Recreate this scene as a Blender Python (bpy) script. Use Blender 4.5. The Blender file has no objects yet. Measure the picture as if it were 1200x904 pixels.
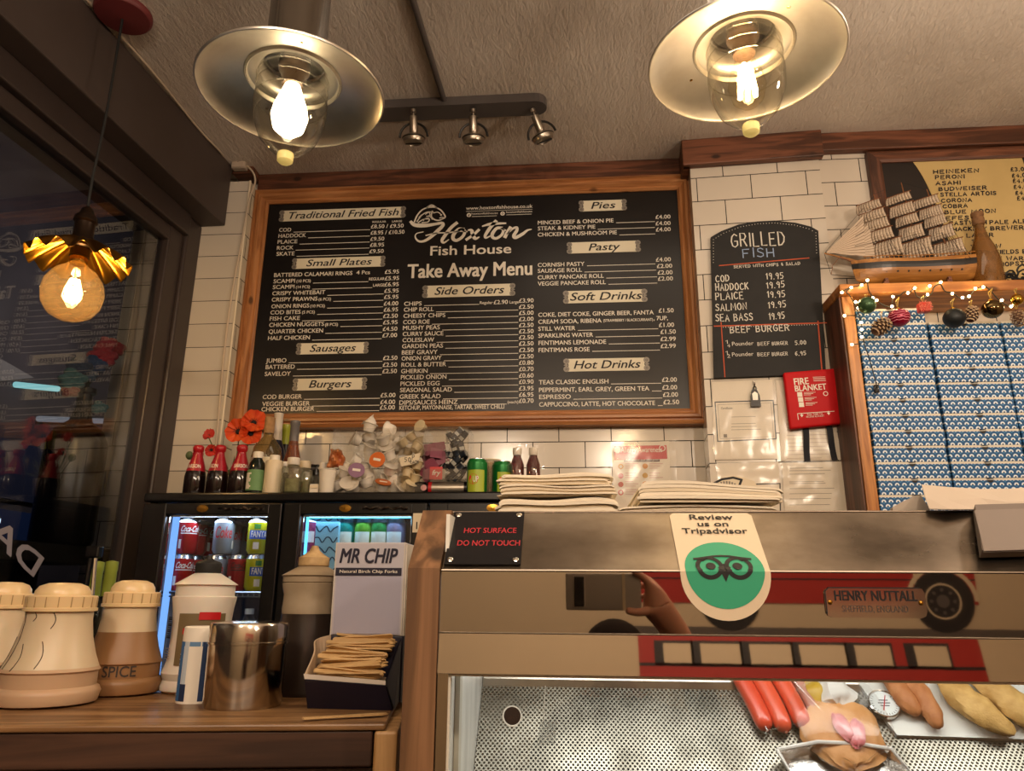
import bpy, bmesh, math, random
from mathutils import Vector, Matrix, Euler
random.seed(11)
S = bpy.context.scene
COL = S.collection
R_ = math.radians
# ------------------------------------------------------------------ camera, world, lights, exposure
CZ = 1.55
FPX = 868.0
def cam_axes(yaw, pitch, roll):
    y, p, r = R_(yaw), R_(pitch), R_(roll)
    f = Vector((-math.sin(y)*math.cos(p), math.cos(y)*math.cos(p), math.sin(p)))
    rt = Vector((math.cos(y), math.sin(y), 0))
    up = rt.cross(f)
    return rt*math.cos(r)+up*math.sin(r), -rt*math.sin(r)+up*math.cos(r), f
RT, UP, FW = cam_axes(4.68, 15.8, 0.4)
cd = bpy.data.cameras.new('camera')
cam = bpy.data.objects.new('camera', cd); COL.objects.link(cam)
cd.sensor_width = 36; cd.lens = FPX/1200*36; cd.clip_start = .02
mw = Matrix((RT, UP, -FW)).transposed().to_4x4(); mw.translation = (0, 0, CZ)
cam.matrix_world = mw
S.camera = cam
S.view_settings.view_transform = 'Standard'; S.view_settings.look = 'None'
S.view_settings.gamma = 1; S.view_settings.use_curve_mapping = False
S.view_settings.exposure = 0.0
S.cycles.use_denoising = True
S.cycles.max_bounces = 10; S.cycles.transparent_max_bounces = 24; S.cycles.glossy_bounces = 6
S.cycles.sample_clamp_indirect = 4.0
S.cycles.caustics_reflective = False; S.cycles.caustics_refractive = False
w = bpy.data.worlds.new('night'); S.world = w; w.use_nodes = True
w.node_tree.nodes['Background'].inputs[0].default_value = (.10, .13, .22, 1)
w.node_tree.nodes['Background'].inputs[1].default_value = .05
WARM = (1.0, .76, .52)
def light(name, kind, loc, energy, col=WARM, size=.1, size_y=None, rot=(0, 0, 0), parent=None, spread=None):
    l = bpy.data.lights.new(name, kind); l.energy = energy; l.color = col
    if kind == 'AREA':
        l.size = size
        if size_y: l.shape = 'RECTANGLE'; l.size_y = size_y
        if spread: l.spread = spread
    else: l.shadow_soft_size = size
    o = bpy.data.objects.new(name, l); COL.objects.link(o); o.location = loc; o.rotation_euler = rot
    if parent: o.parent = parent
    return o
# added area fills: one behind the camera, one over the back bar
light('room_fill_light', 'AREA', (0.3, -1.2, 3.2), 10, (1, .80, .60), 2.4, 1.6)
light('room_fill_light', 'AREA', (0.45, 1.75, 3.25), 4, (1, .80, .60), 1.4, 0.5)
# added point fills that brighten the ceiling, out of the frame (right of it and behind the camera)
for _p, _e in (((1.24, 1.2, 2.58), 22), ((-.54, -.75, 2.68), 40), ((.34, -.75, 2.68), 40), ((1.24, -.75, 2.68), 34), ((2.1, 1.2, 2.62), 15)):
    light('offscreen_fill_light', 'POINT', _p, _e, (1, .81, .62), .06)
PEND_W, BRASS_W = 9.0, 7.0

# ------------------------------------------------------------------ pixel rays (frame 1200 x 904) to points on real planes
def ray(px, py): return RT*((px-600)/FPX) + UP*(-(py-452)/FPX) + FW
EYE = Vector((0, 0, CZ))
def at(px, py, Y): d = ray(px, py); return EYE + d*(Y/d.y)
def atz(px, py, Z): d = ray(px, py); return EYE + d*((Z-CZ)/d.z)
def hit(px, py, pl):
    p0, n = pl; d = ray(px, py)
    return EYE + d*((p0-EYE).dot(n)/d.dot(n))
# ------------------------------------------------------------------ materials
def lin(c):
    if isinstance(c, str):
        c = c.lstrip('#'); c = [int(c[i:i+2], 16)/255 for i in (0, 2, 4)]
        return tuple(x/12.92 if x <= .04045 else ((x+.055)/1.055)**2.4 for x in c)
    return tuple(c)
def newmat(name):
    m = bpy.data.materials.new(name); m.use_nodes = True
    nt = m.node_tree
    return m, nt, nt.nodes['Principled BSDF'], nt.links
def N(nt, t, **kw):
    n = nt.nodes.new(t)
    for k, v in kw.items(): setattr(n, k, v)
    return n
def ramp(nt, stops):
    n = nt.nodes.new('ShaderNodeValToRGB'); e = n.color_ramp.elements
    while len(e) < len(stops): e.new(.5)
    for i, (p, c) in enumerate(stops): e[i].position = p; e[i].color = (*lin(c), 1)
    return n
def objco(nt, scale=(1, 1, 1), loc=(0, 0, 0), rot=(0, 0, 0)):
    t = N(nt, 'ShaderNodeTexCoord'); mp = N(nt, 'ShaderNodeMapping')
    mp.inputs['Scale'].default_value = scale; mp.inputs['Location'].default_value = loc; mp.inputs['Rotation'].default_value = rot
    nt.links.new(t.outputs['Object'], mp.inputs['Vector']); return mp
def mat(name, col, rough=.5, metal=0.0, emit=0.0, ecol=None, var=None, bump=None, spec=None, coat=0.0, sss=0):
    m, nt, b, L = newmat(name)
    b.inputs['Base Color'].default_value = (*lin(col), 1)
    b.inputs['Roughness'].default_value = rough; b.inputs['Metallic'].default_value = metal
    if spec is not None: b.inputs['Specular IOR Level'].default_value = spec
    if coat: b.inputs['Coat Weight'].default_value = coat; b.inputs['Coat Roughness'].default_value = .08
    if sss: b.inputs['Subsurface Weight'].default_value = sss; b.inputs['Subsurface Scale'].default_value = .01
    if emit:
        b.inputs['Emission Color'].default_value = (*lin(ecol or col), 1); b.inputs['Emission Strength'].default_value = emit
    if var:
        sc, c2 = var[:2]
        nz = N(nt, 'ShaderNodeTexNoise'); nz.inputs['Scale'].default_value = sc; nz.inputs['Detail'].default_value = 5
        L.new(objco(nt, var[2] if len(var) > 2 else (1, 1, 1)).outputs[0], nz.inputs['Vector'])
        r = ramp(nt, [(.32, col), (.68, c2)]); L.new(nz.outputs['Fac'], r.inputs[0]); L.new(r.outputs[0], b.inputs['Base Color'])
    if bump:
        sc, st = bump[:2]
        nz = N(nt, 'ShaderNodeTexNoise'); nz.inputs['Scale'].default_value = sc; nz.inputs['Detail'].default_value = 6
        L.new(objco(nt, bump[2] if len(bump) > 2 else (1, 1, 1)).outputs[0], nz.inputs['Vector'])
        bp = N(nt, 'ShaderNodeBump'); bp.inputs['Strength'].default_value = st; bp.inputs['Distance'].default_value = .004
        L.new(nz.outputs['Fac'], bp.inputs['Height']); L.new(bp.outputs[0], b.inputs['Normal'])
    return m
def wood(name, c1, c2, axis='x', scale=1.0, rough=.55, knots=True, dark=None):
    m, nt, b, L = newmat(name)
    k = {'x': (1.6, 22, 22), 'y': (22, 1.6, 22), 'z': (22, 22, 1.6)}[axis]
    co = objco(nt, tuple(v*scale for v in k))
    nz = N(nt, 'ShaderNodeTexNoise'); nz.inputs['Scale'].default_value = 1.6; nz.inputs['Detail'].default_value = 7; nz.inputs['Distortion'].default_value = 1.1
    L.new(co.outputs[0], nz.inputs['Vector'])
    r = ramp(nt, [(.25, dark or c2), (.45, c2), (.62, c1), (.8, c1)]); L.new(nz.outputs['Fac'], r.inputs[0])
    out = r.outputs[0]
    if knots:
        kk = {'x': (5, 9, 9), 'y': (9, 5, 9), 'z': (9, 9, 5)}[axis]
        vo = N(nt, 'ShaderNodeTexVoronoi'); vo.inputs['Scale'].default_value = 1.0
        L.new(objco(nt, kk).outputs[0], vo.inputs['Vector'])
        rk = ramp(nt, [(.06, (0, 0, 0)), (.12, (1, 1, 1))]); L.new(vo.outputs['Distance'], rk.inputs[0])
        mx = N(nt, 'ShaderNodeMix', data_type='RGBA'); mx.inputs['A'].default_value = (*[x*.35 for x in lin(c2)], 1)
        L.new(rk.outputs[0], mx.inputs['Factor']); L.new(out, mx.inputs['B']); out = mx.outputs['Result']
    L.new(out, b.inputs['Base Color']); b.inputs['Roughness'].default_value = rough
    bp = N(nt, 'ShaderNodeBump'); bp.inputs['Strength'].default_value = .25; bp.inputs['Distance'].default_value = .003
    L.new(nz.outputs['Fac'], bp.inputs['Height']); L.new(bp.outputs[0], b.inputs['Normal'])
    return m
def tiles(name, axis, u0, v0, bw=.2, bh=.1, col='#d6ccbd', grout='#120e0c', mortar=.0018):
    m, nt, b, L = newmat(name)
    t = N(nt, 'ShaderNodeTexCoord'); sp = N(nt, 'ShaderNodeSeparateXYZ'); cb = N(nt, 'ShaderNodeCombineXYZ')
    L.new(t.outputs['Object'], sp.inputs[0])
    a = N(nt, 'ShaderNodeMath', operation='SUBTRACT'); a.inputs[1].default_value = u0
    c = N(nt, 'ShaderNodeMath', operation='SUBTRACT'); c.inputs[1].default_value = v0
    L.new(sp.outputs['XYZ'.index(axis.upper())], a.inputs[0]); L.new(sp.outputs[2], c.inputs[0])
    L.new(a.outputs[0], cb.inputs[0]); L.new(c.outputs[0], cb.inputs[1])
    br = N(nt, 'ShaderNodeTexBrick'); br.offset = .5; br.offset_frequency = 2
    br.inputs['Scale'].default_value = 1; br.inputs['Brick Width'].default_value = bw; br.inputs['Row Height'].default_value = bh
    br.inputs['Mortar Size'].default_value = mortar; br.inputs['Mortar Smooth'].default_value = .15; br.inputs['Bias'].default_value = 0
    c1 = lin(col)
    br.inputs['Color1'].default_value = (*c1, 1); br.inputs['Color2'].default_value = (*[x*.93 for x in c1], 1); br.inputs['Mortar'].default_value = (*lin(grout), 1)
    L.new(cb.outputs[0], br.inputs['Vector']); L.new(br.outputs['Color'], b.inputs['Base Color'])
    rr = N(nt, 'ShaderNodeMapRange'); rr.inputs['To Min'].default_value = .16; rr.inputs['To Max'].default_value = .9
    L.new(br.outputs['Fac'], rr.inputs['Value']); L.new(rr.outputs[0], b.inputs['Roughness'])
    inv = N(nt, 'ShaderNodeMath', operation='SUBTRACT'); inv.inputs[0].default_value = 1; L.new(br.outputs['Fac'], inv.inputs[1])
    nz = N(nt, 'ShaderNodeTexNoise'); nz.inputs['Scale'].default_value = 9; L.new(t.outputs['Object'], nz.inputs['Vector'])
    ad = N(nt, 'ShaderNodeMath', operation='MULTIPLY_ADD'); ad.inputs[1].default_value = .35; L.new(nz.outputs['Fac'], ad.inputs[0]); L.new(inv.outputs[0], ad.inputs[2])
    bp = N(nt, 'ShaderNodeBump'); bp.inputs['Strength'].default_value = .35; bp.inputs['Distance'].default_value = .002
    L.new(ad.outputs[0], bp.inputs['Height']); L.new(bp.outputs[0], b.inputs['Normal'])
    return m
def glass(name, tint=(1, 1, 1), base=.05, gain=.8, power=4.0, rough=.02, haze=None):
    m = bpy.data.materials.new(name); m.use_nodes = True; nt = m.node_tree; L = nt.links
    nt.nodes.remove(nt.nodes['Principled BSDF']); out = nt.nodes['Material Output']
    tr = N(nt, 'ShaderNodeBsdfTransparent'); tr.inputs[0].default_value = (*lin(tint), 1)
    gl = N(nt, 'ShaderNodeBsdfGlossy'); gl.inputs['Roughness'].default_value = rough
    lw = N(nt, 'ShaderNodeLayerWeight'); lw.inputs[0].default_value = .5
    p = N(nt, 'ShaderNodeMath', operation='POWER'); p.inputs[1].default_value = power
    ma = N(nt, 'ShaderNodeMath', operation='MULTIPLY_ADD'); ma.inputs[1].default_value = gain; ma.inputs[2].default_value = base
    L.new(lw.outputs['Facing'], p.inputs[0]); L.new(p.outputs[0], ma.inputs[0])
    mx = N(nt, 'ShaderNodeMixShader'); L.new(ma.outputs[0], mx.inputs[0])
    first = tr.outputs[0]
    if haze:
        df = N(nt, 'ShaderNodeBsdfDiffuse'); df.inputs[0].default_value = (*lin(haze[0]), 1)
        m2 = N(nt, 'ShaderNodeMixShader'); m2.inputs[0].default_value = haze[1]
        L.new(tr.outputs[0], m2.inputs[1]); L.new(df.outputs[0], m2.inputs[2]); first = m2.outputs[0]
    L.new(first, mx.inputs[1]); L.new(gl.outputs[0], mx.inputs[2]); L.new(mx.outputs[0], out.inputs['Surface'])
    return m
def emis(name, col, s):
    m = bpy.data.materials.new(name); m.use_nodes = True; nt = m.node_tree
    nt.nodes.remove(nt.nodes['Principled BSDF']); e = N(nt, 'ShaderNodeEmission')
    e.inputs[0].default_value = (*lin(col), 1); e.inputs[1].default_value = s
    nt.links.new(e.outputs[0], nt.nodes['Material Output'].inputs['Surface']); return m
# ------------------------------------------------------------------ mesh helpers
def tag(o, label=None, cat=None, group=None, kind=None):
    if label: o['label'] = label
    if cat: o['category'] = cat
    if group: o['group'] = group
    if kind: o['kind'] = kind
    return o
def thing(name, label, cat, loc=(0, 0, 0), rz=0.0, group=None, rot=None):
    o = bpy.data.objects.new(name, None); COL.objects.link(o); o.empty_display_size = .02
    o.location = loc; o.rotation_euler = rot or (0, 0, rz)
    return tag(o, label, cat, group)
def owm(o): return Matrix.Translation(o.location) @ o.rotation_euler.to_matrix().to_4x4()
def FR(o, right=(1, 0, 0), up=(0, 0, 1), n=None):
    r = Vector(right).normalized(); u = Vector(up); u = (u - r*u.dot(r)).normalized()
    k = Vector(n) if n is not None else r.cross(u)
    m = Matrix.Identity(4)
    for i in range(3): m[i][0], m[i][1], m[i][2], m[i][3] = r[i], u[i], k[i], o[i]
    return m
TXT = {}
def glyphs(s, bold):
    k = (s, bold)
    if k not in TXT:
        c = bpy.data.curves.new('t', 'FONT'); c.body = s; c.size = 1; c.offset = bold; c.resolution_u = 3; c.fill_mode = 'FRONT'
        o = bpy.data.objects.new('t', c); me = o.to_mesh()
        v = [tuple(x.co) for x in me.vertices]; f = [tuple(p.vertices) for p in me.polygons]
        o.to_mesh_clear(); bpy.data.objects.remove(o); bpy.data.curves.remove(c)
        TXT[k] = (v, f)
    return TXT[k]
_h = [p[1] for p in glyphs('H', 0.0)[0]]; CAPH = max(_h) - min(_h)
def smooth_line(p, n=5):
    p = [Vector(q) for q in p]
    if len(p) < 3: return p
    out = []
    for i in range(len(p)-1):
        a, b, c, d = p[max(i-1, 0)], p[i], p[i+1], p[min(i+2, len(p)-1)]
        for k in range(n):
            t = k/n
            out.append(.5*((2*b)+(c-a)*t+(2*a-5*b+4*c-d)*t*t+(3*b-a-3*c+d)*t**3))
    return out+[p[-1]]
class B:
    def __init__(self, root=None): self.v = []; self.f = []; self.mi = []; self.sm = []; self.mats = []; self.root = root
    def _m(self, m):
        if m not in self.mats: self.mats.append(m)
        return self.mats.index(m)
    def add(self, vs, fs, m, smooth=False, M=None):
        o = len(self.v); i = self._m(m)
        self.v += [(M @ Vector(p)) if M is not None else Vector(p) for p in vs]
        for q in fs: self.f.append(tuple(o+k for k in q)); self.mi.append(i); self.sm.append(smooth)
        return self
    def bmadd(self, bm, m, smooth=False, M=None):
        bm.verts.index_update()
        self.add([tuple(x.co) for x in bm.verts], [tuple(x.index for x in f.verts) for f in bm.faces], m, smooth, M); bm.free(); return self
    def box(self, c, s, m, bev=0.0, M=None, rot=None, seg=2):
        bm = bmesh.new(); bmesh.ops.create_cube(bm, size=1)
        for x in bm.verts: x.co = Vector((x.co.x*s[0], x.co.y*s[1], x.co.z*s[2]))
        if bev: bmesh.ops.bevel(bm, geom=bm.edges[:], offset=min(bev, min(s)*.45), segments=seg, profile=.5, affect='EDGES')
        T = Matrix.Translation(c)
        if rot: T = T @ Euler(rot).to_matrix().to_4x4()
        return self.bmadd(bm, m, bool(bev) and seg > 2, (M @ T) if M is not None else T)
    def box2(self, a, b, m, bev=0.0, M=None):
        a, b = Vector(a), Vector(b); return self.box((a+b)/2, [abs(x) for x in (b-a)], m, bev, M)
    def lathe(self, prof, m, seg=24, M=None, c=(0, 0, 0), smooth=True, fn=None, a0=0, a1=None):
        full = a1 is None; n = seg if full else seg+1; A = 2*math.pi if full else a1-a0
        vs = []; fs = []
        for r, z in prof:
            for k in range(n):
                t = a0+A*k/seg
                rr, zz = (r, z) if fn is None else fn(r, z, t)
                vs.append((c[0]+rr*math.cos(t), c[1]+rr*math.sin(t), c[2]+zz))
        for i in range(len(prof)-1):
            for k in range(seg):
                k2 = (k+1) % n
                a, b_, c_, d = i*n+k, i*n+k2, (i+1)*n+k2, (i+1)*n+k
                fs.append((a, b_, c_, d))
        if full:
            if prof[0][0] > 1e-5: fs.append(tuple(range(n))[::-1])
            if prof[-1][0] > 1e-5: fs.append(tuple((len(prof)-1)*n+k for k in range(n)))
        return self.add(vs, fs, m, smooth, M)
    def shell(self, prof, m, t=.002, **k):
        return self.lathe(list(prof)+[(max(r-t, 1e-6), z) for r, z in reversed(prof)]+[prof[0]], m, **k)
    def cyl(self, p, q, r, m, seg=16, r2=None, smooth=True):
        p, q = Vector(p), Vector(q); d = q-p; L = d.length
        M = Matrix.Translation(p) @ d.to_track_quat('Z', 'Y').to_matrix().to_4x4()
        r2 = r if r2 is None else r2
        return self.lathe([(r, 0), (r2, L)], m, seg, M, smooth=smooth)
    def ball(self, c, r, m, seg=16, sc=(1, 1, 1), M=None):
        n = max(seg//2, 4)
        prof = [(max(r*math.sin(math.pi*i/n), 1e-6), -r*math.cos(math.pi*i/n)) for i in range(n+1)]
        T = Matrix.Translation(c) @ Matrix.Diagonal((*sc, 1))
        return self.lathe(prof, m, seg, (M @ T) if M is not None else T)
    def tube(self, pts, r, m, seg=8, closed=False, caps=True):
        P = [Vector(p) for p in pts]; n = len(P); vs = []; fs = []; u = None
        rr = r if isinstance(r, (list, tuple)) else [r]*n
        for i in range(n):
            if closed: d = P[(i+1) % n]-P[i-1]
            else: d = P[min(i+1, n-1)]-P[max(i-1, 0)]
            if d.length < 1e-9: d = Vector((0, 0, 1))
            d.normalize()
            if u is None: u = d.orthogonal().normalized()
            else:
                u = u-d*u.dot(d); u = u.normalized() if u.length > 1e-6 else d.orthogonal().normalized()
            w_ = d.cross(u)
            for k in range(seg):
                a = 2*math.pi*k/seg; vs.append(P[i]+(u*math.cos(a)+w_*math.sin(a))*rr[i])
        for i in range(n if closed else n-1):
            j = (i+1) % n
            for k in range(seg): fs.append((i*seg+k, i*seg+(k+1) % seg, j*seg+(k+1) % seg, j*seg+k))
        if caps and not closed: fs += [tuple(range(seg))[::-1], tuple((n-1)*seg+k for k in range(seg))]
        return self.add(vs, fs, m, True, None)
    def prism(self, pts, d, m, M=None, smooth=False):
        n = len(pts); vs = [(p[0], p[1], 0) for p in pts]+[(p[0], p[1], d) for p in pts]
        fs = [tuple(range(n))[::-1], tuple(range(n, 2*n))]+[(i, (i+1) % n, n+(i+1) % n, n+i) for i in range(n)]
        return self.add(vs, fs, m, smooth, M)
    def flat(self, pts, m, M=None, z=0.0): return self.add([(p[0], p[1], z) for p in pts], [tuple(range(len(pts)))], m, False, M)
    def rect(self, x0, y0, x1, y1, m, M=None, z=0.0): return self.flat([(x0, y0), (x1, y0), (x1, y1), (x0, y1)], m, M, z)
    def disc(self, c, r, m, M=None, z=0.0, seg=28, sc=(1, 1)):
        return self.flat([(c[0]+r*sc[0]*math.cos(2*math.pi*k/seg), c[1]+r*sc[1]*math.sin(2*math.pi*k/seg)) for k in range(seg)], m, M, z)
    def ring(self, c, r0, r1, m, M=None, z=0.0, seg=28, a0=0, a1=2*math.pi, sc=(1, 1)):
        vs = []; fs = []
        for k in range(seg+1):
            a = a0+(a1-a0)*k/seg
            for r in (r0, r1): vs.append((c[0]+r*sc[0]*math.cos(a), c[1]+r*sc[1]*math.sin(a), z))
        for k in range(seg): fs.append((2*k, 2*k+1, 2*k+3, 2*k+2))
        return self.add(vs, fs, m, False, M)
    def ribbon(self, pts, wd, m, M=None, z=0.0, sm=0):
        p = [Vector((q[0], q[1])) for q in pts]
        if sm: p = [Vector((q[0], q[1])) for q in smooth_line([(a.x, a.y, 0) for a in p], sm)]
        n = len(p); W = wd if isinstance(wd, (list, tuple)) else None
        vs = []; fs = []
        for i in range(n):
            d = p[min(i+1, n-1)]-p[max(i-1, 0)]
            if d.length < 1e-9: d = Vector((1, 0))
            d.normalize(); k = Vector((-d.y, d.x))
            if W: t = i/(n-1)*(len(W)-1); a = int(min(t, len(W)-2)); ww = W[a]+(W[a+1]-W[a])*(t-a)
            else: ww = wd
            ext = d*(ww*.3)*(-1 if i == 0 else 1 if i == n-1 else 0)
            vs += [(*(p[i]+ext+k*ww/2), z), (*(p[i]+ext-k*ww/2), z)]
        for i in range(n-1): fs.append((2*i, 2*i+1, 2*i+3, 2*i+2))
        return self.add(vs, fs, m, False, M)
    def text(self, s, M, h, m, w=None, bold=0.0, shear=0.0, al='l', z=.0006, sx=1.0):
        v, f = glyphs(s, 0.0)
        if not v: return self
        x0 = min(p[0] for p in v); x1 = max(p[0] for p in v); k = h/CAPH
        kx = w/(x1-x0) if w else k*sx
        wd = (x1-x0)*kx; ox = {'l': 0, 'c': -wd/2, 'r': -wd}[al]
        offs = [(0, 0)] if not bold else [(-1, -.6), (1, -.6), (-1, .6), (1, .6)]
        for i, (a, c) in enumerate(offs):   # heavier weight: the letter printed four times, a hair apart
            dx, dy = a*bold*k*.62, c*bold*k*.62
            self.add([((p[0]-x0)*kx+ox+shear*p[1]*k+dx, p[1]*k+dy, z+i*.00006) for p in v], f, m, False, M)
        return self
    def stroke(self, s, M, h, m, wd, w=None, al='l', z=.0006, jit=0.0, shear=0.0):
        x = 0.0; segs = []
        for ch in s:
            if ch == ' ': x += .5; continue
            g = SF.get(ch)
            if not g: x += .5; continue
            gw = max(p[0] for l in g for p in l)
            dy = random.uniform(-jit, jit); sc = 1+random.uniform(-jit, jit)
            for l in g: segs.append([(x+p[0], dy+p[1]*sc) for p in l])
            x += gw+.28
        x -= .28; kx = w/x if w else h
        ox = {'l': 0, 'c': -x*kx/2, 'r': -x*kx}[al]
        for l in segs: self.ribbon([(p[0]*kx+ox+shear*p[1]*h, p[1]*h) for p in l], wd, m, M, z)
        return self
    def build(self, name, parent=None, label=None, cat=None, group=None, kind=None, loc=None, rz=0.0, rot=None):
        me = bpy.data.meshes.new(name); T = None
        if parent is not None:
            if self.root is not None and not isinstance(self.root, str): T = owm(self.root).inverted()
        elif loc is not None and not isinstance(self.root, str):
            T = (Matrix.Translation(loc) @ (Euler(rot) if rot else Euler((0, 0, rz))).to_matrix().to_4x4()).inverted()
        me.from_pydata([tuple(T @ p) if T is not None else tuple(p) for p in self.v], [], self.f)
        for m in self.mats: me.materials.append(m)
        me.polygons.foreach_set('material_index', self.mi); me.polygons.foreach_set('use_smooth', self.sm)
        me.validate(); me.update()
        if any(self.sm): me.set_sharp_from_angle(angle=R_(42))
        o = bpy.data.objects.new(name, me); COL.objects.link(o)
        if parent is not None: o.parent = parent
        elif loc is not None: o.location = loc; o.rotation_euler = rot or (0, 0, rz)
        return tag(o, label, cat, group, kind)
def fixn(o):
    bm = bmesh.new(); bm.from_mesh(o.data); bmesh.ops.recalc_face_normals(bm, faces=bm.faces[:]); bm.to_mesh(o.data); bm.free(); return o
def dup(root, loc, rz=None, label=None, group=None, rot=None):
    r = root.copy(); COL.objects.link(r); r.location = loc
    if rz is not None: r.rotation_euler = (0, 0, rz)
    if rot is not None: r.rotation_euler = rot
    if label: r['label'] = label
    if group: r['group'] = group
    for ch in list(root.children):
        c = ch.copy(); COL.objects.link(c); c.parent = r
        for g in ch.children:
            d = g.copy(); COL.objects.link(d); d.parent = c
    return r
# a single-stroke alphabet for hand-chalked writing
_a = lambda *p: list(p)
SF = {
 'A': [_a((0, 0), (.28, 1), (.56, 0)), _a((.1, .36), (.46, .36))], 'B': [_a((0, 0), (0, 1), (.35, .95), (.42, .75), (.3, .55), (0, .52)), _a((.3, .54), (.5, .35), (.42, .08), (0, 0))],
 'C': [_a((.52, .85), (.3, 1), (.08, .8), (0, .45), (.1, .1), (.32, 0), (.54, .15))], 'D': [_a((0, 0), (0, 1), (.32, .92), (.52, .6), (.46, .25), (.25, .03), (0, 0))],
 'E': [_a((.45, 1), (0, 1), (0, 0), (.48, 0)), _a((0, .52), (.36, .52))], 'F': [_a((.48, 1), (0, 1), (0, 0)), _a((0, .52), (.36, .52))],
 'G': [_a((.52, .85), (.3, 1), (.08, .8), (0, .45), (.1, .1), (.32, 0), (.54, .15), (.54, .45), (.3, .45))], 'H': [_a((0, 0), (0, 1)), _a((.5, 0), (.5, 1)), _a((0, .5), (.5, .5))],
 'I': [_a((.05, 0), (.05, 1))], 'J': [_a((.36, 1), (.36, .2), (.2, 0), (0, .15))], 'K': [_a((0, 0), (0, 1)), _a((.48, 1), (0, .42)), _a((.14, .56), (.5, 0))],
 'L': [_a((0, 1), (0, 0), (.45, 0))], 'M': [_a((0, 0), (.05, 1), (.34, .3), (.63, 1), (.68, 0))], 'N': [_a((0, 0), (0, 1), (.5, 0), (.5, 1))],
 'O': [_a((.28, 1), (.06, .8), (0, .45), (.1, .1), (.3, 0), (.5, .15), (.56, .5), (.48, .85), (.28, 1))], 'P': [_a((0, 0), (0, 1), (.38, .96), (.48, .74), (.36, .5), (0, .46))],
 'Q': [_a((.28, 1), (.06, .8), (0, .45), (.1, .1), (.3, 0), (.5, .15), (.56, .5), (.48, .85), (.28, 1)), _a((.35, .25), (.6, -.1))], 'R': [_a((0, 0), (0, 1), (.38, .96), (.48, .74), (.36, .52), (0, .48)), _a((.24, .5), (.52, 0))],
 'S': [_a((.46, .85), (.28, 1), (.06, .9), (.06, .65), (.25, .52), (.45, .38), (.46, .12), (.25, 0), (0, .12))], 'T': [_a((0, 1), (.54, 1)), _a((.27, 1), (.27, 0))],
 'U': [_a((0, 1), (.02, .2), (.2, 0), (.4, .08), (.5, .3), (.5, 1))], 'V': [_a((0, 1), (.26, 0), (.52, 1))], 'W': [_a((0, 1), (.16, 0), (.36, .7), (.56, 0), (.72, 1))],
 'X': [_a((0, 0), (.5, 1)), _a((0, 1), (.5, 0))], 'Y': [_a((0, 1), (.26, .5), (.52, 1)), _a((.26, .5), (.26, 0))], 'Z': [_a((0, 1), (.5, 1), (0, 0), (.52, 0))],
 '0': [_a((.24, 1), (.04, .75), (.02, .25), (.22, 0), (.42, .2), (.44, .75), (.24, 1))], '1': [_a((0, .75), (.16, 1), (.16, 0))], '2': [_a((0, .8), (.2, 1), (.4, .8), (.35, .5), (0, 0), (.46, 0))],
 '3': [_a((0, .9), (.2, 1), (.4, .8), (.2, .55), (.42, .3), (.2, 0), (0, .1))], '4': [_a((.34, 0), (.34, 1), (0, .35), (.48, .35))], '5': [_a((.4, 1), (.06, 1), (.03, .56), (.28, .6), (.42, .35), (.25, .02), (0, .06))],
 '6': [_a((.38, .95), (.1, .7), (.02, .3), (.2, 0), (.4, .2), (.3, .48), (.04, .35))], '9': [_a((.38, .62), (.18, .5), (.02, .72), (.2, 1), (.38, .85), (.38, .5), (.3, 0))],
 '.': [_a((0, .02), (.06, .02))], '£': [_a((.42, .85), (.28, 1), (.14, .85), (.18, .4), (.02, 0), (.44, 0)), _a((.04, .48), (.34, .48))], '&': [_a((.5, 0), (.1, .8), (.24, 1), (.34, .8), (.05, .3), (.18, 0), (.5, .4))],
 '-': [_a((0, .45), (.3, .45))], 'i': [_a((.02, 0), (.02, .6))],
}
# ------------------------------------------------------------------ shared materials
YB = 2.803
PINE = wood('varnished pine', '#c58a58', '#a46c40', 'x', 1.0, .35, dark='#8f5a32')
PINEZ = wood('varnished pine upright', '#c58a58', '#a46c40', 'z', 1.0, .35, dark='#8f5a32')
DWOOD = wood('dark stained wood', '#7a4a33', '#52301f', 'x', 1.0, .5, dark='#412518')
DWOODZ = wood('dark stained wood upright', '#6a4230', '#472b1e', 'z', 1.0, .5, dark='#38211a')
HONEY = wood('honey pine', '#c98a4a', '#9c6230', 'x', .8, .4, dark='#8a5327')
HONEYZ = wood('honey pine upright', '#c98a4a', '#9c6230', 'z', .8, .4, dark='#8a5327')
POSTW = wood('worn wood post', '#8c6545', '#694a2e', 'z', 1.0, .55, dark='#523420')
BLACKP = mat('black gloss plastic', '#0b0b0d', .22)
BLACKM = mat('black matt', '#141414', .6)
WHITEP = mat('white plastic', '#e8e0d2', .35)
CREAM = mat('cream plastic', '#e2d2b4', .4)
PAPER = mat('white paper', '#e9e0d0', .8)
CHROME = mat('chrome', '#c9c4bc', .12, 1.0)
STEEL = mat('brushed steel', '#b9b0a4', .28, 1.0, bump=(60, .06, (1, 30, 30)))
GREYM = mat('grey painted metal', '#5b5654', .5)
BRASS = mat('brass', '#b98a3a', .25, 1.0)
INKW = mat('white print', '#e9e2d4', .6)
INKB = mat('black print', '#0d0c10', .6)
CLEAR = glass('clear glass', (.97, .98, .97), .05, .75)
ACRYL = glass('clear acrylic', (.985, .985, .98), .05, .7, 3.0, haze=('#e8e0d4', .02))
# ------------------------------------------------------------------ the room
pl_main = (Vector((0, YB, 0)), Vector((0, -1, 0)))
j0 = at(624.5, 518.4, YB)
b = B(); b.box2((-1.9, YB, 0), (.75, YB+.12, 3.34), tiles('back wall tiles', 'x', j0.x, j0.z))
b.build('wall_back', kind='structure')
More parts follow.
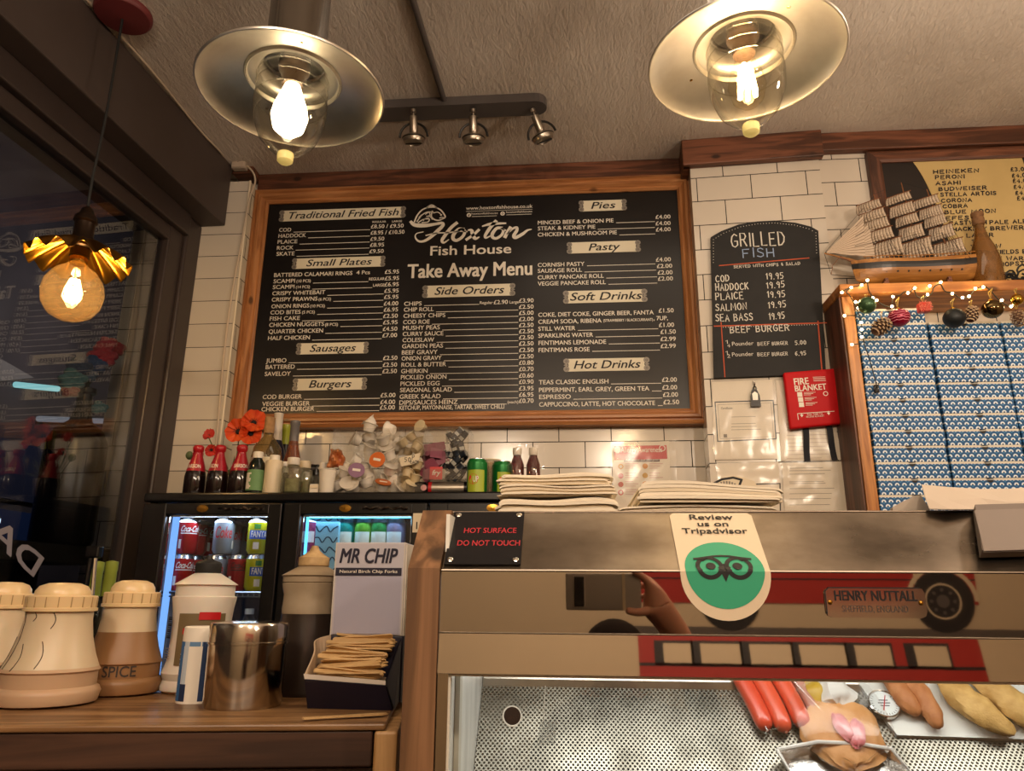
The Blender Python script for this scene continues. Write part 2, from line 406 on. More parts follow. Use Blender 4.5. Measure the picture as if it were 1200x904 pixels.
# pillar (front turned a few degrees) and the wall behind the pizza boxes
PA, PB = Vector((.492, 2.672, 0)), Vector((.985, 2.642, 0))
pth = math.atan2(PB.y-PA.y, PB.x-PA.x)
pl_pil = (PA, Vector((math.sin(pth), -math.cos(pth), 0)))
pj = hit(847.5, 208, pl_pil)
PM = Matrix.Translation(PA) @ Matrix.Rotation(pth, 4, 'Z')
u0 = (PM.inverted() @ pj).x
b = B('local'); b.box2((0, 0, 0), ((PB-PA).length, .19, 3.34), tiles('pillar tiles', 'x', u0, pj.z-.1, .2085, .1045))
b.build('wall_pillar', kind='structure', loc=PA, rz=pth)
b = B(); b.box2((.94, 2.665, 0), (2.6, 2.78, 3.34), tiles('right wall tiles', 'x', 1.043, at(1000, 213, 2.665).z, .204, .102))
b.build('wall_right', kind='structure')
pl_right = (Vector((0, 2.665, 0)), Vector((0, -1, 0)))
# tiled return beside the window
b = B(); zt = at(288, 511, 2.7).z
b.box2((-1.56, 2.7, 0), (-1.345, YB+.01, 3.24), tiles('return tiles', 'x', -1.60, at(230, 522, 2.7).z, .60, .0995, mortar=.0014))
o = b.build('wall_window_return', kind='structure')
o.data.materials.append(tiles('return side tiles', 'y', 2.6, at(230, 522, 2.7).z, .25, .0995, col='#ddd6bf'))
for p in o.data.polygons:
    if p.normal.x > .9: p.material_index = 1
b = B(); b.cyl((-1.345, 2.699, 1.8), (-1.345, 2.699, 3.24), .0045, mat('tile trim', '#e9dcc2', .4), 8); b.build('trim_1', kind='structure')
# ceiling: rough plaster
CEIL = 3.315
m, nt, bs, L = newmat('rough plaster')
n1 = N(nt, 'ShaderNodeTexNoise'); n1.inputs['Scale'].default_value = 48; n1.inputs['Detail'].default_value = 8; n1.inputs['Roughness'].default_value = .65; n1.inputs['Distortion'].default_value = .6
L.new(objco(nt, (1.7, .6, 1), rot=(0, 0, .35)).outputs[0], n1.inputs['Vector'])
n2 = N(nt, 'ShaderNodeTexNoise'); n2.inputs['Scale'].default_value = 2.2; n2.inputs['Detail'].default_value = 5
L.new(objco(nt).outputs[0], n2.inputs['Vector'])
n3 = N(nt, 'ShaderNodeTexMusgrave') if hasattr(bpy.types, 'ShaderNodeTexMusgrave') else N(nt, 'ShaderNodeTexVoronoi')
n3.inputs['Scale'].default_value = 14; L.new(objco(nt, (2, .5, 1), rot=(0, 0, .5)).outputs[0], n3.inputs['Vector'])
r1 = ramp(nt, [(.28, '#c9bcae'), (.5, '#e0d4c6'), (.75, '#e8ddd0')]); L.new(n2.outputs['Fac'], r1.inputs[0]); L.new(r1.outputs[0], bs.inputs['Base Color'])
ad = N(nt, 'ShaderNodeMath', operation='MULTIPLY_ADD'); ad.inputs[1].default_value = .25
L.new(n3.outputs[0], ad.inputs[0]); L.new(n1.outputs['Fac'], ad.inputs[2])
bp = N(nt, 'ShaderNodeBump'); bp.inputs['Strength'].default_value = 1.0; bp.inputs['Distance'].default_value = .009
L.new(ad.outputs[0], bp.inputs['Height']); L.new(bp.outputs[0], bs.inputs['Normal']); bs.inputs['Roughness'].default_value = .9
b = B(); b.box2((-1.75, -2.4, CEIL), (2.6, 2.95, CEIL+.1), m); b.build('ceiling', kind='structure')
b = B(); b.box2((-1.75, -2.4, -.1), (2.6, 2.95, 0), mat('floor tiles', '#4a3f38', .5, var=(4, '#3a322d'))); b.build('floor', kind='structure')
b = B(); b.box2((-1.9, -2.32, 0), (2.6, -2.2, CEIL), mat('plain front wall', '#c6b294', .7)); b.build('wall_front', kind='structure')
b = B(); b.box2((2.6, -2.3, 0), (2.7, 2.95, CEIL), mat('plain side wall', '#a8937c', .7)); b.build('wall_side', kind='structure')
# wooden cornices
b = B(); b.box2((-1.345, YB-.035, 3.225), (.50, YB, CEIL), DWOOD, .004); b.build('trim_2', kind='structure')
def plbox(b, x0, x1, z0, z1, d, m, bev=.003):   # box on the pillar front, thickness d
    b.box2((x0, -d, z0), (x1, 0, z1), m, bev, M=PM)
b = B(); plbox(b, -.03, (PB-PA).length+.012, 3.20, CEIL, .035, DWOOD, .004); b.box2((-.03, -.02, 3.20), (0, .13, CEIL), DWOOD, .003, M=PM); b.build('trim_3', kind='structure')
b = B(); b.box2((.985, 2.63, 3.235), (2.6, 2.665, CEIL), DWOOD, .004); b.build('trim_4', kind='structure')
# ------------------------------------------------------------------ left wall: downstand beam, window frame and pane
LO = Vector((-1.43, 2.7, 0)); LA = R_(-3.2)
LM = Matrix.Translation(LO) @ Matrix.Rotation(LA, 4, 'Z')
LN = (Matrix.Rotation(LA, 3, 'Z') @ Vector((1, 0, 0)))
def lplane(x): return (LM @ Vector((x, 0, 0)), LN)
DARKW = mat('dark brown paint', '#4b403c', .55, var=(3, '#423733'))
FRAMEP = mat('dark brown frame paint', '#3b312e', .4)
b = B('local'); b.box2((-.42, -4.6, 3.03), (0, -.002, CEIL-.002), DARKW, .006); b.build('wall_left_beam', kind='structure', loc=LO, rz=LA)
b = B('local'); b.box2((-.21, -4.6, 0), (-.02, -.002, 1.16), DARKW); b.build('wall_left', kind='structure', loc=LO, rz=LA)
wr = B('local')
wr.box2((-.20, -.10, 1.16), (-.10, -.004, 3.03), FRAMEP, .008)          # jamb
wr.box2((-.17, -.19, 1.16), (-.115, -.10, 3.0), FRAMEP, .006)           # sash stile
wr.box2((-.20, -4.6, 2.94), (-.09, -.10, 3.03), FRAMEP, .006)           # head
wr.box2((-.17, -4.6, 2.88), (-.115, -.19, 2.94), FRAMEP, .006)
wr.box2((-.24, -4.6, 1.16), (-.06, -.10, 1.22), FRAMEP, .006)           # sill
wf = wr.build('window_1', kind='structure', loc=LO, rz=LA)
b = B('local'); b.box2((-.146, -4.6, 1.22), (-.140, -.185, 2.885), glass('window glass', (.80, .82, .84), .085, .75, 3.2, .01)); b.build('window_pane', wf)
# white writing on the outside of the pane, seen from behind
pg = lplane(-.1395); A0, A1 = hit(39, 676, pg), hit(12, 652, pg)
rgt = (A1-A0); ln = rgt.length; rgt.normalize(); upv = LN.cross(rgt)
if upv.z < 0: upv = -upv
b = B(wf); LETM = mat('faded white vinyl lettering', '#8d8890', .7)
b.text('DA', FR(A0, rgt, upv, LN), .062, LETM, w=ln*1.95, bold=.04, z=.0)
# stencil bridges left bare
b.build('lettering', wf, label='white letters on the pane seen back to front')
# ------------------------------------------------------------------ outside in the dark street
STREET = mat('wet asphalt', '#14151b', .5)
b = B(); b.box2((-9, -4, -.3), (-1.9, 9, -.02), STREET); b.build('pavement_outside', kind='structure')
b = thing('building', 'dark shop building across the street with a lit strip light', 'building', (-5.6, 4.5, 0))
q = B(b); q.box2((-7.4, 1, 0), (-5.4, 13, 6.5), mat('night brick', '#3a3438', .8, var=(2, '#262228'))); q.build('wall', b)
q = B(b); q.box2((-5.4, 2.0, 2.4), (-5.36, 7.6, 2.95), mat('blue fascia', '#20263c', .5)); q.build('fascia', b)
for z0, y0, y1 in ((.9, 2.2, 3.6), (.9, 3.9, 5.3), (.9, 5.6, 7.2)):
    q = B(b); q.box2((-5.4, y0, z0), (-5.37, y1, 2.3), mat('dim shop window', '#1a2540', .2, emit=.05, ecol='#33508f')); q.build('window', b)
light('outside_fill_light', 'POINT', (-3.6, 6.5, 4.2), 120, (1.0, .88, .85), .1)  # added fill, brightens the street so the vase shows as a silhouette
PO = (Vector((-5.368, 0, 0)), Vector((1, 0, 0)))
def strip(p, q_, r, e, label, col):
    b = B(); a, c = hit(*p, PO), hit(*q_, PO); b.cyl(a, c, r, emis('strip light glow', col, e), 8)
    return b.build('strip_light', None, label, 'light', loc=(a+c)/2)
strip((18, 451), (68, 456), .03, 1.0, 'bright cyan strip light seen through the window', '#a8f0f0')
strip((84, 457), (98, 459), .025, .7, 'short cyan strip light beside the flowers outside the window', '#9fe4ee')
strip((45, 491), (128, 494), .03, .35, 'thin pale strip light low behind the dark vase', '#c9ccd6')
b = B(); aw = [hit(0, 420, PO), hit(40, 443, PO), hit(0, 447, PO)]
MAW = mat('pale canvas', '#77726e', .8)
b.add([p for p in aw]+[p+Vector((-.06, .0, .0)) for p in aw], [(0, 1, 2), (5, 4, 3), (0, 3, 4, 1), (1, 4, 5, 2), (2, 5, 3, 0)], MAW)
b.build('awning', None, 'pale canvas awning corner at the left edge outside the window', 'awning', loc=aw[1])
# tall dark vase of artificial flowers on a ledge outside
VP = lplane(-.32)
vb, vt = hit(70, 640, VP), hit(105, 452, VP); vh = vt.z-vb.z
b = B(); b.box2((vb.x-.16, vb.y-.5, vb.z-.06), (vb.x+.085, vb.y+.16, vb.z-.002), mat('dark ledge', '#17130f', .7)); b.box2((vb.x-.16, vb.y-.1, 0), (vb.x-.06, vb.y, vb.z-.06), BLACKM); b.build('outside_ledge', None, 'dark ledge outside the window under the tall vase', 'ledge', loc=(vb.x, vb.y, vb.z-.002))
t = thing('flower_vase', 'tall dark bottle-shaped vase with pink and turquoise flowers outside the window', 'vase', vb)
q = B('l'); r0 = .10
q.lathe([(1e-5, 0), (r0*.92, 0), (r0, .02), (r0, vh*.62), (r0*.8, vh*.70), (r0*.38, vh*.76), (r0*.26, vh*.85), (r0*.26, vh*.93), (r0*.36, vh*.94), (r0*.36, vh*.97), (r0*.22, vh*.98), (1e-5, vh*.98)], mat('black glass', '#070608', .25), 32)
q.build('vase', t)
for i, (px, py, col, r) in enumerate([(113, 418, '#c2304c', .062), (127, 408, '#a8242e', .05), (118, 404, '#b92c49', .04), (78, 445, '#4c7f8c', .055), (110, 478, '#4f8793', .035), (104, 428, '#2c4f86', .05), (75, 458, '#8a3345', .035), (96, 440, '#3f6088', .04), (86, 430, '#33486c', .05)]):
    p = hit(px, py, VP)-vb; q = B('l'); mm = mat('silk petal %d' % i, col, .7)
    for k in range(9):
        a = k*2.4; rr = r*.55*math.sqrt((k+.5)/9)
        q.ball(p+Vector((rr*math.cos(a)*.6+.02, rr*math.cos(a), rr*math.sin(a))), r*.42, mm, 8, (1, 1, .7))
    q.build('blossom', t)
q = B('l')
for px, py in [(113, 418), (78, 445), (104, 428), (127, 408)]:
    p = hit(px, py, VP)-vb; q.tube([(0, 0, vh*.96), (p.x*.5, p.y*.5, (vh*.96+p.z)/2), p], .004, mat('stem', '#1f3322', .7), 6)
q.build('stems', t)
# ------------------------------------------------------------------ take-away menu board
YM = 2.775                                   # front of the black panel
pl_menu = (Vector((0, YM, 0)), Vector((0, -1, 0)))
iTL, iTR, iBL, iBR = at(315.3, 240, YM), at(793.3, 223.3, YM), at(290, 484.3, YM), at(808.7, 481, YM)
x0, x1 = (iTL.x+iBL.x)/2, (iTR.x+iBR.x)/2; z1, z0 = (iTL.z+iTR.z)/2, (iBL.z+iBR.z)/2
mb = thing('menu_board', 'large black menu board in a pine frame on the tiled back wall', 'menu board', ((x0+x1)/2, YM, z0))
def moulding(root, x0, x1, z0, z1, yf, yb, wd, mh, mv, prof=None):
    """four mitred lengths of profiled frame round an opening"""
    prof = prof or [(0, 0), (0, .6), (.12, .75), (.25, .72), (.42, 1), (.58, 1), (.66, .8), (.74, .8), (.84, 1), (1, .9), (1, 0)]
    for side in range(4):
        q = B(root); n = len(prof); vs = []
        for end in (0, 1):
            for t, h in prof:
                o = t*wd; y = yb-(yb-yf)*h
                if side == 0: vs.append(((x0-o, x1+o)[end], y, z1+o))
                elif side == 1: vs.append(((x0-o, x1+o)[end], y, z0-o))
                elif side == 2: vs.append((x0-o, y, (z0-o, z1+o)[end]))
                else: vs.append((x1+o, y, (z0-o, z1+o)[end]))
        fs = [(i, (i+1) % n, n+(i+1) % n, n+i) for i in range(n)]+[tuple(range(n)), tuple(range(n, 2*n))]
        q.add(vs, fs, mh if side < 2 else mv); fixn(q.build('frame_rail', root))
moulding(mb, x0, x1, z0, z1, YM-.028, YB-.001, .062, PINE, PINEZ)
q = B(mb); q.box2((x0-.002, YM, z0-.002), (x1+.002, YB-.002, z1+.002), mat('black menu panel', '#100d0e', .32, bump=(3, .05))); q.build('panel', mb)
MENUW = mat('menu lettering', '#ece6da', .6)
NF = Vector((0, -1, 0))
def F3(P): return FR(P, (1, 0, 0), (0, 0, 1))
def brow(b, s, xl, y, xr, h, bold=.022, shear=0.0, m=None, Y=None):
    P, Q = at(xl, y, Y or YM), at(xr, y, Y or YM)
    b.text(s, F3(P), h, m or MENUW, w=Q.x-P.x, bold=bold, shear=shear)
def rule(b, xa, xb, y, yb=None):
    P, Q = at(xa, y, YM), at(xb, y if yb is None else yb, YM)
    z = (P.z+Q.z)/2
    b.rect(P.x, z-.0012, Q.x, z+.0012, MENUW, FR((0, YM, 0)), .0006)
HB = .0172
def section(name, rows, h=HB):
    b = B(mb)
    for r in rows:
        s, xl, y, xr, ps, pl, py, pr = r[:8]
        brow(b, s, xl, y, xr, h)
        for ex in r[8:]: brow(b, *ex)
        if ps:
            brow(b, ps, pl, py, pr, h)
            if not (len(r) > 8 and r[8][0] == 'x'): 
                xe = max([xr]+[e[3] for e in r[8:] if e[3] < pl-50]); xs = min([pl]+[e[1] for e in r[8:] if e[3] >= pl-50])
                if xs-xe > 8: rule(b, xe+3, xs-1, y-(xe-xl)*.012, py+2.0)
    b.build('menu_section', mb)
S_ = .0125
section('f', [
 ('COD', 327.1, 271.9, 341, '£8.50 / £9.50', 434.7, 267.9, 472.8), ('HADDOCK', 326.3, 278.9, 358.2, '£8.95 / £10.50', 434.4, 275.2, 473.8),
 ('PLAICE', 325.3, 285.9, 348.2, '£9.50', 434, 282.5, 450.2), ('ROCK', 324.5, 293, 343.6, '£8.95', 433.7, 289.5, 450), ('SKATE', 324, 300, 344.9, '£9.50', 433, 297, 449.5)])
b = B(mb); brow(b, 'REGULAR', 436.5, 261.5, 452.3, .009); brow(b, 'LARGE', 459.5, 260.8, 471, .009); b.build('menu_section', mb)
section('s', [
 ('BATTERED CALAMARI RINGS', 321.1, 324.9, 412.6, '£5.95', 451, 321.1, 467.5, ('4 Pcs', 417.7, 321.8, 433.4, .0165)),
 ('SCAMPI', 320.5, 332.1, 345.5, '£5.95', 451, 328.7, 467.5, ('(10 PCS)', 347.5, 331.3, 364, S_), ('REGULAR', 432.5, 328.9, 450.5, S_)),
 ('SCAMPI', 319.7, 339, 344.8, '£6.95', 450.5, 335.9, 467.2, ('(14 PCS)', 346.8, 338.3, 363, S_), ('LARGE', 437.3, 336.2, 450.3, S_)),
 ('CRISPY WHITEBAIT', 319.1, 346.4, 380.8, '£5.95', 450.4, 343.4, 467.1), ('CRISPY PRAWNS', 318.4, 353.7, 371.8, '£5.95', 450.1, 350.6, 466.8, ('(6 PCS)', 373.4, 352.6, 387.7, S_)),
 ('ONION RINGS', 318.1, 361.6, 362, '£4.00', 449.8, 358.3, 466.6, ('(10 PCS)', 363.4, 360.6, 380.5, S_)), ('COD BITES', 316.9, 368.8, 352, '£6.95', 449.8, 365.5, 466.3, ('(5 PCS)', 354, 367.8, 368.8, S_)),
 ('FISH CAKE', 316.1, 376, 351.2, '£2.50', 449, 372.9, 466), ('CHICKEN NUGGETS', 315.4, 383.4, 379.4, '£5.95', 449, 380.4, 465.8, ('(8 PCS)', 381, 382.3, 395.9, S_)),
 ('QUARTER CHICKEN', 314.8, 391.2, 378.3, '£4.50', 448.6, 388.1, 465.5), ('HALF CHICKEN', 314, 398.9, 362.9, '£7.00', 448.1, 395.6, 465.2)])
section('g', [('JUMBO', 311.7, 425.3, 335.4, '£2.50', 449, 422.2, 465.6), ('BATTERED', 311.3, 432.8, 345.2, '£2.50', 448.6, 430.2, 465.2), ('SAVELOY', 310.2, 440.9, 340.3, '£2.50', 448.1, 437.7, 465)])
section('b', [('COD BURGER', 307.8, 467.9, 353.4, '£5.00', 446, 465.9, 463.3), ('VEGGIE BURGER', 307.1, 476.1, 362.8, '£4.00', 445.7, 473.9, 463), ('CHICKEN BURGER', 306.3, 484-1.6, 368, '£5.00', 445.2, 481.7-1.4, 462.7)])
mid = [('CHIPS', 473.6, 358.6, 494), ('CHIP ROLL', 473.3, 365.5, 508.1), ('CHEESY CHIPS', 472.8, 372.8, 521.8), ('COD ROE', 472.5, 380.1, 503.3), ('MUSHY PEAS', 472.2, 387, 515.3), ('CURRY SAUCE', 472, 394.1, 519.4), ('COLESLAW', 471.7, 401.3, 508.6), ('GARDEN PEAS', 471.2, 408.5, 519), ('BEEF GRAVY', 470.9, 415.8, 512.6), ('ONION GRAVY', 470.6, 422.8, 517.3), ('ROLL & BUTTER', 470.4, 430.2, 522.6), ('GHERKIN', 470.1, 437.7, 500.9), ('PICKLED ONION', 469.8, 444.9, 523), ('PICKLED EGG', 469.3, 452.5, 515), ('SEASONAL SALAD', 468.8, 459.9, 529.5), ('GREEK SALAD', 468.3, 467.6, 516.2), ('DIPS/SAUCES HEINZ', 468, 474.6, 536.2)]
mp_ = [('£3.90', 354.9), ('£2.50', 362.2), ('£5.00', 369.4), ('£2.00', 376.6), ('£2.50', 383.7), ('£2.50', 390.9), ('£2.50', 398.1), ('£2.50', 405.3), ('£2.50', 412.9), ('£2.50', 420.4), ('£0.80', 427.8), ('£0.70', 435.3), ('£0.60', 442.9), ('£0.90', 450.2), ('£3.95', 457.9), ('£6.95', 465.3), ('£0.70', 472.5)]
rows = [(*a, p, 608.3, y, 625.2) for a, (p, y) in zip(mid, mp_)]
rows[0] += (('Regular', 562.4, 356.6, 577.4, .012), ('£2.90', 578.7, 356.7, 595.1, HB), ('Large', 597.2, 355.9, 607.8, .012))
rows[-1] += (('(each)', 594.8, 473, 607.4, .011),)
section('m', rows)
b = B(mb); brow(b, 'KETCHUP, MAYONNAISE, TARTAR, SWEET CHILLI', 468, 480.6, 590.8, .0165); b.build('menu_section', mb)
section('p', [('MINCED BEEF & ONION PIE', 630.3, 263.5, 719, '£4.00', 768.4, 256.7, 785.8), ('STEAK & KIDNEY PIE', 630.3, 270.2, 697.6, '£4.00', 768.4, 264.3, 785.9), ('CHICKEN & MUSHROOM PIE', 630.3, 277.5, 722.9, '£4.00', 768.8, 271.5, 786)])
section('y', [('CORNISH PASTY', 630.3, 313.1, 684.9, '£4.00', 768.8, 306.8, 786.2), ('SAUSAGE ROLL', 630.3, 320, 682, '£2.00', 769.9, 314.4, 787.8), ('CURRY PANCAKE ROLL', 630.3, 327.7, 707.6, '£2.00', 770.9, 322, 788.2), ('VEGGIE PANCAKE ROLL', 630.3, 335.1, 710, '£2.00', 771.2, 329.2, 788.6)])
section('d', [('COKE, DIET COKE, GINGER BEER, FANTA', 630.9, 371.6, 766.2, '£1.50', 772, 366.6, 789.5), ('CREAM SODA, RIBENA', 630.9, 379.8, 705, '', 0, 0, 0, ('(STRAWBERRY / BLACKCURRANT)', 707.1, 377.4, 765.1, .011), (', 7UP,', 766, 375.6, 782.7, HB)),
 ('STILL WATER', 630.9, 388, 674.2, '£1.00', 772.3, 383.5, 790), ('SPARKLING WATER', 630.9, 396.1, 695, '£1.50', 774.2, 391.5, 792), ('FENTIMANS LEMONADE', 631.2, 404.6, 710.3, '£2.99', 774.2, 400, 792), ('FENTIMANS ROSE', 631.2, 413, 691, '£2.99', 774.4, 408.2, 792)])
section('h', [('TEAS CLASSIC ENGLISH', 631.5, 450.8, 713, '£2.00', 776, 447.8, 793.2), ('PEPPERMINT, EARL GREY, GREEN TEA', 631.7, 459.8, 761, '£2.00', 776.3, 456.8, 793.6), ('ESPRESSO', 631.9, 468, 668.9, '£2.00', 777.1, 465.3, 794.6), ('CAPPUCCINO, LATTE, HOT CHOCOLATE', 631.9, 476.8, 767.8, '£2.50', 777.6, 474.1, 795.9)])
PLATE = mat('heading plate', '#e8e1ca', .5); SCROLL = mat('plate scroll', '#8e8880', .45, .3)
for s, xl, xr, yt, yb in [('Traditional Fried Fish', 331, 471, 245, 257.5), ('Small Plates', 346, 447.5, 302, 314), ('Sausages', 351, 428, 402, 415), ('Burgers', 347, 426, 443.6, 457.4), ('Side Orders', 499, 599.4, 334, 347.9), ('Pies', 682, 730.5, 235, 247.3), ('Pasty', 668, 746.5, 283.4, 296.3), ('Soft Drinks', 664, 754, 340.4, 354.8), ('Hot Drinks', 664.5, 756.6, 420.2, 435)]:
    xm = (xl+xr)/2; P = at(xm, (yt+yb)/2, YM); hw = (at(xr, yt, YM).x-at(xl, yt, YM).x)/2; hh = (at(xm, yt, YM).z-at(xm, yb, YM).z)/2
    b = B(mb); M = F3(P)
    b.prism([(-hw, -hh), (hw, -hh), (hw-.006, 0), (hw, hh), (-hw, hh), (-hw+.006, 0)], .002, PLATE, M)
    for sx in (-1, 1):
        for sy in (-1, 1):
            b.ring((sx*(hw+.003), sy*hh*.62), hh*.16, hh*.46, SCROLL, M, .0024, 14); b.disc((sx*(hw+.003), sy*hh*.62), hh*.11, SCROLL, M, .0026, 10)
        b.flat([(sx*(hw+.014), 0), (sx*(hw+.002), hh*.28), (sx*(hw-.004), 0), (sx*(hw+.002), -hh*.28)], SCROLL, M, .0025)
    k = len(s); tw = min(hw*1.84, k*hh*.98)
    hp = b.build('heading_plate', mb)
    b = B(mb); b.text(s, FR(M @ Vector((-hw*0, -hh*.58, 0))), hh*1.25, INKB, w=tw, bold=.018, shear=.32, al='c', z=.0028); b.build('lettering', hp)
# shop name, emblem and addresses in the middle of the board
PXM = .00337
def cp(x, y, ox=460, oy=225, k=6.644): P = at(ox+x/k, oy+y/k, YM); return (P.x, P.z)
MF = FR((0, YM, 0))
def pen(b, pts, wd, sm=6, ox=460, oy=225, k=6.644, m=None): b.ribbon([cp(x, y, ox, oy, k) for x, y in pts], wd, m or MENUW, MF, .0007, sm)
b = B(mb)
pen(b, [(142, 232), (175, 258), (260, 262), (340, 250), (385, 243), (392, 262), (350, 305), (300, 350), (250, 382), (205, 385), (178, 355), (188, 325), (240, 312)], [.012, .019, .012, .013, .017, .013, .009, .005, .004])
pen(b, [(500, 242), (455, 280), (405, 345), (385, 380), (400, 396), (438, 372)], [.014, .015, .015, .010, .004])
pen(b, [(260, 340), (340, 322), (430, 318), (520, 306)], .006)
pen(b, [(555, 292), (515, 292), (478, 330), (472, 365), (500, 378), (545, 350), (562, 312), (545, 292), (515, 300), (580, 310)], [.013, .016, .013, .013, .006])
pen(b, [(590, 298), (615, 300), (625, 335), (645, 365), (675, 352)], [.006, .015, .015, .005]); pen(b, [(672, 296), (630, 335), (575, 372)], .012)
pen(b, [(805, 228), (760, 280), (722, 340), (730, 358), (768, 340)], [.015, .015, .010, .004]); pen(b, [(700, 268), (770, 250), (882, 245)], [.006, .014, .007])
pen(b, [(850, 282), (812, 284), (780, 322), (778, 352), (808, 362), (850, 335), (862, 300), (845, 284), (880, 300)], [.012, .015, .012, .012, .005])
pen(b, [(918, 278), (895, 315), (876, 352)], .015); pen(b, [(890, 330), (935, 288), (965, 278), (968, 300), (945, 340), (958, 356), (1010, 330), (1050, 300), (1082, 292)], [.005, .012, .015, .014, .004])
b.build('shop_name', mb)
b = B(mb); brow(b, 'Fish House', 504.4, 299.5, 598.8, .041, .03); b.build('shop_name', mb)
b = B(mb); brow(b, 'Take Away Menu', 477.8, 326.0, 623.3, .060, .035); 
b.build('board_title', mb)
b = B(mb); brow(b, 'www.hoxtonfishhouse.co.uk', 546.2, 246.2, 624, .0155, .02); P, Q = at(546.2, 248, YM), at(624, 247, YM); b.rect(P.x, P.z-.001, Q.x, P.z+.0006, MENUW, MF, .0006)
for x, y, xr in ((549.5, 252.2, 0), (589, 250.5, 0)):
    c = at(x, y, YM); b.disc((c.x, c.z), .0095, MENUW, MF, .0006, 20)
brow(b, 'f', 548.4, 254.2, 550.6, .011, .03, m=INKB); c = at(589, 250.5, YM); b.ring((c.x, c.z), .003, .0048, INKB, MF, .0012, 14)
brow(b, 'hoxtonfishhouse', 552.6, 251.8, 583.4, .0088, .01); brow(b, 'hoxtonfishhouse', 593.2, 249.9, 623.8, .0088, .01)
for xa, xb, y in ((553, 582, 254), (593.5, 623, 252)):
    P, Q = at(xa, y, YM), at(xb, y-.6, YM); b.rect(P.x, P.z-.0012, Q.x, P.z+.0008, MENUW, MF, .0006)
b.build('web_address', mb)
b = B(mb)
pen(b, [(170, 235), (195, 180), (240, 135), (310, 118), (370, 138), (405, 180), (408, 200), (385, 212)], .0065)
pen(b, [(265, 125), (305, 104), (345, 126)], .0065); pen(b, [(385, 212), (360, 222), (325, 215), (302, 190), (310, 150)], .006)
pen(b, [(190, 232), (225, 185), (270, 158), (318, 160)], .005); pen(b, [(255, 175), (285, 160), (290, 190), (265, 190)], .004)
pen(b, [(200, 240), (240, 215), (285, 212), (275, 235), (230, 240)], .005); pen(b, [(320, 165), (350, 158), (372, 170)], .004); pen(b, [(366, 205), (385, 198), (400, 202)], .004)
c = cp(378, 180); b.disc(c, .0045, MENUW, MF, .0008, 12)
pen(b, [(240, 225), (255, 208), (280, 205)], .004); pen(b, [(205, 200), (225, 180)], .004); pen(b, [(280, 185), (300, 200), (310, 215)], .004)
b.build('fish_emblem', mb)
# ------------------------------------------------------------------ pillar front: chalkboard, documents, fire blanket
PIV = PM.inverted()
def pp(px, py, d=0.0):          # pixel -> pillar-front coordinates (x along, z up)
    P = PIV @ hit(px, py, (PM @ Vector((0, -d, 0)), pl_pil[1])); return P.x, P.z
PXR = (Matrix.Rotation(pth, 3, 'Z') @ Vector((1, 0, 0)))
def PF(d): return FR(PM @ Vector((0, -d, 0)), PXR, (0, 0, 1))   # x along, y up, z out of the pillar face
CBD = .018
cbb = thing('chalkboard', 'black arched chalkboard with grilled fish prices on the white tiled pillar', 'chalkboard', PM @ Vector((.25, -CBD, pp(900, 443)[1])), pth)
ol = [pp(*p, CBD) for p in [(837, 443), (833, 278)]]+[pp(*p, CBD) for p in [(845, 271), (866, 263), (888, 259.5), (908, 258.5), (932, 261), (950, 265.5), (959, 270.5)]]+[pp(968, 438, CBD)]
b = B(cbb); b.prism(ol, CBD-.001, mat('chalkboard slate', '#100f10', .7, var=(14, '#181717')), PF(0.001)); b.build('board', cbb)
CHALK = mat('chalk white', '#d6d2c8', .9); CHBLUE = mat('chalk blue', '#93a9cc', .9); CHRED = mat('chalk red', '#c0583a', .9)
def chalk(b, s, xl, y, xr, h, wd=.0036, m=CHALK, jit=.05, d=CBD):
    P, Q = pp(xl, y, d), pp(xr, y, d)
    M = PF(d) @ Matrix.Translation((P[0], P[1], 0)) @ Matrix.Rotation(math.atan2(Q[1]-P[1], Q[0]-P[0])*0, 4, 'Z')
    b.stroke(s, M, h, m, wd, w=Q[0]-P[0], jit=jit, z=.0008)
b = B(cbb); chalk(b, 'GRILLED', 857.5, 290, 920, .055, .005); b.build('writing', cbb, label='white chalked heading')
b = B(cbb); chalk(b, 'FISH', 871, 302.5, 907, .036, .004, CHBLUE); b.build('writing', cbb, label='blue chalked word')
b = B(cbb); chalk(b, 'SERVED WITH CHIPS & SALAD', 860, 314.5, 938, .0115, .0022)
for s, y, xr, pl, py, pr in [('COD', 330.5, 854.5, 898, 327.5, 918), ('HADDOCK', 341, 877, 898.5, 338, 919.5), ('PLAICE', 351.8, 871, 899.5, 349, 920), ('SALMON', 364.5, 875, 900.5, 361, 921), ('SEA BASS', 377, 882, 901.5, 374.5, 919.5)]:
    chalk(b, s, 839, y, xr, .027, .0038); chalk(b, '19.95', pl, py, pr, .025, .0034)
b.build('writing', cbb)
b = B(cbb); chalk(b, 'BEEF BURGER', 856, 390.5, 925, .024, .0036)
for y, fr, pr in ((405.5, '4', '5.00'), (418, '2', '6.95')):
    chalk(b, '1', 850.8, y-2.5, 852.5, .013, .0026); chalk(b, fr, 852.5, y+1.5, 855.5, .012, .0024)
    P = pp(858, y, CBD); b.text('Pounder', PF(CBD) @ Matrix.Translation((P[0], P[1], 0)), .015, CHALK, w=pp(883, y)[0]-pp(858, y)[0], z=.0008)
    chalk(b, 'BEEF', 888, y-.3, 902, .013, .0022); chalk(b, 'BURGER', 905, y-.7, 923, .013, .0022); chalk(b, pr, 932, y-1.2, 944.5, .015, .003)
b.build('writing', cbb)
def pline(b, pts, wd, m, d=CBD, z=.0006): b.ribbon([pp(x, y, d) for x, y in pts], wd, m, PF(d), z)
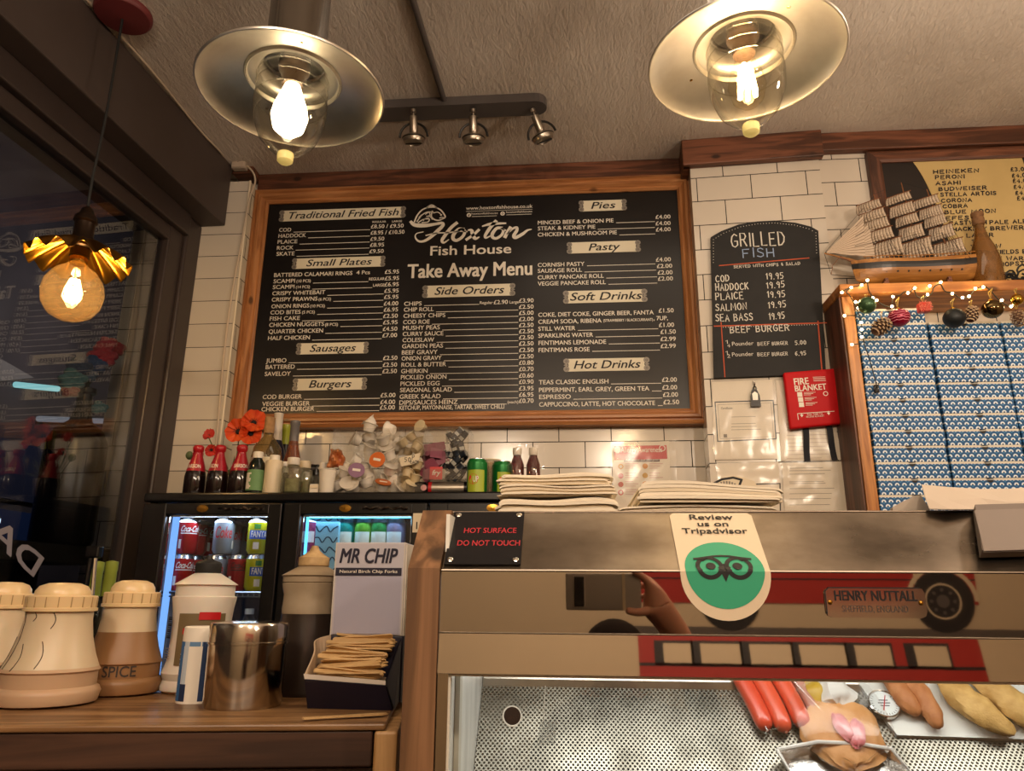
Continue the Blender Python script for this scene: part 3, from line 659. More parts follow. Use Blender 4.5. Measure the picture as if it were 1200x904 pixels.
b = B(cbb); pline(b, [(843, 311.5), (948, 302.5)], .004, CHRED); pline(b, [(837, 382.5), (969, 378.5)], .0045, CHRED); pline(b, [(845, 378), (849.5, 442)], .0035, CHRED); pline(b, [(958.5, 376.5), (963.5, 438)], .0045, CHRED)
for i in range(38):
    t = i/37; c = pp(847.5+t*110, 383.8-t*3.2, CBD); b.disc(c, .0017, CHALK, PF(CBD), .0009, 6)
b.build('border', cbb, label='red chalk lines')
b = B(cbb)
edge = [(836, 308), (836, 281), (848, 273.5), (868, 266), (888, 262.5), (908, 261.5), (931, 264), (948, 268.5), (956, 273), (957, 300)]
for i in range(len(edge)-1):
    a, c = Vector(edge[i]), Vector(edge[i+1]); n = max(int((c-a).length/3.2), 1)
    for k in range(n): p = a+(c-a)*k/n; b.disc(pp(p.x, p.y, CBD), .0016, CHALK, PF(CBD), .0009, 6)
b.build('border', cbb, label='dotted chalk edging')
# plastic sleeves with papers
SLEEVE = glass('clear plastic sleeve', (.96, .95, .93), .05, .45, 2.4, .16)
def quad(b, c, m, d, t, inset=0): 
    P = [pp(*p, d) for p in c]
    b.prism(P, t, m, PF(d))
def sleeve(label, c, d, paint, papers):
    o = [pp(*p, d) for p in c]; cx, cz = sum(p[0] for p in o)/4, min(p[1] for p in o)
    t = thing('plastic_sleeve', label, 'document', PM @ Vector((cx, -d, cz)), pth)
    q = B(t); 
    for pc in papers: quad(q, pc, PAPER, d, .001)
    sh = q.build('sheet', t)
    q = B(t); paint(q, d+.0012); q.build('print', sh)
    q = B(t); n = 14; vs = []; fs = []; rnd = random.Random(int(cx*1e4))
    for j in range(n+1):
        for i in range(n+1):
            u, v = i/n, j/n
            A_ = Vector(o[3]).lerp(Vector(o[2]), u); Bq = Vector(o[0]).lerp(Vector(o[1]), u); p = A_.lerp(Bq, v)
            vs.append((p.x, p.y, .004+.0028*rnd.random()*(1 if 0 < i < n and 0 < j < n else .3)))
    for j in range(n):
        for i in range(n): k = j*(n+1)+i; fs.append((k, k+1, k+n+2, k+n+1))
    q.add(vs, fs, SLEEVE, True, PF(d)); q.build('film', t)
    return t
GREYI = mat('grey small print', '#8d857b', .8)
def lines(q, d, x0, x1, ys, m=GREYI, wd=.0016, vary=True):
    rnd = random.Random(int(x0*7+ys[0]))
    for y in ys:
        xe = x1-(rnd.random()*.35*(x1-x0) if vary else 0); a, c = pp(x0, y, d), pp(xe, y-.02*(xe-x0)*.5, d)
        q.rect(a[0], a[1]-wd/2, c[0], a[1]+wd/2, m, PF(d), .0002)
def cert(q, d):
    o = [pp(*p, d) for p in [(838, 471.5), (906, 469.5), (909.5, 514.5), (841, 517.5)]]
    for k in range(4): q.ribbon([o[k], o[(k+1) % 4]], .004, mat('navy border', '#23303c', .6), PF(d), .0002)
    i_ = [pp(*p, d) for p in [(841, 474.5), (903.5, 472.5), (906.5, 512), (844, 514.5)]]
    for k in range(4): q.ribbon([i_[k], i_[(k+1) % 4]], .0012, GREYI, PF(d), .0003)
    P = pp(845, 480, d); q.text('Certificate', PF(d) @ Matrix.Translation((P[0], P[1], 0)), .008, INKB, w=.04, z=.0004)
    lines(q, d, 857, 893, [489, 497, 500.5, 504]); a = pp(850, 511, d); q.rect(a[0]-.006, a[1]-.006, a[0]+.006, a[1]+.006, GREYI, PF(d), .0004)
def letter(q, d): lines(q, d, 925, 981, [549, 552, 556, 565, 567, 573, 579, 585, 592], vary=True)
def letter2(q, d): lines(q, d, 922, 984, [470+k*4.5 for k in range(16)], mat('pale print', '#b9a79a', .8))
def blank(q, d): 
    o = [pp(*p, d) for p in [(872, 568), (914, 567), (914.5, 600), (872, 601)]]
    for k in (0, 1, 3): q.ribbon([o[k], o[(k+1) % 4]], .004, INKB, PF(d), .0002)
    lines(q, d, 876, 905, [575, 580])
sleeve('certificate in a clear plastic sleeve under the chalkboard on the pillar', [(832.5, 446), (908, 443), (913.5, 539.5), (836.5, 540.5)], .003, cert, [[(834, 448), (905, 445), (911, 538), (838, 539)]])
sleeve('pink tinted sheet in a clear sleeve behind the fire blanket', [(907, 444), (968, 442), (991, 540), (915, 541)], .002, letter2, [[(909, 446), (966, 444), (988, 539), (916, 540)]])
sleeve('white printed letter in a clear sleeve below the black straps', [(915, 541), (989, 539.5), (995, 604), (919, 606)], .004, letter, [[(916, 543), (987, 541), (993, 603), (920, 605)]])
sleeve('blank white sheet in a sleeve below the certificate', [(838, 541.5), (913, 540), (917, 606), (841, 607)], .002, blank, [[(840, 543), (912, 541.5), (916, 605), (842, 606)]])
# fire blanket case
FBD = .006
RED = mat('red plastic case', '#bf0912', .55, spec=.25); REDL = mat('red', '#b3161c', .4)
o = [pp(*p, .03) for p in [(917.5, 437), (978, 432), (989, 497), (925.5, 503.5)]]
cx = sum(p[0] for p in o)/4; cz = min(p[1] for p in o)
fb = thing('fire_blanket', 'red fire blanket case with two black pull straps on the pillar', 'fire blanket', PM @ Vector((cx, -.006, cz)), pth)
bm = bmesh.new(); vv = [bm.verts.new((x, y, z)) for z in (.011, .036) for x, y in (o[3], o[2], o[1], o[0])]
for f in ((0, 3, 2, 1), (4, 5, 6, 7), (0, 1, 5, 4), (1, 2, 6, 5), (2, 3, 7, 6), (3, 0, 4, 7)): bm.faces.new([vv[i] for i in f])
bmesh.ops.recalc_face_normals(bm, faces=bm.faces[:]); bmesh.ops.bevel(bm, geom=bm.edges[:], offset=.008, segments=3, profile=.5, affect='EDGES')
q = B(fb); q.bmadd(bm, RED, True, PF(0)); q.build('case', fb)
q = B(fb); d = .0365
def fbt(s, xl, y, xr, h, **k):
    P, Q = pp(xl, y, d), pp(xr, y, d); an = R_(2.5)
    q.text(s, PF(d) @ Matrix.Translation((P[0], P[1], 0)) @ Matrix.Rotation(an, 4, 'Z'), h, INKW, w=Q[0]-P[0], **k)
fbt('FIRE', 931, 451.5, 948, .024, bold=.03); fbt('BLANKET', 932, 459, 969, .021, bold=.03)
for k, y in enumerate((462.5, 468.5, 474.5)):
    a = pp(937.2+k*1.0, y, d); q.rect(a[0]-.0085, a[1]-.0085, a[0]+.0085, a[1]+.0085, INKW, PF(d), .0005)
    for j in range(3): c = pp(942+k, y-2+j*1.5, d); q.rect(c[0], c[1], c[0]+.04-.008*j, c[1]+.0016, INKW, PF(d), .0005)
for j in range(4): c = pp(952.5+j*.3, 442.5+j*1.5, d); q.rect(c[0], c[1], c[0]+.042, c[1]+.0014, INKW, PF(d), .0005)
c = pp(967.5, 461.5, d); q.ring(c, .006, .0085, INKW, PF(d), .0005, 16)
a, c = pp(934.5, 485, d), pp(977.5, 482.2, d); q.ribbon([a, c], .0022, INKW, PF(d), .0005); q.ribbon([a, pp(935.5, 492, d)], .0022, INKW, PF(d), .0005)
fbt('PULL TABS TO', 946, 487.3, 964, .007); fbt('RELEASE BLANKET', 945, 489.8, 966, .006)
for x, y in ((939.5, 487), (971, 484.5)):
    c = pp(x, y, d); q.flat([(c[0]-.006, c[1]+.002), (c[0], c[1]-.007), (c[0]+.006, c[1]+.002)], INKW, PF(d), .0005); q.rect(c[0]-.0018, c[1]+.002, c[0]+.0018, c[1]+.008, INKW, PF(d), .0005)
q.build('lettering', fb)
for (xa, ya), (xb, yb), (xm, ym) in (((945, 501.5), (947, 540), (945.8, 520)), ((972.5, 499), (979.5, 539), (975, 518))):
    q = B(fb); pts = [pp(xa, ya, .02), pp(xm, ym, .02), pp(xb, yb, .02)]
    wd = .020; vs = []; L = smooth_line([(p[0], p[1], 0) for p in pts], 5); n = len(L)
    for i, p in enumerate(L):
        for sx in (-1, 1):
            for h in (.010, .0125): vs.append((p.x+sx*wd/2, p.y, h+.004*math.sin(i*.6)))
    fs = []
    for i in range(n-1):
        a = 4*i; fs += [(a, a+2, a+6, a+4), (a+1, a+5, a+7, a+3), (a, a+4, a+5, a+1), (a+2, a+3, a+7, a+6)]
    fs += [(0, 1, 3, 2), (4*n-4, 4*n-2, 4*n-1, 4*n-3)]
    q.add(vs, fs, mat('black webbing', '#191a22', .8), False, PF(0)); q.build('strap', fb)
# bulldog clip hanging over the certificate
c = pp(884, 470, .012); kc = thing('bulldog_clip', 'small black bulldog clip hanging over the certificate', 'clip', PM @ Vector((c[0], -.012, c[1])), pth)
q = B(kc); c1 = pp(884, 450, .012); q.tube([PM @ Vector((c1[0], -.001, c1[1]+.012)), PM @ Vector((c1[0], -.012, c1[1]+.01)), PM @ Vector((c1[0], -.014, c1[1])), PM @ Vector((c1[0], -.008, c1[1]-.01))], .003, CHROME); q.tube([PM @ Vector((c1[0]+.006*math.cos(a*.9), -.012, c1[1]-.018+.008*math.sin(a*.9))) for a in range(7)], .0022, BLACKP, 6, True); q.build('hook', kc)
q = B(kc); A_, Z_ = pp(884.5, 466, .012); q.prism([(A_-.017, Z_-.035), (A_+.018, Z_-.035), (A_+.016, Z_+.006), (A_+.007, Z_+.030), (A_-.007, Z_+.030), (A_-.015, Z_+.006)], .012, BLACKP, PF(.008)); q.build('jaw', kc)
q = B(kc); q.prism([(A_-.009, Z_-.012), (A_+.009, Z_-.012), (A_+.010, Z_+.012), (A_, Z_+.02), (A_-.010, Z_+.012)], .001, CHROME, PF(.0205)); q.build('lever', kc, label='chrome lever')
# allergy poster on the back wall
pa = [at(x, y, YB-.002) for x, y in ((717.5, 520), (784, 517), (787, 604), (718.5, 606))]
t = thing('allergy_poster', 'white and red allergy poster in a clear sleeve under the menu board', 'poster', (pa[3].x+.12, YB-.002, pa[3].z))
def wm(px, py): P = at(px, py, YB-.003); return P.x, P.z
MW = FR((0, YB-.003, 0))
q = B(t); q.prism([(p.x, p.z) for p in (pa[3], pa[2], pa[1], pa[0])], .0012, PAPER, FR((0, YB-.001, 0))); sh = q.build('sheet', t)
q = B(t); q.flat([wm(720, 539.5), wm(782, 538), wm(781, 522), wm(719.5, 523)], mat('poster red', '#c4393a', .6), MW, .0004)
P = wm(727.5, 530.5); q.text('Allergy Awareness', FR((P[0], YB-.003, P[1])), .020, INKW, w=wm(776, 530)[0]-P[0], bold=.01, z=.0008)
P = wm(732, 541.5); a, c = wm(731.5, 541.6), wm(773, 538.5); q.rect(a[0], a[1], c[0], c[1], mat('poster dark band', '#4a2a26', .6), MW, .0007)
q.text('Ask about our allergens', FR((a[0]+.005, YB-.003, a[1]+.004)), .007, INKW, w=c[0]-a[0]-.01, z=.001)
c = wm(723.5, 527.5); q.disc(c, .0125, INKW, MW, .0008)
c = wm(776, 525.5); q.ring(c, .009, .012, INKW, MW, .0008)
for k, y in enumerate((547, 558, 568, 577.5)):
    for j, x in enumerate((727.5, 756)):
        c = wm(x, y-.5*j); col = ('#d9a02c', '#cf8a2a', '#c43b32', '#c99a3a', '#c9614a', '#d9932b', '#c43b32', '#cf8a2a')[k*2+j]
        (q.disc if (k+j) % 3 else q.ring)(*((c, .010) if (k+j) % 3 else (c, .006, .010)), mat('poster icon', col, .6), MW, .0006)
        for l in range(3): a = wm(x+5, y-3+2.6*l); q.rect(a[0], a[1], a[0]+.05-.01*((l+k) % 3), a[1]+.0018, mat('poster text', '#cc9999', .7), MW, .0006)
q.build('print', sh)
q = B(t); n = 12; vs = []; fs = []; rnd = random.Random(5)
for j in range(n+1):
    for i in range(n+1):
        p = pa[3].lerp(pa[2], i/n).lerp(pa[0].lerp(pa[1], i/n), j/n); vs.append((p.x+(.03*(i/n)-.006), YB-.005-.003*rnd.random(), p.z+.006*(j/n)))
for j in range(n):
    for i in range(n): k = j*(n+1)+i; fs.append((k, k+1, k+n+2, k+n+1))
q.add(vs, fs, SLEEVE, True); q.build('film', t)
# arched plaque low on the pillar
o = [pp(*p, .012) for p in [(826, 575), (832, 568), (845, 560.5), (860, 558), (872, 560), (884, 564.5), (890, 575), (892, 606), (826, 606)]]
t = thing('arched_plaque', 'small arched plaque with a black edged emblem behind the folded paper', 'plaque', PM @ Vector((o[4][0], -.012, o[7][1])), pth)
q = B(t); q.prism(o[::-1], .008, CREAM, PF(.006)); q.build('board', t)
q = B(t); e = [pp(*p, .0145) for p in [(828, 574), (834, 568), (846, 562), (859, 560), (869, 562.5)]]; q.ribbon(e, .008, INKB, PF(.0145), .0002); q.ribbon([e[-1], pp(865, 573, .0145), pp(862, 585, .0145)], .008, INKB, PF(.0145), .0003)
for k in range(9): c = pp(836+k*3.2, 571.5-5.5*math.sin(k/8*2.6), .0145); q.rect(c[0]-.004, c[1]-.006, c[0]+.002, c[1]+.006, GREYI, PF(.0145), .0002)
q.build('emblem', t)
# ------------------------------------------------------------------ ceiling: conduit, track spots, pendants
GREYC = mat('grey enamel', '#56504e', .4)
ta, tb = atz(430, 131, CEIL-.03), atz(641, 128, CEIL-.03)
tk = thing('track_spotlight', 'grey ceiling bar with three small chrome spotlights', 'spotlight', ((ta.x+tb.x)/2, ta.y, CEIL))
q = B(tk); yb_ = (ta.y+tb.y)/2; bw = .042
out = [(ta.x-.12, yb_-bw), (tb.x-bw, yb_-bw)]+[(tb.x-bw+bw*math.sin(a*math.pi/8), yb_-bw*math.cos(a*math.pi/8)) for a in range(1, 8)]+[(tb.x-bw, yb_+bw), (ta.x-.12, yb_+bw)]
q.prism(out, -.035, GREYC, FR((0, 0, CEIL-.001), (1, 0, 0), (0, 1, 0))); q.build('bar', tk)
SPOTM = mat('satin nickel', '#b4aa9c', .3, 1.0); SPOTD = mat('spot black', '#1c1917', .4)
for i, (px, py, tl) in enumerate(((484.5, 149, 0), (554.5, 147, 0), (624, 145, -.35))):
    P = atz(px, 128, CEIL-.04)
    hd = B(tk); M = Matrix.Translation(P) @ Euler((R_(14), tl, 0)).to_matrix().to_4x4() @ Matrix.Scale(1.0, 4)
    hd.lathe([(.010, 0), (.010, -.012), (.004, -.014), (.004, -.028)], SPOTM, 12, M)
    hd.lathe([(1e-4, -.026), (.015, -.028), (.016, -.085), (.013, -.092), (1e-4, -.093)], SPOTM, 16, M)
    h = hd.build('spot_head', tk)
    a = B(tk); a.tube([M @ Vector((.052*math.cos(t), 0, -.104+.052*math.sin(t))) for t in [math.pi*k/12 for k in range(13)]], .0045, SPOTD); a.build('yoke', h)
    a = B(tk); a.lathe([(.014, -.090), (.026, -.096), (.039, -.104), (.041, -.112), (.037, -.124), (.028, -.128), (.026, -.120), (1e-4, -.116)], SPOTM, 24, M); a.lathe([(.0415, -.107), (.043, -.109), (.0415, -.111)], SPOTD, 24, M)
    a.box((0, 0, -.129), (.06, .004, .004), SPOTD, M=M); a.build('lamp_ring', h)
ca, cb_ = atz(480, -12, CEIL-.012), atz(522.5, 124, CEIL-.012)
q = B(); q.cyl((ca.x, ca.y, CEIL-.012), (cb_.x, cb_.y, CEIL-.012), .0105, GREYC, 10)
q.build('conduit', None, 'straight grey conduit pipe along the ceiling to the spotlight bar', 'pipe', loc=(cb_.x, cb_.y, CEIL-.012))
# industrial pendants
MIRR = mat('polished aluminium', '#f4efe6', .34, 1.0, bump=(14, .35), var=(7, '#cfc8bc')); MIRT = mat('satin aluminium', '#9b938a', .22, 1.0)
BULBG = glass('bulb glass', (1, .97, .90), .03, .45, 3.5); COVG = glass('pendant glass', (.97, .96, .92), .06, .7, 2.2)
FIL = emis('filament glow', (1, .62, .25), 90); FROST = emis('frosted bulb glow', (1, .78, .48), 14)
def pendant(P, label, frosted):
    t = thing('pendant_lamp', label, 'pendant lamp', P, 0)
    q = B('l'); q.shell([(.058, CEIL-P[2]-.002), (.058, .075), (.062, .07)], MIRT, .003, seg=36); q.build('neck', t)
    q = B('l'); q.shell([(.060, .078), (.064, .050), (.072, .040), (.088, .036), (.091, .030), (.094, .034), (.130, .026), (.160, .014), (.176, .004), (.179, .0), (.178, -.003)], MIRR, .0025, seg=64)
    sh = q.build('shade', t); fixn(sh)
    for a in (2.4, 5.2): q = B('l'); q.ball((.118*math.cos(a), .118*math.sin(a), .034), .007, BRASS, 8); q.build('screw', sh)
    q = B('l'); q.lathe([(.030, .10), (.030, .052), (.027, .048), (.022, .040), (.0205, .018), (1e-4, .018)], mat('dark bronze holder', '#4b3a2c', .4, .6), 20); q.build('socket', t)
    if frosted:
        q = B('l'); q.lathe([(1e-4, .03), (.014, .02), (.018, .008), (.031, -.030), (.035, -.052), (.029, -.078), (.014, -.092), (1e-4, -.095)], FROST, 24); q.build('bulb', t)
    else:
        q = B('l'); q.lathe([(.012, .03), (.016, .012), (.031, -.030), (.035, -.052), (.028, -.080), (.013, -.094), (1e-4, -.097)], BULBG, 24); bu = q.build('bulb', t)
        q = B('l')
        for k in range(6): a = k*math.pi/3; q.tube([(.009*math.cos(a), .009*math.sin(a), -.008), (.016*math.cos(a+.3), .016*math.sin(a+.3), -.07)], .0042, FIL, 6)
        q.cyl((0, 0, .03), (0, 0, -.03), .003, BULBG, 8); q.build('filament', bu)
    q = B('l'); q.lathe([(.064, .06), (.066, .04), (.067, .02), (.069, .012), (.067, .004), (.070, -.03), (.067, -.066), (.054, -.100), (.032, -.124), (.015, -.136)], COVG, 40); cv = q.build('glass_cover', t)
    for z in (.03, .008, -.02): 
        q = B('l'); q.tube([(.0685*math.cos(2*math.pi*k/40), .0685*math.sin(2*math.pi*k/40), z) for k in range(40)], .0012, COVG, 5, True); q.build('glass_rib', cv)
    q = B('l'); q.lathe([(.015, -.134), (.0155, -.139), (.0145, -.150), (.010, -.154), (1e-4, -.155)], mat('pale tip glass', '#e6d89a', .2, emit=.35, ecol='#ffd873'), 20); q.build('tip', t)  # tip emits faintly, imitating bulb light caught in it
    light('pendant_light', 'POINT', (0, 0, -.06), PEND_W, (1, .77, .50), .03, parent=t)
    return t
P1, P2 = at(342, 110, 1.2), at(873, 74, 1.2)
pendant(tuple(P1), 'polished pendant lamp on the left with a white glowing bulb', True)
pendant(tuple(P2), 'polished pendant lamp on the right with a visible filament bulb', False)
# small brass pendant at the window
rp = atz(140, 14, CEIL)
bl = thing('brass_pendant', 'small fluted brass pendant with a round bulb by the window', 'pendant lamp', (rp.x+.014, rp.y, 2.412))
H = CEIL-2.412
BRZ = mat('dark bronze', '#3a2c22', .35, .8); GOLD = mat('gold fluted metal', '#b5832b', .28, 1.0)
q = B('l'); q.lathe([(.085, H-.002), (.085, H-.014), (.078, H-.022), (.012, H-.03), (1e-4, H-.03)], mat('red ceiling rose', '#6e2a2c', .5), 32); q.build('ceiling_rose', bl)
q = B('l'); q.tube(smooth_line([(0, 0, H-.03), (.004, 0, H*.6), (-.003, 0, .3), (0, 0, .2)], 4), .004, BLACKM); q.build('cord', bl)
q = B('l'); q.lathe([(.006, .215), (.016, .205), (.020, .19), (.030, .18), (.032, .165), (.027, .16), (.027, .12), (.030, .115), (.034, .10), (.034, .085), (.026, .08), (.026, .055), (1e-4, .055)], BRZ, 24); q.build('socket', bl)
def flute(r, z, t):
    k = max(0, (r-.03)/.12); c = math.cos(14*t)
    return r*(1+.07*k*math.cos(7*t)**2), z+.014*k*c-.0*c
q = B('l'); q.shell([(.030, .105), (.045, .100), (.075, .083), (.105, .062), (.130, .040)], GOLD, .0018, seg=168, fn=flute); q.build('shade', bl)
q = B('l'); q.lathe([(.017, .06), (.019, .04), (.030, .026), (.055, .008), (.074, -.022), (.080, -.055), (.074, -.090), (.055, -.118), (.028, -.133), (1e-4, -.136)], glass('amber bulb glass', (1, .90, .70), .04, .6, 2.6, .03, ('#ffd9a0', .03)), 32); gb = q.build('bulb', bl)
q = B('l')
for k in range(7): a = k*2*math.pi/7; q.tube([(.010*math.cos(a), .010*math.sin(a), -.015), (.020*math.cos(a+.4), .020*math.sin(a+.4), -.05), (.012*math.cos(a+.8), .012*math.sin(a+.8), -.08)], .0032, FIL, 6)
q.cyl((0, 0, .03), (0, 0, -.03), .004, BULBG, 8); q.build('filament', gb)
q = B('l'); q.lathe([(.022, .056), (.024, .050), (.024, .040), (.021, .034)], BRASS, 24); q.build('collar', bl)
light('brass_pendant_light', 'POINT', (0, 0, -.045), BRASS_W, (1, .68, .34), .025, parent=bl)
# junction box and white cable in the corner
jb = at(283, 195, 2.70); JB = thing('junction_box', 'small white junction box in the ceiling corner above the tiled return', 'junction box', (jb.x, 2.705, jb.z-.035))
q = B(JB); q.box((jb.x, 2.685, jb.z), (.062, .034, .052), mat('aged white plastic', '#b7a795', .5), .005); q.box((jb.x, 2.667, jb.z), (.054, .003, .045), mat('aged white plastic lid', '#bfae9c', .5), .001); q.build('box', JB)
q = B(JB); q.cyl((jb.x, 2.666, jb.z+.004), (jb.x, 2.664, jb.z+.004), .004, GREYM, 10); q.build('screw', JB)
q = B(JB); q.box((jb.x+.005, 2.75, jb.z), (.09, .09, .06), DWOOD, .003); q.build('backing_block', JB)
WC = mat('cable white', '#cbb9a2', .5)
cpts = [atz(100, -2, CEIL-.008), atz(135, 35, CEIL-.008), atz(182, 88, CEIL-.008), atz(232, 150, CEIL-.008), atz(258, 178, CEIL-.010), at(264, 190, 2.69), at(270, 197, 2.69), at(277, 197, 2.695)]
q = B(); q.tube(smooth_line(cpts, 5), .004, WC); q.build('cable', None, 'white cable along the ceiling edge into the junction box', 'cable', loc=tuple(cpts[3]))
c2 = [at(290, 195, 2.69), at(297, 203, 2.69), at(299, 214, 2.70), at(294, 228, 2.695), at(289, 250, 2.694), at(283, 285, 2.694), at(276, 320, 2.694), at(268, 370, 2.694), at(261, 430, 2.694), at(256, 490, 2.694), at(252, 535, 2.694), at(250, 570, 2.694)]
q = B(); q.tube(smooth_line(c2, 5), .0042, WC); q.build('cable', None, 'white cable running down the tiled return from the junction box', 'cable', loc=tuple(c2[4]))
# ------------------------------------------------------------------ back bar fridge
FY = 2.3; FZ = 1.861; FB = FZ-.88; FX0 = at(166, 600, FY).x; FX1 = FX0+1.40
q = B(); q.box2((FX0-.0, FY+.02, 0), (FX1, 2.79, FB-.002), mat('dark counter base', '#1d1a19', .6)); q.box2((FX0-.0, FY, FB-.04), (FX1, 2.79, FB-.002), BLACKM, .004)
q.build('back_counter', None, 'dark plinth counter carrying the black fridges', 'counter', loc=(0, FY, 0))
fr = thing('bottle_fridge', 'black glass fronted back bar fridge with lit shelves of cans', 'fridge', ((FX0+FX1)/2, FY, FB))
BF = mat('black fridge enamel', '#0c0b0c', .25); LINER = mat('pale fridge liner', '#c9d2de', .35)
q = B(fr); q.box2((FX0, FY+.045, FZ-.028), (FX1, 2.76, FZ), BF, .004); q.box2((FX0, FY, FZ-.030), (FX1, FY+.05, FZ), BF, .006); q.build('top', fr)
q = B(fr); q.box2((FX0, FY+.045, FB), (FX0+.02, 2.76, FZ-.03), BF); q.box2((FX1-.02, FY+.045, FB), (FX1, 2.76, FZ-.03), BF); q.box2((FX0, 2.74, FB), (FX1, 2.76, FZ-.03), BF); q.box2((FX0, FY+.045, FB), (FX1, 2.76, FB+.06), BF); q.build('case', fr)
q = B(fr); q.box2((FX0+.02, 2.70, FB+.06), (FX1-.02, 2.74, FZ-.03), mat('dark back liner', '#3b4048', .4))
q.box2((FX0+.02, FY+.05, FZ-.032), (FX1-.02, 2.74, FZ-.030), LINER); q.box2((FX0+.021, FY+.05, FB+.06), (FX0+.05, 2.70, FZ-.034), LINER); q.build('liner', fr)
doors = [(166, 334, 194, 313.5), (336, 497, 352, 482), (499, 640, 514, 624)]
dxs = []
for i, (a, c, ga, gc) in enumerate(doors):
    xa, xc = at(a, 690, FY).x, at(c, 690, FY).x
    xa = FX0+.466*i+.003; xc = FX0+.466*(i+1)-.003
    g0, g1 = at(ga, 604, FY).x, at(gc, 604, FY).x
    zt_ = at(ga, 603.5, FY).z; zb = FB+.10
    if i == 2: g0, g1 = xa+.06, xc-.06
    dxs.append((xa, xc, g0, g1, zt_, zb))
    q = B(fr); ztop = FZ-.034
    q.box2((xa, FY, FB+.01), (g0, FY+.04, ztop), BF, .004); q.box2((g1, FY, FB+.01), (xc, FY+.04, ztop), BF, .004); q.box2((g0-.004, FY, zt_), (g1+.004, FY+.04, ztop), BF, .004); q.box2((g0-.004, FY, FB+.01), (g1+.004, FY+.04, zb), BF, .004)
    d = q.build('door', fr)
    q = B(fr); q.box2((g0-.004, FY+.012, zb-.004), (g1+.004, FY+.016, zt_+.004), glass('fridge glass', (.9, .93, .97), .05, .6, 3.5)); q.build('glass_panel', d)
    q = B(fr); e = .005
    q.box2((g0, FY+.018, zb), (g0+e, FY+.024, zt_), CHROME); q.box2((g1-e, FY+.018, zb), (g1, FY+.024, zt_), CHROME); q.box2((g0, FY+.018, zt_-e), (g1, FY+.024, zt_), CHROME); q.build('gasket', d)
    q = B(fr); xb = (xa+xc)/2-.03; q.lathe([(1e-4, .0), (.019, 0), (.019, .003), (.0, .004)], BRASS, 20, Matrix.Translation((xb, FY-.001, ztop-.018)) @ Matrix.Rotation(R_(90), 4, 'X') @ Matrix.Diagonal((1, .6, 1, 1))); q.build('lock', d, label='round brass lock')
    q = B(fr); q.tube([(xb+.055+k*.012, FY-.004-.003*math.sin(k*1.3), ztop-.018+.003*math.sin(k*2.1)) for k in range(13)], .004, CHROME, 6); q.build('handle', d)
COOL = emis('cool fridge light', '#7fb4ff', 1.3); COOL2 = emis('cyan fridge light', '#66d4ff', 2.2)
a, c = dxs[0], dxs[1]
q = B(fr); q.box2((a[2]-.002, FY+.05, FB+.12), (a[2]+.016, FY+.062, a[4]+.01), COOL); q.build('light_strip', fr, label='blue white light strip')
q = B(fr); q.box2((c[2]+.002, FY+.05, c[4]-.006), (c[3], FY+.058, c[4]+.001), COOL2); q.box2((c[2]+.002, FY+.05, FB+.12), (c[2]+.009, FY+.058, c[4]), COOL2); q.build('light_strip', fr, label='cyan light strip')
q = B(fr); q.box2((c[0]-.016, FY+.05, FB+.06), (c[0]-.004, 2.70, FZ-.034), LINER); q.build('partition', fr)
q = B(fr); q.box2((dxs[1][1]-.0, FY+.05, FB+.06), (dxs[1][1]+.012, 2.70, FZ-.034), LINER); q.build('partition', fr)
light('fridge_left_light', 'AREA', (a[2]+.16, FY+.07, a[4]-.004), .8, (.70, .83, 1), .32, .05, (R_(-25), 0, 0))
light('fridge_right_light', 'AREA', ((c[2]+c[3])/2, FY+.07, c[4]-.012), .45, (.45, .82, 1), .36, .04, (R_(-30), 0, 0))
SZ = at(240, 692.5, FY+.05).z; WIRE = mat('wire shelf', '#8f959c', .3, 1.0)
for i, (d, z) in enumerate(((a, SZ), (a, SZ-.26), (c, SZ), (c, SZ-.26))):
    q = B(fr); x0_, x1_ = d[0]+.03, d[1]-.03
    q.tube([(x0_, FY+.055, z-.006), (x1_, FY+.055, z-.006)], .0045, WIRE, 6); q.tube([(x0_, FY+.055, z-.018), (x1_, FY+.055, z-.018)], .003, WIRE, 6); q.tube([(x0_, 2.68, z-.006), (x1_, 2.68, z-.006)], .004, WIRE, 6)
    k = x0_
    while k < x1_: q.tube([(k, FY+.055, z-.018), (k, FY+.056, z-.003), (k, 2.68, z-.003)], .0016, WIRE, 5); k += .018
    q.build('wire_shelf', fr)
q = B(fr); q.box2((dxs[1][3]+.006, FY-.002, dxs[1][4]-.055), (dxs[1][3]+.034, FY-.0005, dxs[1][4]+.004), CREAM); q.rect(0, 0, .004, .022, INKB, FR((dxs[1][3]+.017, FY-.0025, dxs[1][4]-.045))); q.build('price_tag', fr, label='cream sticker with a black stroke')
# drink cans
ALU = mat('can aluminium', '#c8ccd0', .25, 1.0)
def canlabel(q, s, r, z, h, m, arc, bold=.0, shear=0, up=False):
    v, f = glyphs(s, bold); x0 = min(p[0] for p in v); x1 = max(p[0] for p in v); k = h/CAPH; kx = arc*r/(x1-x0); vs = []
    for x, y, _ in v:
        u = (x-x0)*kx-arc*r/2+shear*y*k; w_ = y*k
        if up: u, w_ = -w_+h/2, (x-x0)*kx-arc*r/2
        a = u/r-math.pi/2; vs.append(((r+.0005)*math.cos(a), (r+.0005)*math.sin(a), z+w_))
    q.add(vs, f, m)
def patch(q, r, z0, z1, a0, a1, m, n=8, off=.0003):
    vs = []; fs = []
    for i in range(n+1):
        a = a0+(a1-a0)*i/n-math.pi/2
        for z in (z0, z1): vs.append(((r+off)*math.cos(a), (r+off)*math.sin(a), z))
    for i in range(n): fs.append((2*i, 2*i+2, 2*i+3, 2*i+1))
    q.add(vs, fs, m, True)
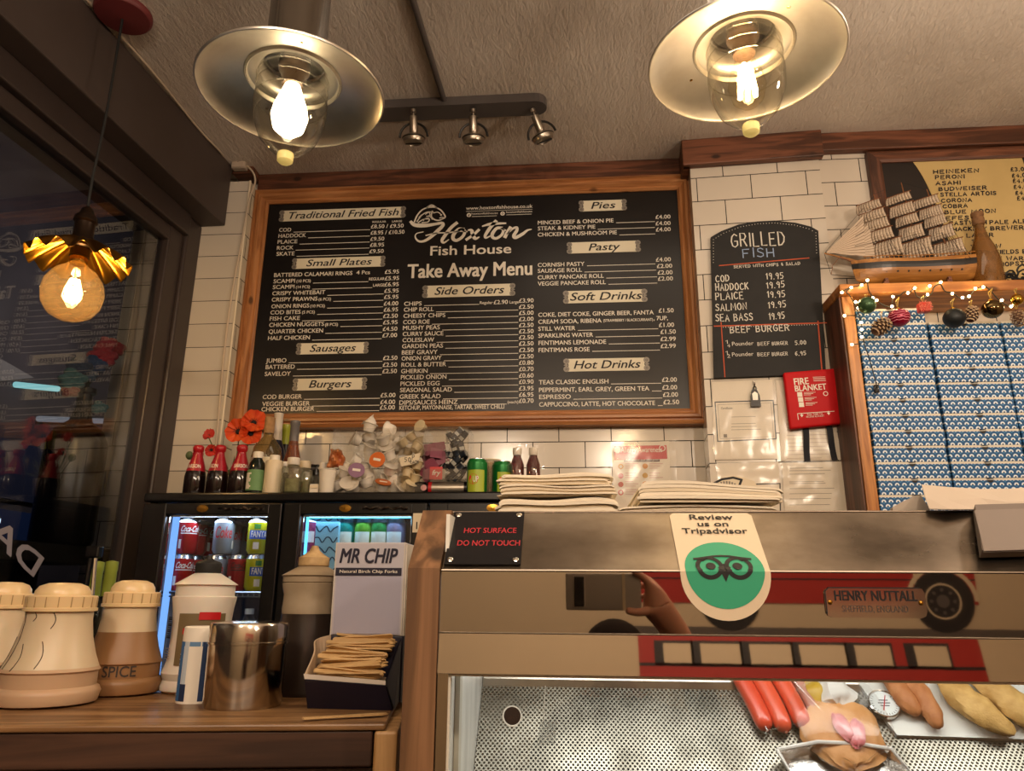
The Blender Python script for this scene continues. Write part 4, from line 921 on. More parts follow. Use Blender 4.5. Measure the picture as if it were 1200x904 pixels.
def make_can(kind, label, group=None):
    body, ink = {'cola': ('#b3121c', '#e9e6e2'), 'diet': ('#9aa3ad', '#b5202a'), 'zero': ('#a5141c', '#141114'), 'lemon': ('#d3cf1e', '#1a4fae'), 'green': ('#1f8a46', '#e9e6da'), 'teal': ('#1b8f86', '#e6e6da'), 'lime': ('#6fae3a', '#e6e6da'), 'lilac': ('#8b7f9e', '#e6e6e6'), 'pink': ('#b0467c', '#efe2ea'), 'pale': ('#8fb8c4', '#22303c'), 'seven': ('#177a35', '#d2202a')}[kind]
    t = thing('drink_can', label, 'can', (0, 0, 0), 0, group); r = .033
    q = B('l'); bm_ = mat('can '+kind, body, .28, .35)
    q.lathe([(1e-4, .004), (.022, .0), (.026, .0), (r, .012), (r, .100)], bm_, 28); q.lathe([(r, .100), (.0275, .111)], ALU if kind != 'seven' else bm_, 28)
    if kind == 'cola' or kind == 'zero':
        canlabel(q, 'Coca-Cola', r, .070, .019, mat('ink '+kind, ink, .4), 1.9, .02, .3); patch(q, r, .063, .066, -.9, .8, mat('ink '+kind, ink, .4)); patch(q, r, .016, .045, -1.05, -.75, INKW)
    elif kind == 'diet': canlabel(q, 'Coke', r, .050, .036, mat('ink diet', ink, .4), 1.7, .01, .1); patch(q, r, .016, .042, 1.0, 1.3, INKW)
    elif kind == 'lemon':
        patch(q, r, .046, .074, -1.0, 1.0, mat('ink lemon', ink, .4)); canlabel(q, 'FANTA', r, .052, .019, INKW, 1.6, .02, .0) ; patch(q, r, .078, .094, -.5, .1, mat('leaf green', '#2f7f2c', .5)); patch(q, r, .014, .036, -.5, .05, INKW)
    elif kind == 'seven':
        patch(q, r, .004, .075, -.9, .9, mat('can yellow green', '#a8b82c', .4)); c = .045
        vs = [((r+.0006)*math.cos(-math.pi/2-.25+.5*math.cos(a)), (r+.0006)*math.sin(-math.pi/2-.25+.5*math.cos(a)), c+.017*math.sin(a)) for a in [2*math.pi*k/20 for k in range(20)]]
        q.add(vs, [tuple(range(20))], mat('ink seven', ink, .4)); q2 = B('l')
    else: patch(q, r, .035, .07, -.8, .8, mat('ink '+kind, ink, .4))
    q.build('body', t)
    if kind == 'seven': q = B('l'); canlabel(q, 'UP', r+.0006, .036, .018, INKW, .55, .02, .0); q.build('lettering', t)
    q = B('l'); q.lathe([(.0275, .110), (.0275, .1135), (.0255, .1135), (.0245, .108), (1e-4, .108)], ALU, 28); q.build('lid', t)
    q = B('l'); q.ring((0, -.006), .004, .009, ALU, None, .1095, 12, sc=(1, 1.3)); q.build('ring_pull', t)
    return t
CANS = {}
def can(kind, P, label, group=None, rz=0.0):
    if kind not in CANS: CANS[kind] = make_can(kind, label, group); CANS[kind].location = P; CANS[kind].rotation_euler = (0, 0, rz); return CANS[kind]
    o = dup(CANS[kind], P, rz, label)
    if group: o['group'] = group
    elif 'group' in o: del o['group']
    return o
Yc = FY+.105
def fx(px, py, Y=Yc): return at(px, py, Y).x
T2 = SZ+.1165
can('cola', (fx(220, 632), Yc, T2), 'red cola can with white script at the left of the upper row', rz=.62)
can('diet', (fx(262, 632), Yc, T2), 'silver can with red writing in the middle of the upper row', rz=.35)
can('lemon', (fx(302, 632), Yc, T2), 'yellow green lemon can at the right of the upper row', rz=.5)
can('cola', (fx(213, 674), Yc, SZ), 'red cola can at the left end of the lower row', rz=.7)
can('diet', (fx(252, 674), Yc, SZ), 'silver can behind the black bottle cap in the lower row', rz=.3)
can('zero', (fx(276, 674), Yc+.012, SZ), 'orange red can with dark script in the lower row', rz=.6)
can('lemon', (fx(300, 674), Yc-.004, SZ), 'yellow lemon can with a barcode at the right of the lower row', rz=.8)
G1 = 'second cans behind the front row'
for k, px in (('cola', 220), ('diet', 262), ('zero', 300)):
    for z in (T2, SZ):
        for j in (1, 2):
            can(k, (fx(px, 632)-.008*j, Yc+.075*j, z), {'cola': 'red cola can standing deeper in the fridge behind the left column', 'diet': 'silver can standing deeper in the fridge behind the middle column', 'zero': 'dark red can standing deeper in the fridge behind the yellow column'}[k], G1+' '+k, rz=j*.9)
# clear water bottles on the lower shelf, left door
WBm = glass('water bottle plastic', (.86, .9, .95), .10, .8, 2.5)
wb = None
for k in range(4):
    P = (fx(206+k*27, 740), Yc+.02, SZ-.26)
    if wb is None:
        wb = thing('water_bottle', 'clear water bottle on the lower shelf of the left fridge', 'bottle', P, 0, 'clear bottles on the lower fridge shelf')
        q = B('l'); q.lathe([(1e-4, 0), (.030, .002), (.031, .05), (.029, .055), (.031, .06), (.031, .12), (.028, .15), (.015, .185), (.0125, .19)], WBm, 24); q.build('bottle', wb)
        q = B('l'); q.lathe([(.0145, .188), (.0145, .205), (1e-4, .206)], mat('pale blue cap', '#cfe0f0', .4), 16); q.build('cap', wb)
    else: dup(wb, P)
# right door: cans and a printed pack
can('pink', (fx(363, 640), Yc-.01, T2), 'pink can at the left of the cyan lit fridge')
for k, px, l in (('teal', 404, 'teal can just above the chip fork box'), ('lime', 425, 'pale green can just above the chip fork box'), ('green', 444, 'yellowish green can between two pale cans in the cyan lit fridge'), ('lilac', 462, 'lilac can at the right of the cyan lit fridge')):
    can(k, (fx(px, 640), Yc+.01, T2), l)
can('pale', (fx(373, 640), Yc+.09, T2), 'pale blue can behind the pink can')
t = thing('printed_drink_pack', 'pale blue printed drinks pack beside the pink can in the right fridge', 'pack', (fx(384, 650), Yc+.0, SZ))
q = B('l'); q.box((0, 0, .13), (.085, .06, .258), mat('pale blue card', '#8fc3d8', .5), .004); q.build('carton', t)
q = B('l')
for k in range(7):
    z = .03+.033*k; pts = [(-.035+.012*i, z+.010*math.sin(i*2.1+k*1.7)) for i in range(7)]; q.ribbon(pts, .004, mat('pack ink', '#22405c', .5), FR((0, -.0305, 0)), .0004, 4)
q.build('print', t)
# ------------------------------------------------------------------ things on top of the fridge
def col(px, py, Y): P = at(px, py, Y); return P.x
def hgt(px, py, Y): return at(px, py, Y).z-FZ
DGL = mat('dark sauce glass', '#140807', .12, coat=.3); REDS = mat('red shrink wrap', '#a5182a', .3); REDC = mat('red cap', '#b01a24', .3)
vin = None
def vinegar(px, Y, label, rz=0, g=None):
    global vin
    P = (col(px, 550, Y), Y, FZ)
    if vin: return dup(vin, P, rz, label)
    t = thing('vinegar_bottle', label, 'bottle', P, rz)
    q = B('l'); q.lathe([(1e-4, 0), (.031, 0), (.034, .006), (.034, .060), (.032, .072), (.0305, .078)], DGL, 28); q.build('bottle', t)
    q = B('l'); q.lathe([(.0310, .078), (.026, .100), (.017, .128), (.0145, .136), (.0145, .141)], REDS, 28); s = q.build('wrap', t)
    q = B('l'); canlabel(q, 'SARSON', .0285, .088, .012, INKW, 1.7, .02); s2 = q.build('lettering', s)
    for v in s2.data.vertices: f = (.0310-(v.co.z-.078)*.23+.0006)/math.hypot(v.co.x, v.co.y); v.co.x *= f; v.co.y *= f
    q = B('l'); q.lathe([(.0125, .141), (.013, .143), (.0165, .147), (.0185, .158), (.016, .165), (.011, .168), (1e-4, .168)], REDC, 24); q.build('cap', t)
    vin = t; return t
vinegar(230, 2.37, 'red capped brown vinegar bottle, leftmost at the front of the fridge top', .1)
vinegar(256, 2.37, 'red capped brown vinegar bottle, second in the front row', -.5)
vinegar(281.5, 2.37, 'red capped brown vinegar bottle beside the green labelled bottle', .5)
vinegar(230, 2.47, 'red capped brown vinegar bottle standing behind the leftmost one', .9)
# poppies
t = thing('poppy_flowers', 'orange red artificial poppies in a cream pot behind the vinegar bottles', 'flowers', (col(272, 555, 2.56), 2.56, FZ))
q = B('l'); q.shell([(.03, 0), (.034, .004), (.044, .085), (.046, .09)], CREAM, .003); q.build('pot', t)
OR = mat('poppy orange', '#cf3a12', .6, var=(30, '#dd5a1c')); OR2 = mat('poppy red', '#b8281a', .6); STM = mat('poppy stem', '#5b6a43', .7)
base = Vector(t.location)
for px, py, r, nrm, mm in ((280, 507, .046, (.05, -1, .15), OR), (297, 497, .044, (.45, -.8, .35), OR), (294, 509, .040, (.35, -.9, -.1), OR), (245, 513, .022, (.1, -.6, .8), OR2), (248, 528, .022, (.3, -.9, -.2), OR2)):
    P = at(px, py, 2.53)-base; nv = Vector(nrm).normalized(); M = FR(P, nv.cross(Vector((0, 0, 1))).normalized(), (0, 0, 1), nv)
    q = B('l')
    for k in range(5):
        a0 = k*2*math.pi/5; vs = []; fs = []; n = 8
        for i in range(5):
            for j in range(n+1):
                rr = r*(.12+.88*i/4)*(1-.10*abs(j/n-.5)**2*4*(i/4)); a = a0+(j/n-.5)*1.62
                vs.append((rr*math.cos(a), rr*math.sin(a), r*(.30*(i/4)**1.6)+.10*r*math.sin(j*1.9+k)*(i/4)+.004*k*(i > 0)))
        for i in range(4):
            for j in range(n): x = i*(n+1)+j; fs.append((x, x+1, x+n+2, x+n+1))
        q.add(vs, fs, mm, True, M)
    fl = q.build('flower', t)
    q = B('l'); q.ball((0, 0, r*.16), r*.22, mat('poppy centre', '#120d12', .8), 12, (1, 1, .5), M)
    for k in range(12): a = k*.524; q.tube([M @ Vector((r*.15*math.cos(a), r*.15*math.sin(a), r*.15)), M @ Vector((r*.36*math.cos(a), r*.36*math.sin(a), r*.24))], .0011, BLACKM, 4)
    q.build('centre', fl)
    q = B('l'); q.tube(smooth_line([(0, 0, .08), (P.x*.6, P.y*.6+.01, (.08+P.z)/2), P-nv*.004], 5), .0022, STM, 6); q.build('stem', fl)
q = B('l'); P = at(222, 534, 2.5)-base; q.ball(P, .013, STM, 12, (1, 1, 1.2)); q.tube(smooth_line([(0, 0, .08), (P.x*.5, P.y*.5, .1), P], 5), .002, STM, 6); q.build('bud', t)
q = B('l')
for k in range(14):
    a = -1.2+2.4*k/13; L_ = .06+.02*(k % 3); c = Vector((.0+.02*math.sin(k), -.02, .09)); e = c+Vector((L_*math.sin(a), -.02, L_*math.cos(a)*.9))
    s = (e-c).cross(Vector((0, 1, 0))).normalized()*.006; q.add([c, c.lerp(e, .5)+s, e, c.lerp(e, .5)-s], [(0, 1, 2, 3)], mat('poppy leaf', '#59643f', .7))
q.build('leaves', t)
def lathe_bottle(name, label, cat, px, Y, parts, group=None, rz=0.0):
    t = thing(name, label, cat, (col(px, 550, Y), Y, FZ), rz, group)
    for pn, prof, m, *k in parts: q = B('l'); q.lathe(prof, m, 28); q.build(pn, t)
    return t
def prof(rs): return [(max(r, 1e-4), z) for r, z in rs]
Y1 = 2.46; hh = hgt(306, 490, Y1); 
t = lathe_bottle('gin_bottle', 'round shouldered clear bottle with a cork top and amber contents', 'bottle', 311, Y1, [
 ('bottle', prof([(0, 0), (.050, 0), (.052, .01), (.052, hh*.50), (.046, hh*.62), (.030, hh*.70), (.017, hh*.76), (.0155, hh*.93)]), glass('pale amber bottle glass', (.80, .66, .42), .07, .7, 2.6, haze=('#a08a58', .18))),
 ('cork', prof([(.0165, hh*.80), (.0175, hh*.81), (.0175, hh), (0, hh)]), mat('cork', '#b69064', .8, var=(60, '#9c764c')))])
q = B('l'); patch(q, .0525, .03, hh*.48, -1.1, .7, mat('cream bottle label', '#d8ccb0', .6)); q.build('label', t)
Y1 = 2.60; hh = hgt(319.5, 485, Y1)
lathe_bottle('wine_bottle', 'dark blue bottle with a tall white foil neck behind the cream squeeze bottle', 'bottle', 321, Y1, [('bottle', prof([(0, 0), (.036, 0), (.037, .01), (.037, hh*.52), (.030, hh*.60), (.0175, hh*.70), (.015, hh*.94)]), mat('dark blue glass', '#141d38', .12)), ('foil', prof([(.0185, hh*.69), (.0165, hh*.80), (.0160, hh*.97), (.017, hh*.975), (.017, hh), (0, hh)]), mat('white foil', '#d9d0c2', .4))])
Y1 = 2.68; hh = hgt(331.5, 497, Y1)
lathe_bottle('wine_bottle', 'dark wine bottle with a lime green foil neck', 'bottle', 331.5, Y1, [('bottle', prof([(0, 0), (.036, 0), (.037, .01), (.037, hh*.55), (.028, hh*.65), (.017, hh*.74), (.015, hh*.92)]), mat('black wine glass', '#14100c', .12)), ('foil', prof([(.0172, hh*.73), (.016, hh*.90), (.017, hh*.905), (.017, hh*.985), (0, hh*.99)]), mat('lime foil', '#a4ab34', .35))])
Y1 = 2.53; hh = hgt(343, 493, Y1)
lathe_bottle('rose_bottle', 'flared bottle of pink wine with a grey foil neck', 'bottle', 341.5, Y1, [('bottle', prof([(0, 0), (.040, 0), (.043, .01), (.043, hh*.30), (.034, hh*.45), (.019, hh*.66), (.014, hh*.80), (.014, hh*.92)]), glass('rose wine glass', (.62, .32, .20), .08, .7, 2.5, haze=('#a4644a', .35))), ('foil', prof([(.0165, hh*.70), (.016, hh*.93), (.018, hh*.94), (.018, hh*.99), (0, hh)]), mat('grey foil', '#6c6868', .4))])
Y1 = 2.365; hh = hgt(302, 530, Y1)
t = lathe_bottle('juice_bottle', 'dark bottle with a green leafy label and white cap', 'bottle', 301, Y1, [('bottle', prof([(0, 0), (.027, 0), (.029, .006), (.029, hh*.55), (.024, hh*.74), (.014, hh*.84), (.014, hh*.87)]), mat('dark green glass', '#18201a', .12)), ('cap', prof([(.0165, hh*.85), (.0165, hh*.985), (.015, hh), (0, hh)]), WHITEP)])
q = B('l'); patch(q, .0292, .012, hh*.56, -1.3, 1.3, mat('green label', '#6b9460', .6)); q.build('label', t)
q = B('l'); 
for k in range(9): patch(q, .0297, .016+.006*k, .022+.006*k, -1.0+.05*math.sin(k*2), -.25+.14*math.sin(k*1.7), INKW, 4)
q.build('leaf_print', t)
Y1 = 2.365; hh = hgt(322, 534, Y1)
lathe_bottle('squeeze_bottle', 'plain cream squeeze bottle on the fridge top', 'bottle', 321, Y1, [('bottle', prof([(0, 0), (.029, 0), (.030, .004), (.0285, hh*.80), (.026, hh*.86), (.0155, hh*.875)]), CREAM), ('cap', prof([(.0165, hh*.865), (.0165, hh*.99), (.015, hh), (0, hh)]), WHITEP)])
def jar(px, Y, top, label, lid, w=.035):
    hh = hgt(px, top, Y); t = thing('glass_jar', label, 'jar', (col(px, 550, Y), Y, FZ), .12)
    JG = glass('jar glass', (.86, .88, .80), .08, .75, 2.4, haze=('#b8b08c', .12))
    q = B('l'); 
    q.box((0, 0, hh*.38), (2*w, 2*w, hh*.74), JG, .009, seg=3); q.lathe(prof([(w*.6, hh*.74), (w*.55, hh*.82)]), JG, 20); q.build('glass', t)
    q = B('l'); q.lathe(prof([(0, .006), (w*.72, .008), (w*.72, hh*.42), (0, hh*.43)]), mat('dried herbs', '#8f8f62', .9, var=(60, '#6f7048')), 12); q.build('contents', t)
    q = B('l'); q.lathe(prof([(w*.62, hh*.80), (w*.66, hh*.82), (w*.66, hh*.985), (w*.6, hh), (0, hh)]), lid, 24); q.build('lid', t); return t
jar(343.5, 2.36, 537, 'square glass jar with a white lid at the front of the fridge top', WHITEP, .031)
jar(357, 2.43, 541, 'square glass jar with a cream ringed lid behind the white lidded jar', CREAM, .030)
jar(365, 2.50, 545, 'square glass jar with a grey lid behind the cream lidded jar', GREYM, .026)
Y1 = 2.42; hh = hgt(334, 541, Y1)
lathe_bottle('pill_bottle', 'small dark bottle with a white cap behind the cream squeeze bottle', 'bottle', 333.5, Y1, [('bottle', prof([(0, 0), (.018, 0), (.018, hh*.6), (.012, hh*.7)]), DGL), ('cap', prof([(.0135, hh*.66), (.0135, hh*.98), (0, hh)]), WHITEP)])
Y1 = 2.45; hh = hgt(370, 545, Y1)
t = lathe_bottle('pump_bottle', 'small clear pump bottle with a black nozzle between the jars and the cup', 'bottle', 371, Y1, [('bottle', prof([(0, 0), (.019, 0), (.020, .004), (.019, hh*.6), (.010, hh*.7)]), glass('smoke plastic', (.5, .5, .48), .08, .6, 2.5)), ('collar', prof([(.011, hh*.68), (.011, hh*.84), (.004, hh*.85), (.004, hh*.95)]), BLACKP)])
q = B('l'); q.box((-.006, 0, hh*.97), (.030, .010, .009), BLACKP, .003); q.build('nozzle', t)
t = thing('sugar_packet', 'small white packet lying in front of the pump bottle', 'packet', (col(368.5, 570, 2.36), 2.36, FZ), .1); q = B('l'); q.box((0, 0, .017), (.030, .014, .034), PAPER, .004, rot=(-.15, 0, 0)); q.box((0, -.0085, .024), (.026, .001, .010), CREAM, rot=(-.15, 0, 0)); q.build('packet', t)
Y1 = 2.36; hh = hgt(383, 551, Y1)
t = thing('paper_cup', 'plain white paper cup at the left end of the clear dispenser', 'cup', (col(383.5, 560, Y1), Y1, FZ)); q = B('l'); q.shell(prof([(.021, .003), (.0215, .0), (.0275, hh-.002)]), PAPER, .0012, seg=28); q.lathe(prof([(0, .004), (.021, .004)]), PAPER, 28); q.tube([(.0282*math.cos(k*.2244), .0282*math.sin(k*.2244), hh) for k in range(28)], .0016, PAPER, 6, True); q.build('cup', t)
Y1 = 2.44; hh = hgt(379, 542, Y1)
lathe_bottle('pill_bottle', 'white capped clear bottle standing behind the paper cup', 'bottle', 378.5, Y1, [('bottle', prof([(0, 0), (.017, 0), (.017, hh*.7), (.011, hh*.76)]), CLEAR), ('cap', prof([(.0125, hh*.72), (.0125, hh*.98), (0, hh)]), WHITEP)])
# clear dispensers
def dispenser(label, pxs, Y0, Y1, zb, ztops, py):
    xs = [col(p, py, Y0) for p in pxs]; t = thing('acrylic_dispenser', label, 'dispenser', ((xs[0]+xs[-1])/2, Y0, FZ+zb))
    zt_ = FZ+ztops
    q = B(t); q.box2((xs[0], Y1-.003, FZ+zb), (xs[-1], Y1, zt_), ACRYL); q.build('back_panel', t)
    q = B(t); q.box2((xs[0], Y0, FZ+zb), (xs[-1], Y1, FZ+zb+.003), ACRYL); q.build('floor_panel', t)
    q = B(t); q.box2((xs[0], Y0, FZ+zb), (xs[-1], Y0+.003, FZ+zb+.034), ACRYL); q.build('front_lip', t)
    q = B(t); q.box2((xs[0], Y0-.0005, zt_-.078), (xs[-1], Y0+.0022, zt_), ACRYL); q.build('front_panel', t)
    for x in xs: q = B(t); q.box2((x-.0015, Y0+.003, FZ+zb+.003), (x+.0015, Y1-.003, zt_), ACRYL); q.build('divider', t)
    return xs
D0, D1 = 2.365, 2.50
zt_ = hgt(440, 502, D0)
xs = dispenser('four bay clear dispenser heaped with white sauce tubs', (388, 413.5, 440, 466.5, 496), D0, D1, .001, zt_, 540)
zb2 = hgt(520, 562, D0)
xs2 = dispenser('two bay clear dispenser raised on a silver tube', (497, 522, 548), D0, D1, zb2, zt_, 540)
TUB = mat('sauce tub white', '#efe7db', .4); LIDF = mat('foil lid', '#e2dacd', .35, .1)
def make_tub(name, label, cat, mbody, mlid, r=.0255, h=.031, group=None):
    t = thing(name, label, cat, (0, 0, 0), 0, group)
    q = B('l'); q.lathe([(1e-4, 0), (r*.62, 0), (r*.66, .002), (r*.86, h*.86), (r*.9, h*.9)], mbody, 20); q.build('cup', t)
    q = B('l'); q.lathe([(r*.9, h*.88), (r*1.05, h*.9), (r*1.05, h*.98), (1e-4, h)], mlid, 20); q.build('lid', t); return t
rnd = random.Random(3)
tubs = make_tub('sauce_tub', 'small white sauce tub heaped in the left bays of the clear dispenser', 'sauce tub', TUB, LIDF, group='white sauce tubs')
first = True
def put(proto, P, rot, **k):
    global first
    return dup(proto, P, rot=rot, **k)
used = []
def tub_at(px, py, Y, rot): 
    global first
    P = at(px, py, Y)
    if first: tubs.location = P; tubs.rotation_euler = rot; first = False
    else: dup(tubs, P, rot=rot)
for px, py, dy in [(437, 497, .05), (431, 504, .01), (462, 502, .02), (422, 516, .02), (434, 517, .05), (449, 512, .02), (451, 519, .01), (452, 524, .04), (464, 520, .01), (431, 530, .005), (457, 529, .02), (459, 536, .004), (463, 527, .06), (422, 541, .02), (404, 551, .03), (402, 557, .004), (400, 566, .06), (408, 570, .003), (428, 553, .05), (434, 558, .004), (425, 566, .02), (432, 569, .006), (443, 566, .03), (456, 553, .01), (463, 550, .02), (462, 562, .003), (398, 573, .02), (416, 573, .006), (460, 573, .01)]:
    tub_at(px, py+2.5, D0+.025+dy, (rnd.uniform(-1.3, 1.0), rnd.uniform(-1.0, 1.0), rnd.uniform(0, 6)))
def special(label, px, py, lidc, rot, body=TUB, cat='sauce tub', r=.0255):
    t = make_tub('sauce_tub', label, cat, body, mat('lid '+label[:12], lidc, .35), r); P = at(px, py, D0+.012); t.location = P; t.rotation_euler = rot
    q = B('l'); h = .0312; q.box((0, 0, h), (r*1.0, r*.35, .0006), INKW); q.build('lid_label', t); return t
special('sauce tub with a mauve lid low in the second bay', 418, 556, '#8d6a86', (1.25, .1, .2))
special('sauce tub with an orange lid facing out in the third bay', 445, 543, '#cf6a2c', (1.35, .2, -.1))
special('sauce tub with an orange brown lid at the bottom of the third bay', 447, 575, '#b8622c', (.5, .1, .4))
t = thing('sauce_sachet', 'crumpled orange sachet leaning in the leftmost bay', 'sachet', at(393.5, 548, D0+.03), .3); q = B('l'); 
vs = []; n = 6
for j in range(n+1):
    for i in range(n+1): u, v = i/n-.5, j/n-.5; vs.append((u*.048*(1-.7*max(v, 0)), .010*math.sin(u*9+v*7)-.006, v*.06+.03))
q.add(vs, [(j*(n+1)+i, j*(n+1)+i+1, (j+1)*(n+1)+i+1, (j+1)*(n+1)+i) for j in range(n) for i in range(n)], mat('orange foil', '#d08a4e', .35, .2, var=(25, '#a8452a')), True); o = q.build('sachet', t); md = o.modifiers.new('s', 'SOLIDIFY'); md.thickness = .008
# cream portion pots and a hand-written card
pot = None
CRM = mat('cream pot', '#cdb992', .45)
for px, py, dy in [(497, 501, .02), (485, 514, .03), (475, 521, .01), (485, 526, .004), (491, 519, .05), (477, 532, .05), (490, 533, .03), (474, 548, .02), (488, 549, .006), (476, 558, .004), (485, 564, .01), (492, 558, .05), (480, 572, .006), (488, 574, .03), (471, 572, .02), (474, 565, .05)]:
    P = at(px, py+2, D0+.02+dy); r_ = (rnd.uniform(-1.3, .9), rnd.uniform(-1, 1), rnd.uniform(0, 6))
    if pot is None: pot = make_tub('portion_pot', 'small cream portion pot heaped in the fourth bay', 'portion pot', CRM, mat('cream lid', '#d6c6a2', .4), .021, .027, 'cream portion pots'); pot.location = P; pot.rotation_euler = r_
    else: dup(pot, P, rot=r_)
ka = [at(*p, D0-.004) for p in ((470, 547), (490, 543), (493, 531), (468, 537))]
t = thing('price_card', 'cream card with handwritten black letters on the fourth bay', 'card', (ka[0].x, D0-.004, ka[0].z)); q = B(t); MC = FR((0, D0-.004, 0)); q.prism([(p.x, p.z) for p in ka], .001, CREAM, MC); q.build('card', t)
q = B(t)
for s, xl, y, xr in (('50', 474, 541.5, 481), ('P', 483, 538.5, 485.5), ('EACH', 481, 543.5, 490)):
    P, Q = at(xl, y, D0-.005), at(xr, y, D0-.005); q.stroke(s, FR(P), .014 if s != 'EACH' else .010, INKB, .0022, w=Q.x-P.x, z=.0004)
q.build('writing', t)
sac = None
for px, py, dy in [(505, 528, .03), (515, 526, .05), (511, 533, .02), (517, 538, .03), (503, 538, .05), (506, 545, .02), (515, 545, .04), (501, 553, .03), (510, 551, .05), (502, 558, .015)]:
    P = at(px, py, D0+.02+dy); r_ = (rnd.uniform(-.5, .5), rnd.uniform(-.8, .8), rnd.uniform(-.5, .5))
    if sac is None:
        sac = thing('sauce_pod', 'dark red sauce pod in the purple heap of the clear dispenser', 'sauce pod', P, 0, 'dark red sauce pods'); sac.rotation_euler = r_
        q = B('l'); q.box((0, 0, 0), (.034, .016, .034), mat('dark red pod', '#7a2a36', .3, var=(30, '#5c2440')), .007, seg=3); q.build('pod', sac); q = B('l'); q.box((0, -.0085, 0), (.040, .0012, .040), mat('purple film', '#8a4258', .3), .0004); q.build('film', sac)
    else: dup(sac, P, rot=r_)
t = thing('sauce_pod', 'bright red square sauce pod with white letters at the bottom front', 'sauce pod', at(511, 555, D0+.008), 0); q = B('l'); q.box((0, .006, 0), (.034, .014, .034), REDL, .006, seg=3); q.build('pod', t)
q = B('l'); q.box((0, -.002, 0), (.042, .0015, .042), mat('bright red film', '#c42a28', .35), .0005); q.text('fry', FR((0, -.003, -.006)), .016, INKW, w=.026, bold=.03, al='c', shear=.2); q.build('film', t)
sc2 = None
for px, py, dy in [(535, 509, .02), (530, 515, .01), (541, 514, .03), (536, 520, .05), (533, 527, .01), (541, 526, .03), (529, 534, .04), (538, 535, .006), (543, 538, .03), (532, 543, .01), (539, 546, .03), (527, 549, .02), (535, 552, .006), (541, 555, .03), (530, 557, .03), (537, 557, .015)]:
    P = at(px, py, D0+.018+dy); r_ = (rnd.uniform(-.6, .6), rnd.uniform(-1.2, 1.2), rnd.uniform(-.4, .4))
    if sc2 is None:
        sc2 = thing('sauce_sachet', 'dark blue and silver sachet in the rightmost bay', 'sachet', P, 0, 'dark blue sachets'); sc2.rotation_euler = r_
        q = B('l'); q.box((0, 0, 0), (.022, .007, .056), mat('dark blue foil', '#1c2f44', .3, .4, var=(35, '#26211f')), .003, seg=3); q.build('sachet', sc2); q = B('l'); q.box((0, -.0038, .0), (.016, .0006, .012), mat('silver print', '#a9a9a2', .4)); q.box((0, 0, .029), (.022, .002, .006), mat('silver print', '#a9a9a2', .4)); q.build('label', sc2)
    else: dup(sc2, P, rot=r_)
# silver tube lying under the raised dispenser
a, c = at(484, 570.5, D0-.0), at(546, 570.5, D0-.0)
rt_ = .0225; ax = lambda x: (x, D0+.03, FZ+rt_)
t = thing('silver_tube', 'silver tube with a red and black end lying under the raised bays', 'tube', (a.x, D0+.03, FZ))
q = B(t); q.cyl(ax(at(505, 570, D0).x), ax(at(543, 570, D0).x), rt_, mat('satin silver tube', '#b7aea0', .3, .9), 24); q.build('tube', t)
q = B(t); q.cyl(ax(at(485, 570, D0).x), ax(at(501, 570, D0).x), rt_*.98, BLACKP, 24); q.cyl(ax(at(543, 570, D0).x), ax(at(548, 570, D0).x), rt_*1.01, BLACKP, 24); q.build('end_cap', t, label='black ends')
q = B(t); q.cyl(ax(at(501, 570, D0).x), ax(at(505, 570, D0).x), rt_*1.01, REDL, 24); xx = at(496, 570, D0).x; q.disc((0, 0), .010, mat('pink badge', '#d59a98', .5), FR((xx, D0+.03-rt_*.99, FZ+rt_)), .0006); q.build('band', t, label='red band and pink badge')
cc = can('seven', (col(559, 560, 2.37), 2.37, FZ), 'green and yellow can with a red disc beside the clear dispenser')
can('seven', (col(588.5, 560, 2.42), 2.42, FZ), 'green can partly hidden behind the folded paper', rz=.5)
t = thing('plastic_tub', 'clear plastic tub between the two green cans', 'tub', (col(574, 560, 2.46), 2.46, FZ)); hh = hgt(574, 541, 2.46); q = B('l'); q.shell(prof([(.026, 0), (.033, hh-.004), (.036, hh-.004), (.036, hh)]), glass('cloudy plastic', (.8, .78, .7), .08, .6, 2.5, haze=('#b8a888', .25)), .002); q.lathe(prof([(0, .003), (.026, .003)]), ACRYL, 20); q.build('tub', t); q = B('l'); q.tube([(.036*math.cos(k*.2618), .036*math.sin(k*.2618), hh+.001) for k in range(24)], .003, CREAM, 6, True); q.build('rim', t)
# two little red bottles wrapped in film
RG = glass('red syrup glass', (.30, .06, .07), .1, .7, 2.4, haze=('#5c1418', .4))
for i, (px, l) in enumerate(((606, 'left of the two small red bottles in clear film'), (625, 'right of the two small red bottles in clear film'))):
    P = (col(px, 560, 2.40), 2.40, FZ); ht = hgt(px, 524, 2.40); t = thing('syrup_bottle', l, 'bottle', P)
    q = B('l'); q.lathe(prof([(0, 0), (.022, 0), (.023, .004), (.023, ht*.62), (.013, ht*.80), (.012, ht*.84)]), RG, 20); q.build('bottle', t)
    q = B('l'); q.lathe(prof([(.0135, ht*.82), (.015, ht*.84), (.015, ht*.97), (0, ht)]), WHITEP, 16); q.build('cap', t)
t = thing('film_wrap', 'clear film wrapped over the two small red bottles', 'wrap', (col(616, 560, 2.40), 2.40, FZ)); q = B('l'); vs = []; n = 10; ht = hgt(616, 523, 2.40)
for j in range(n+1):
    for i in range(n+1): u, v = i/n-.5, j/n; vs.append((u*.115*(1+.1*v), -.030+.003*math.sin(i*2.3+j*1.9), v*ht*1.06-.012*abs(math.sin(i*1.7))*(j == n)))
q.add(vs, [(j*(n+1)+i, j*(n+1)+i+1, (j+1)*(n+1)+i+1, (j+1)*(n+1)+i) for j in range(n) for i in range(n)], glass('thin film', (.97, .96, .95), .03, .3, 2.6, .08), True); q.build('film', t)
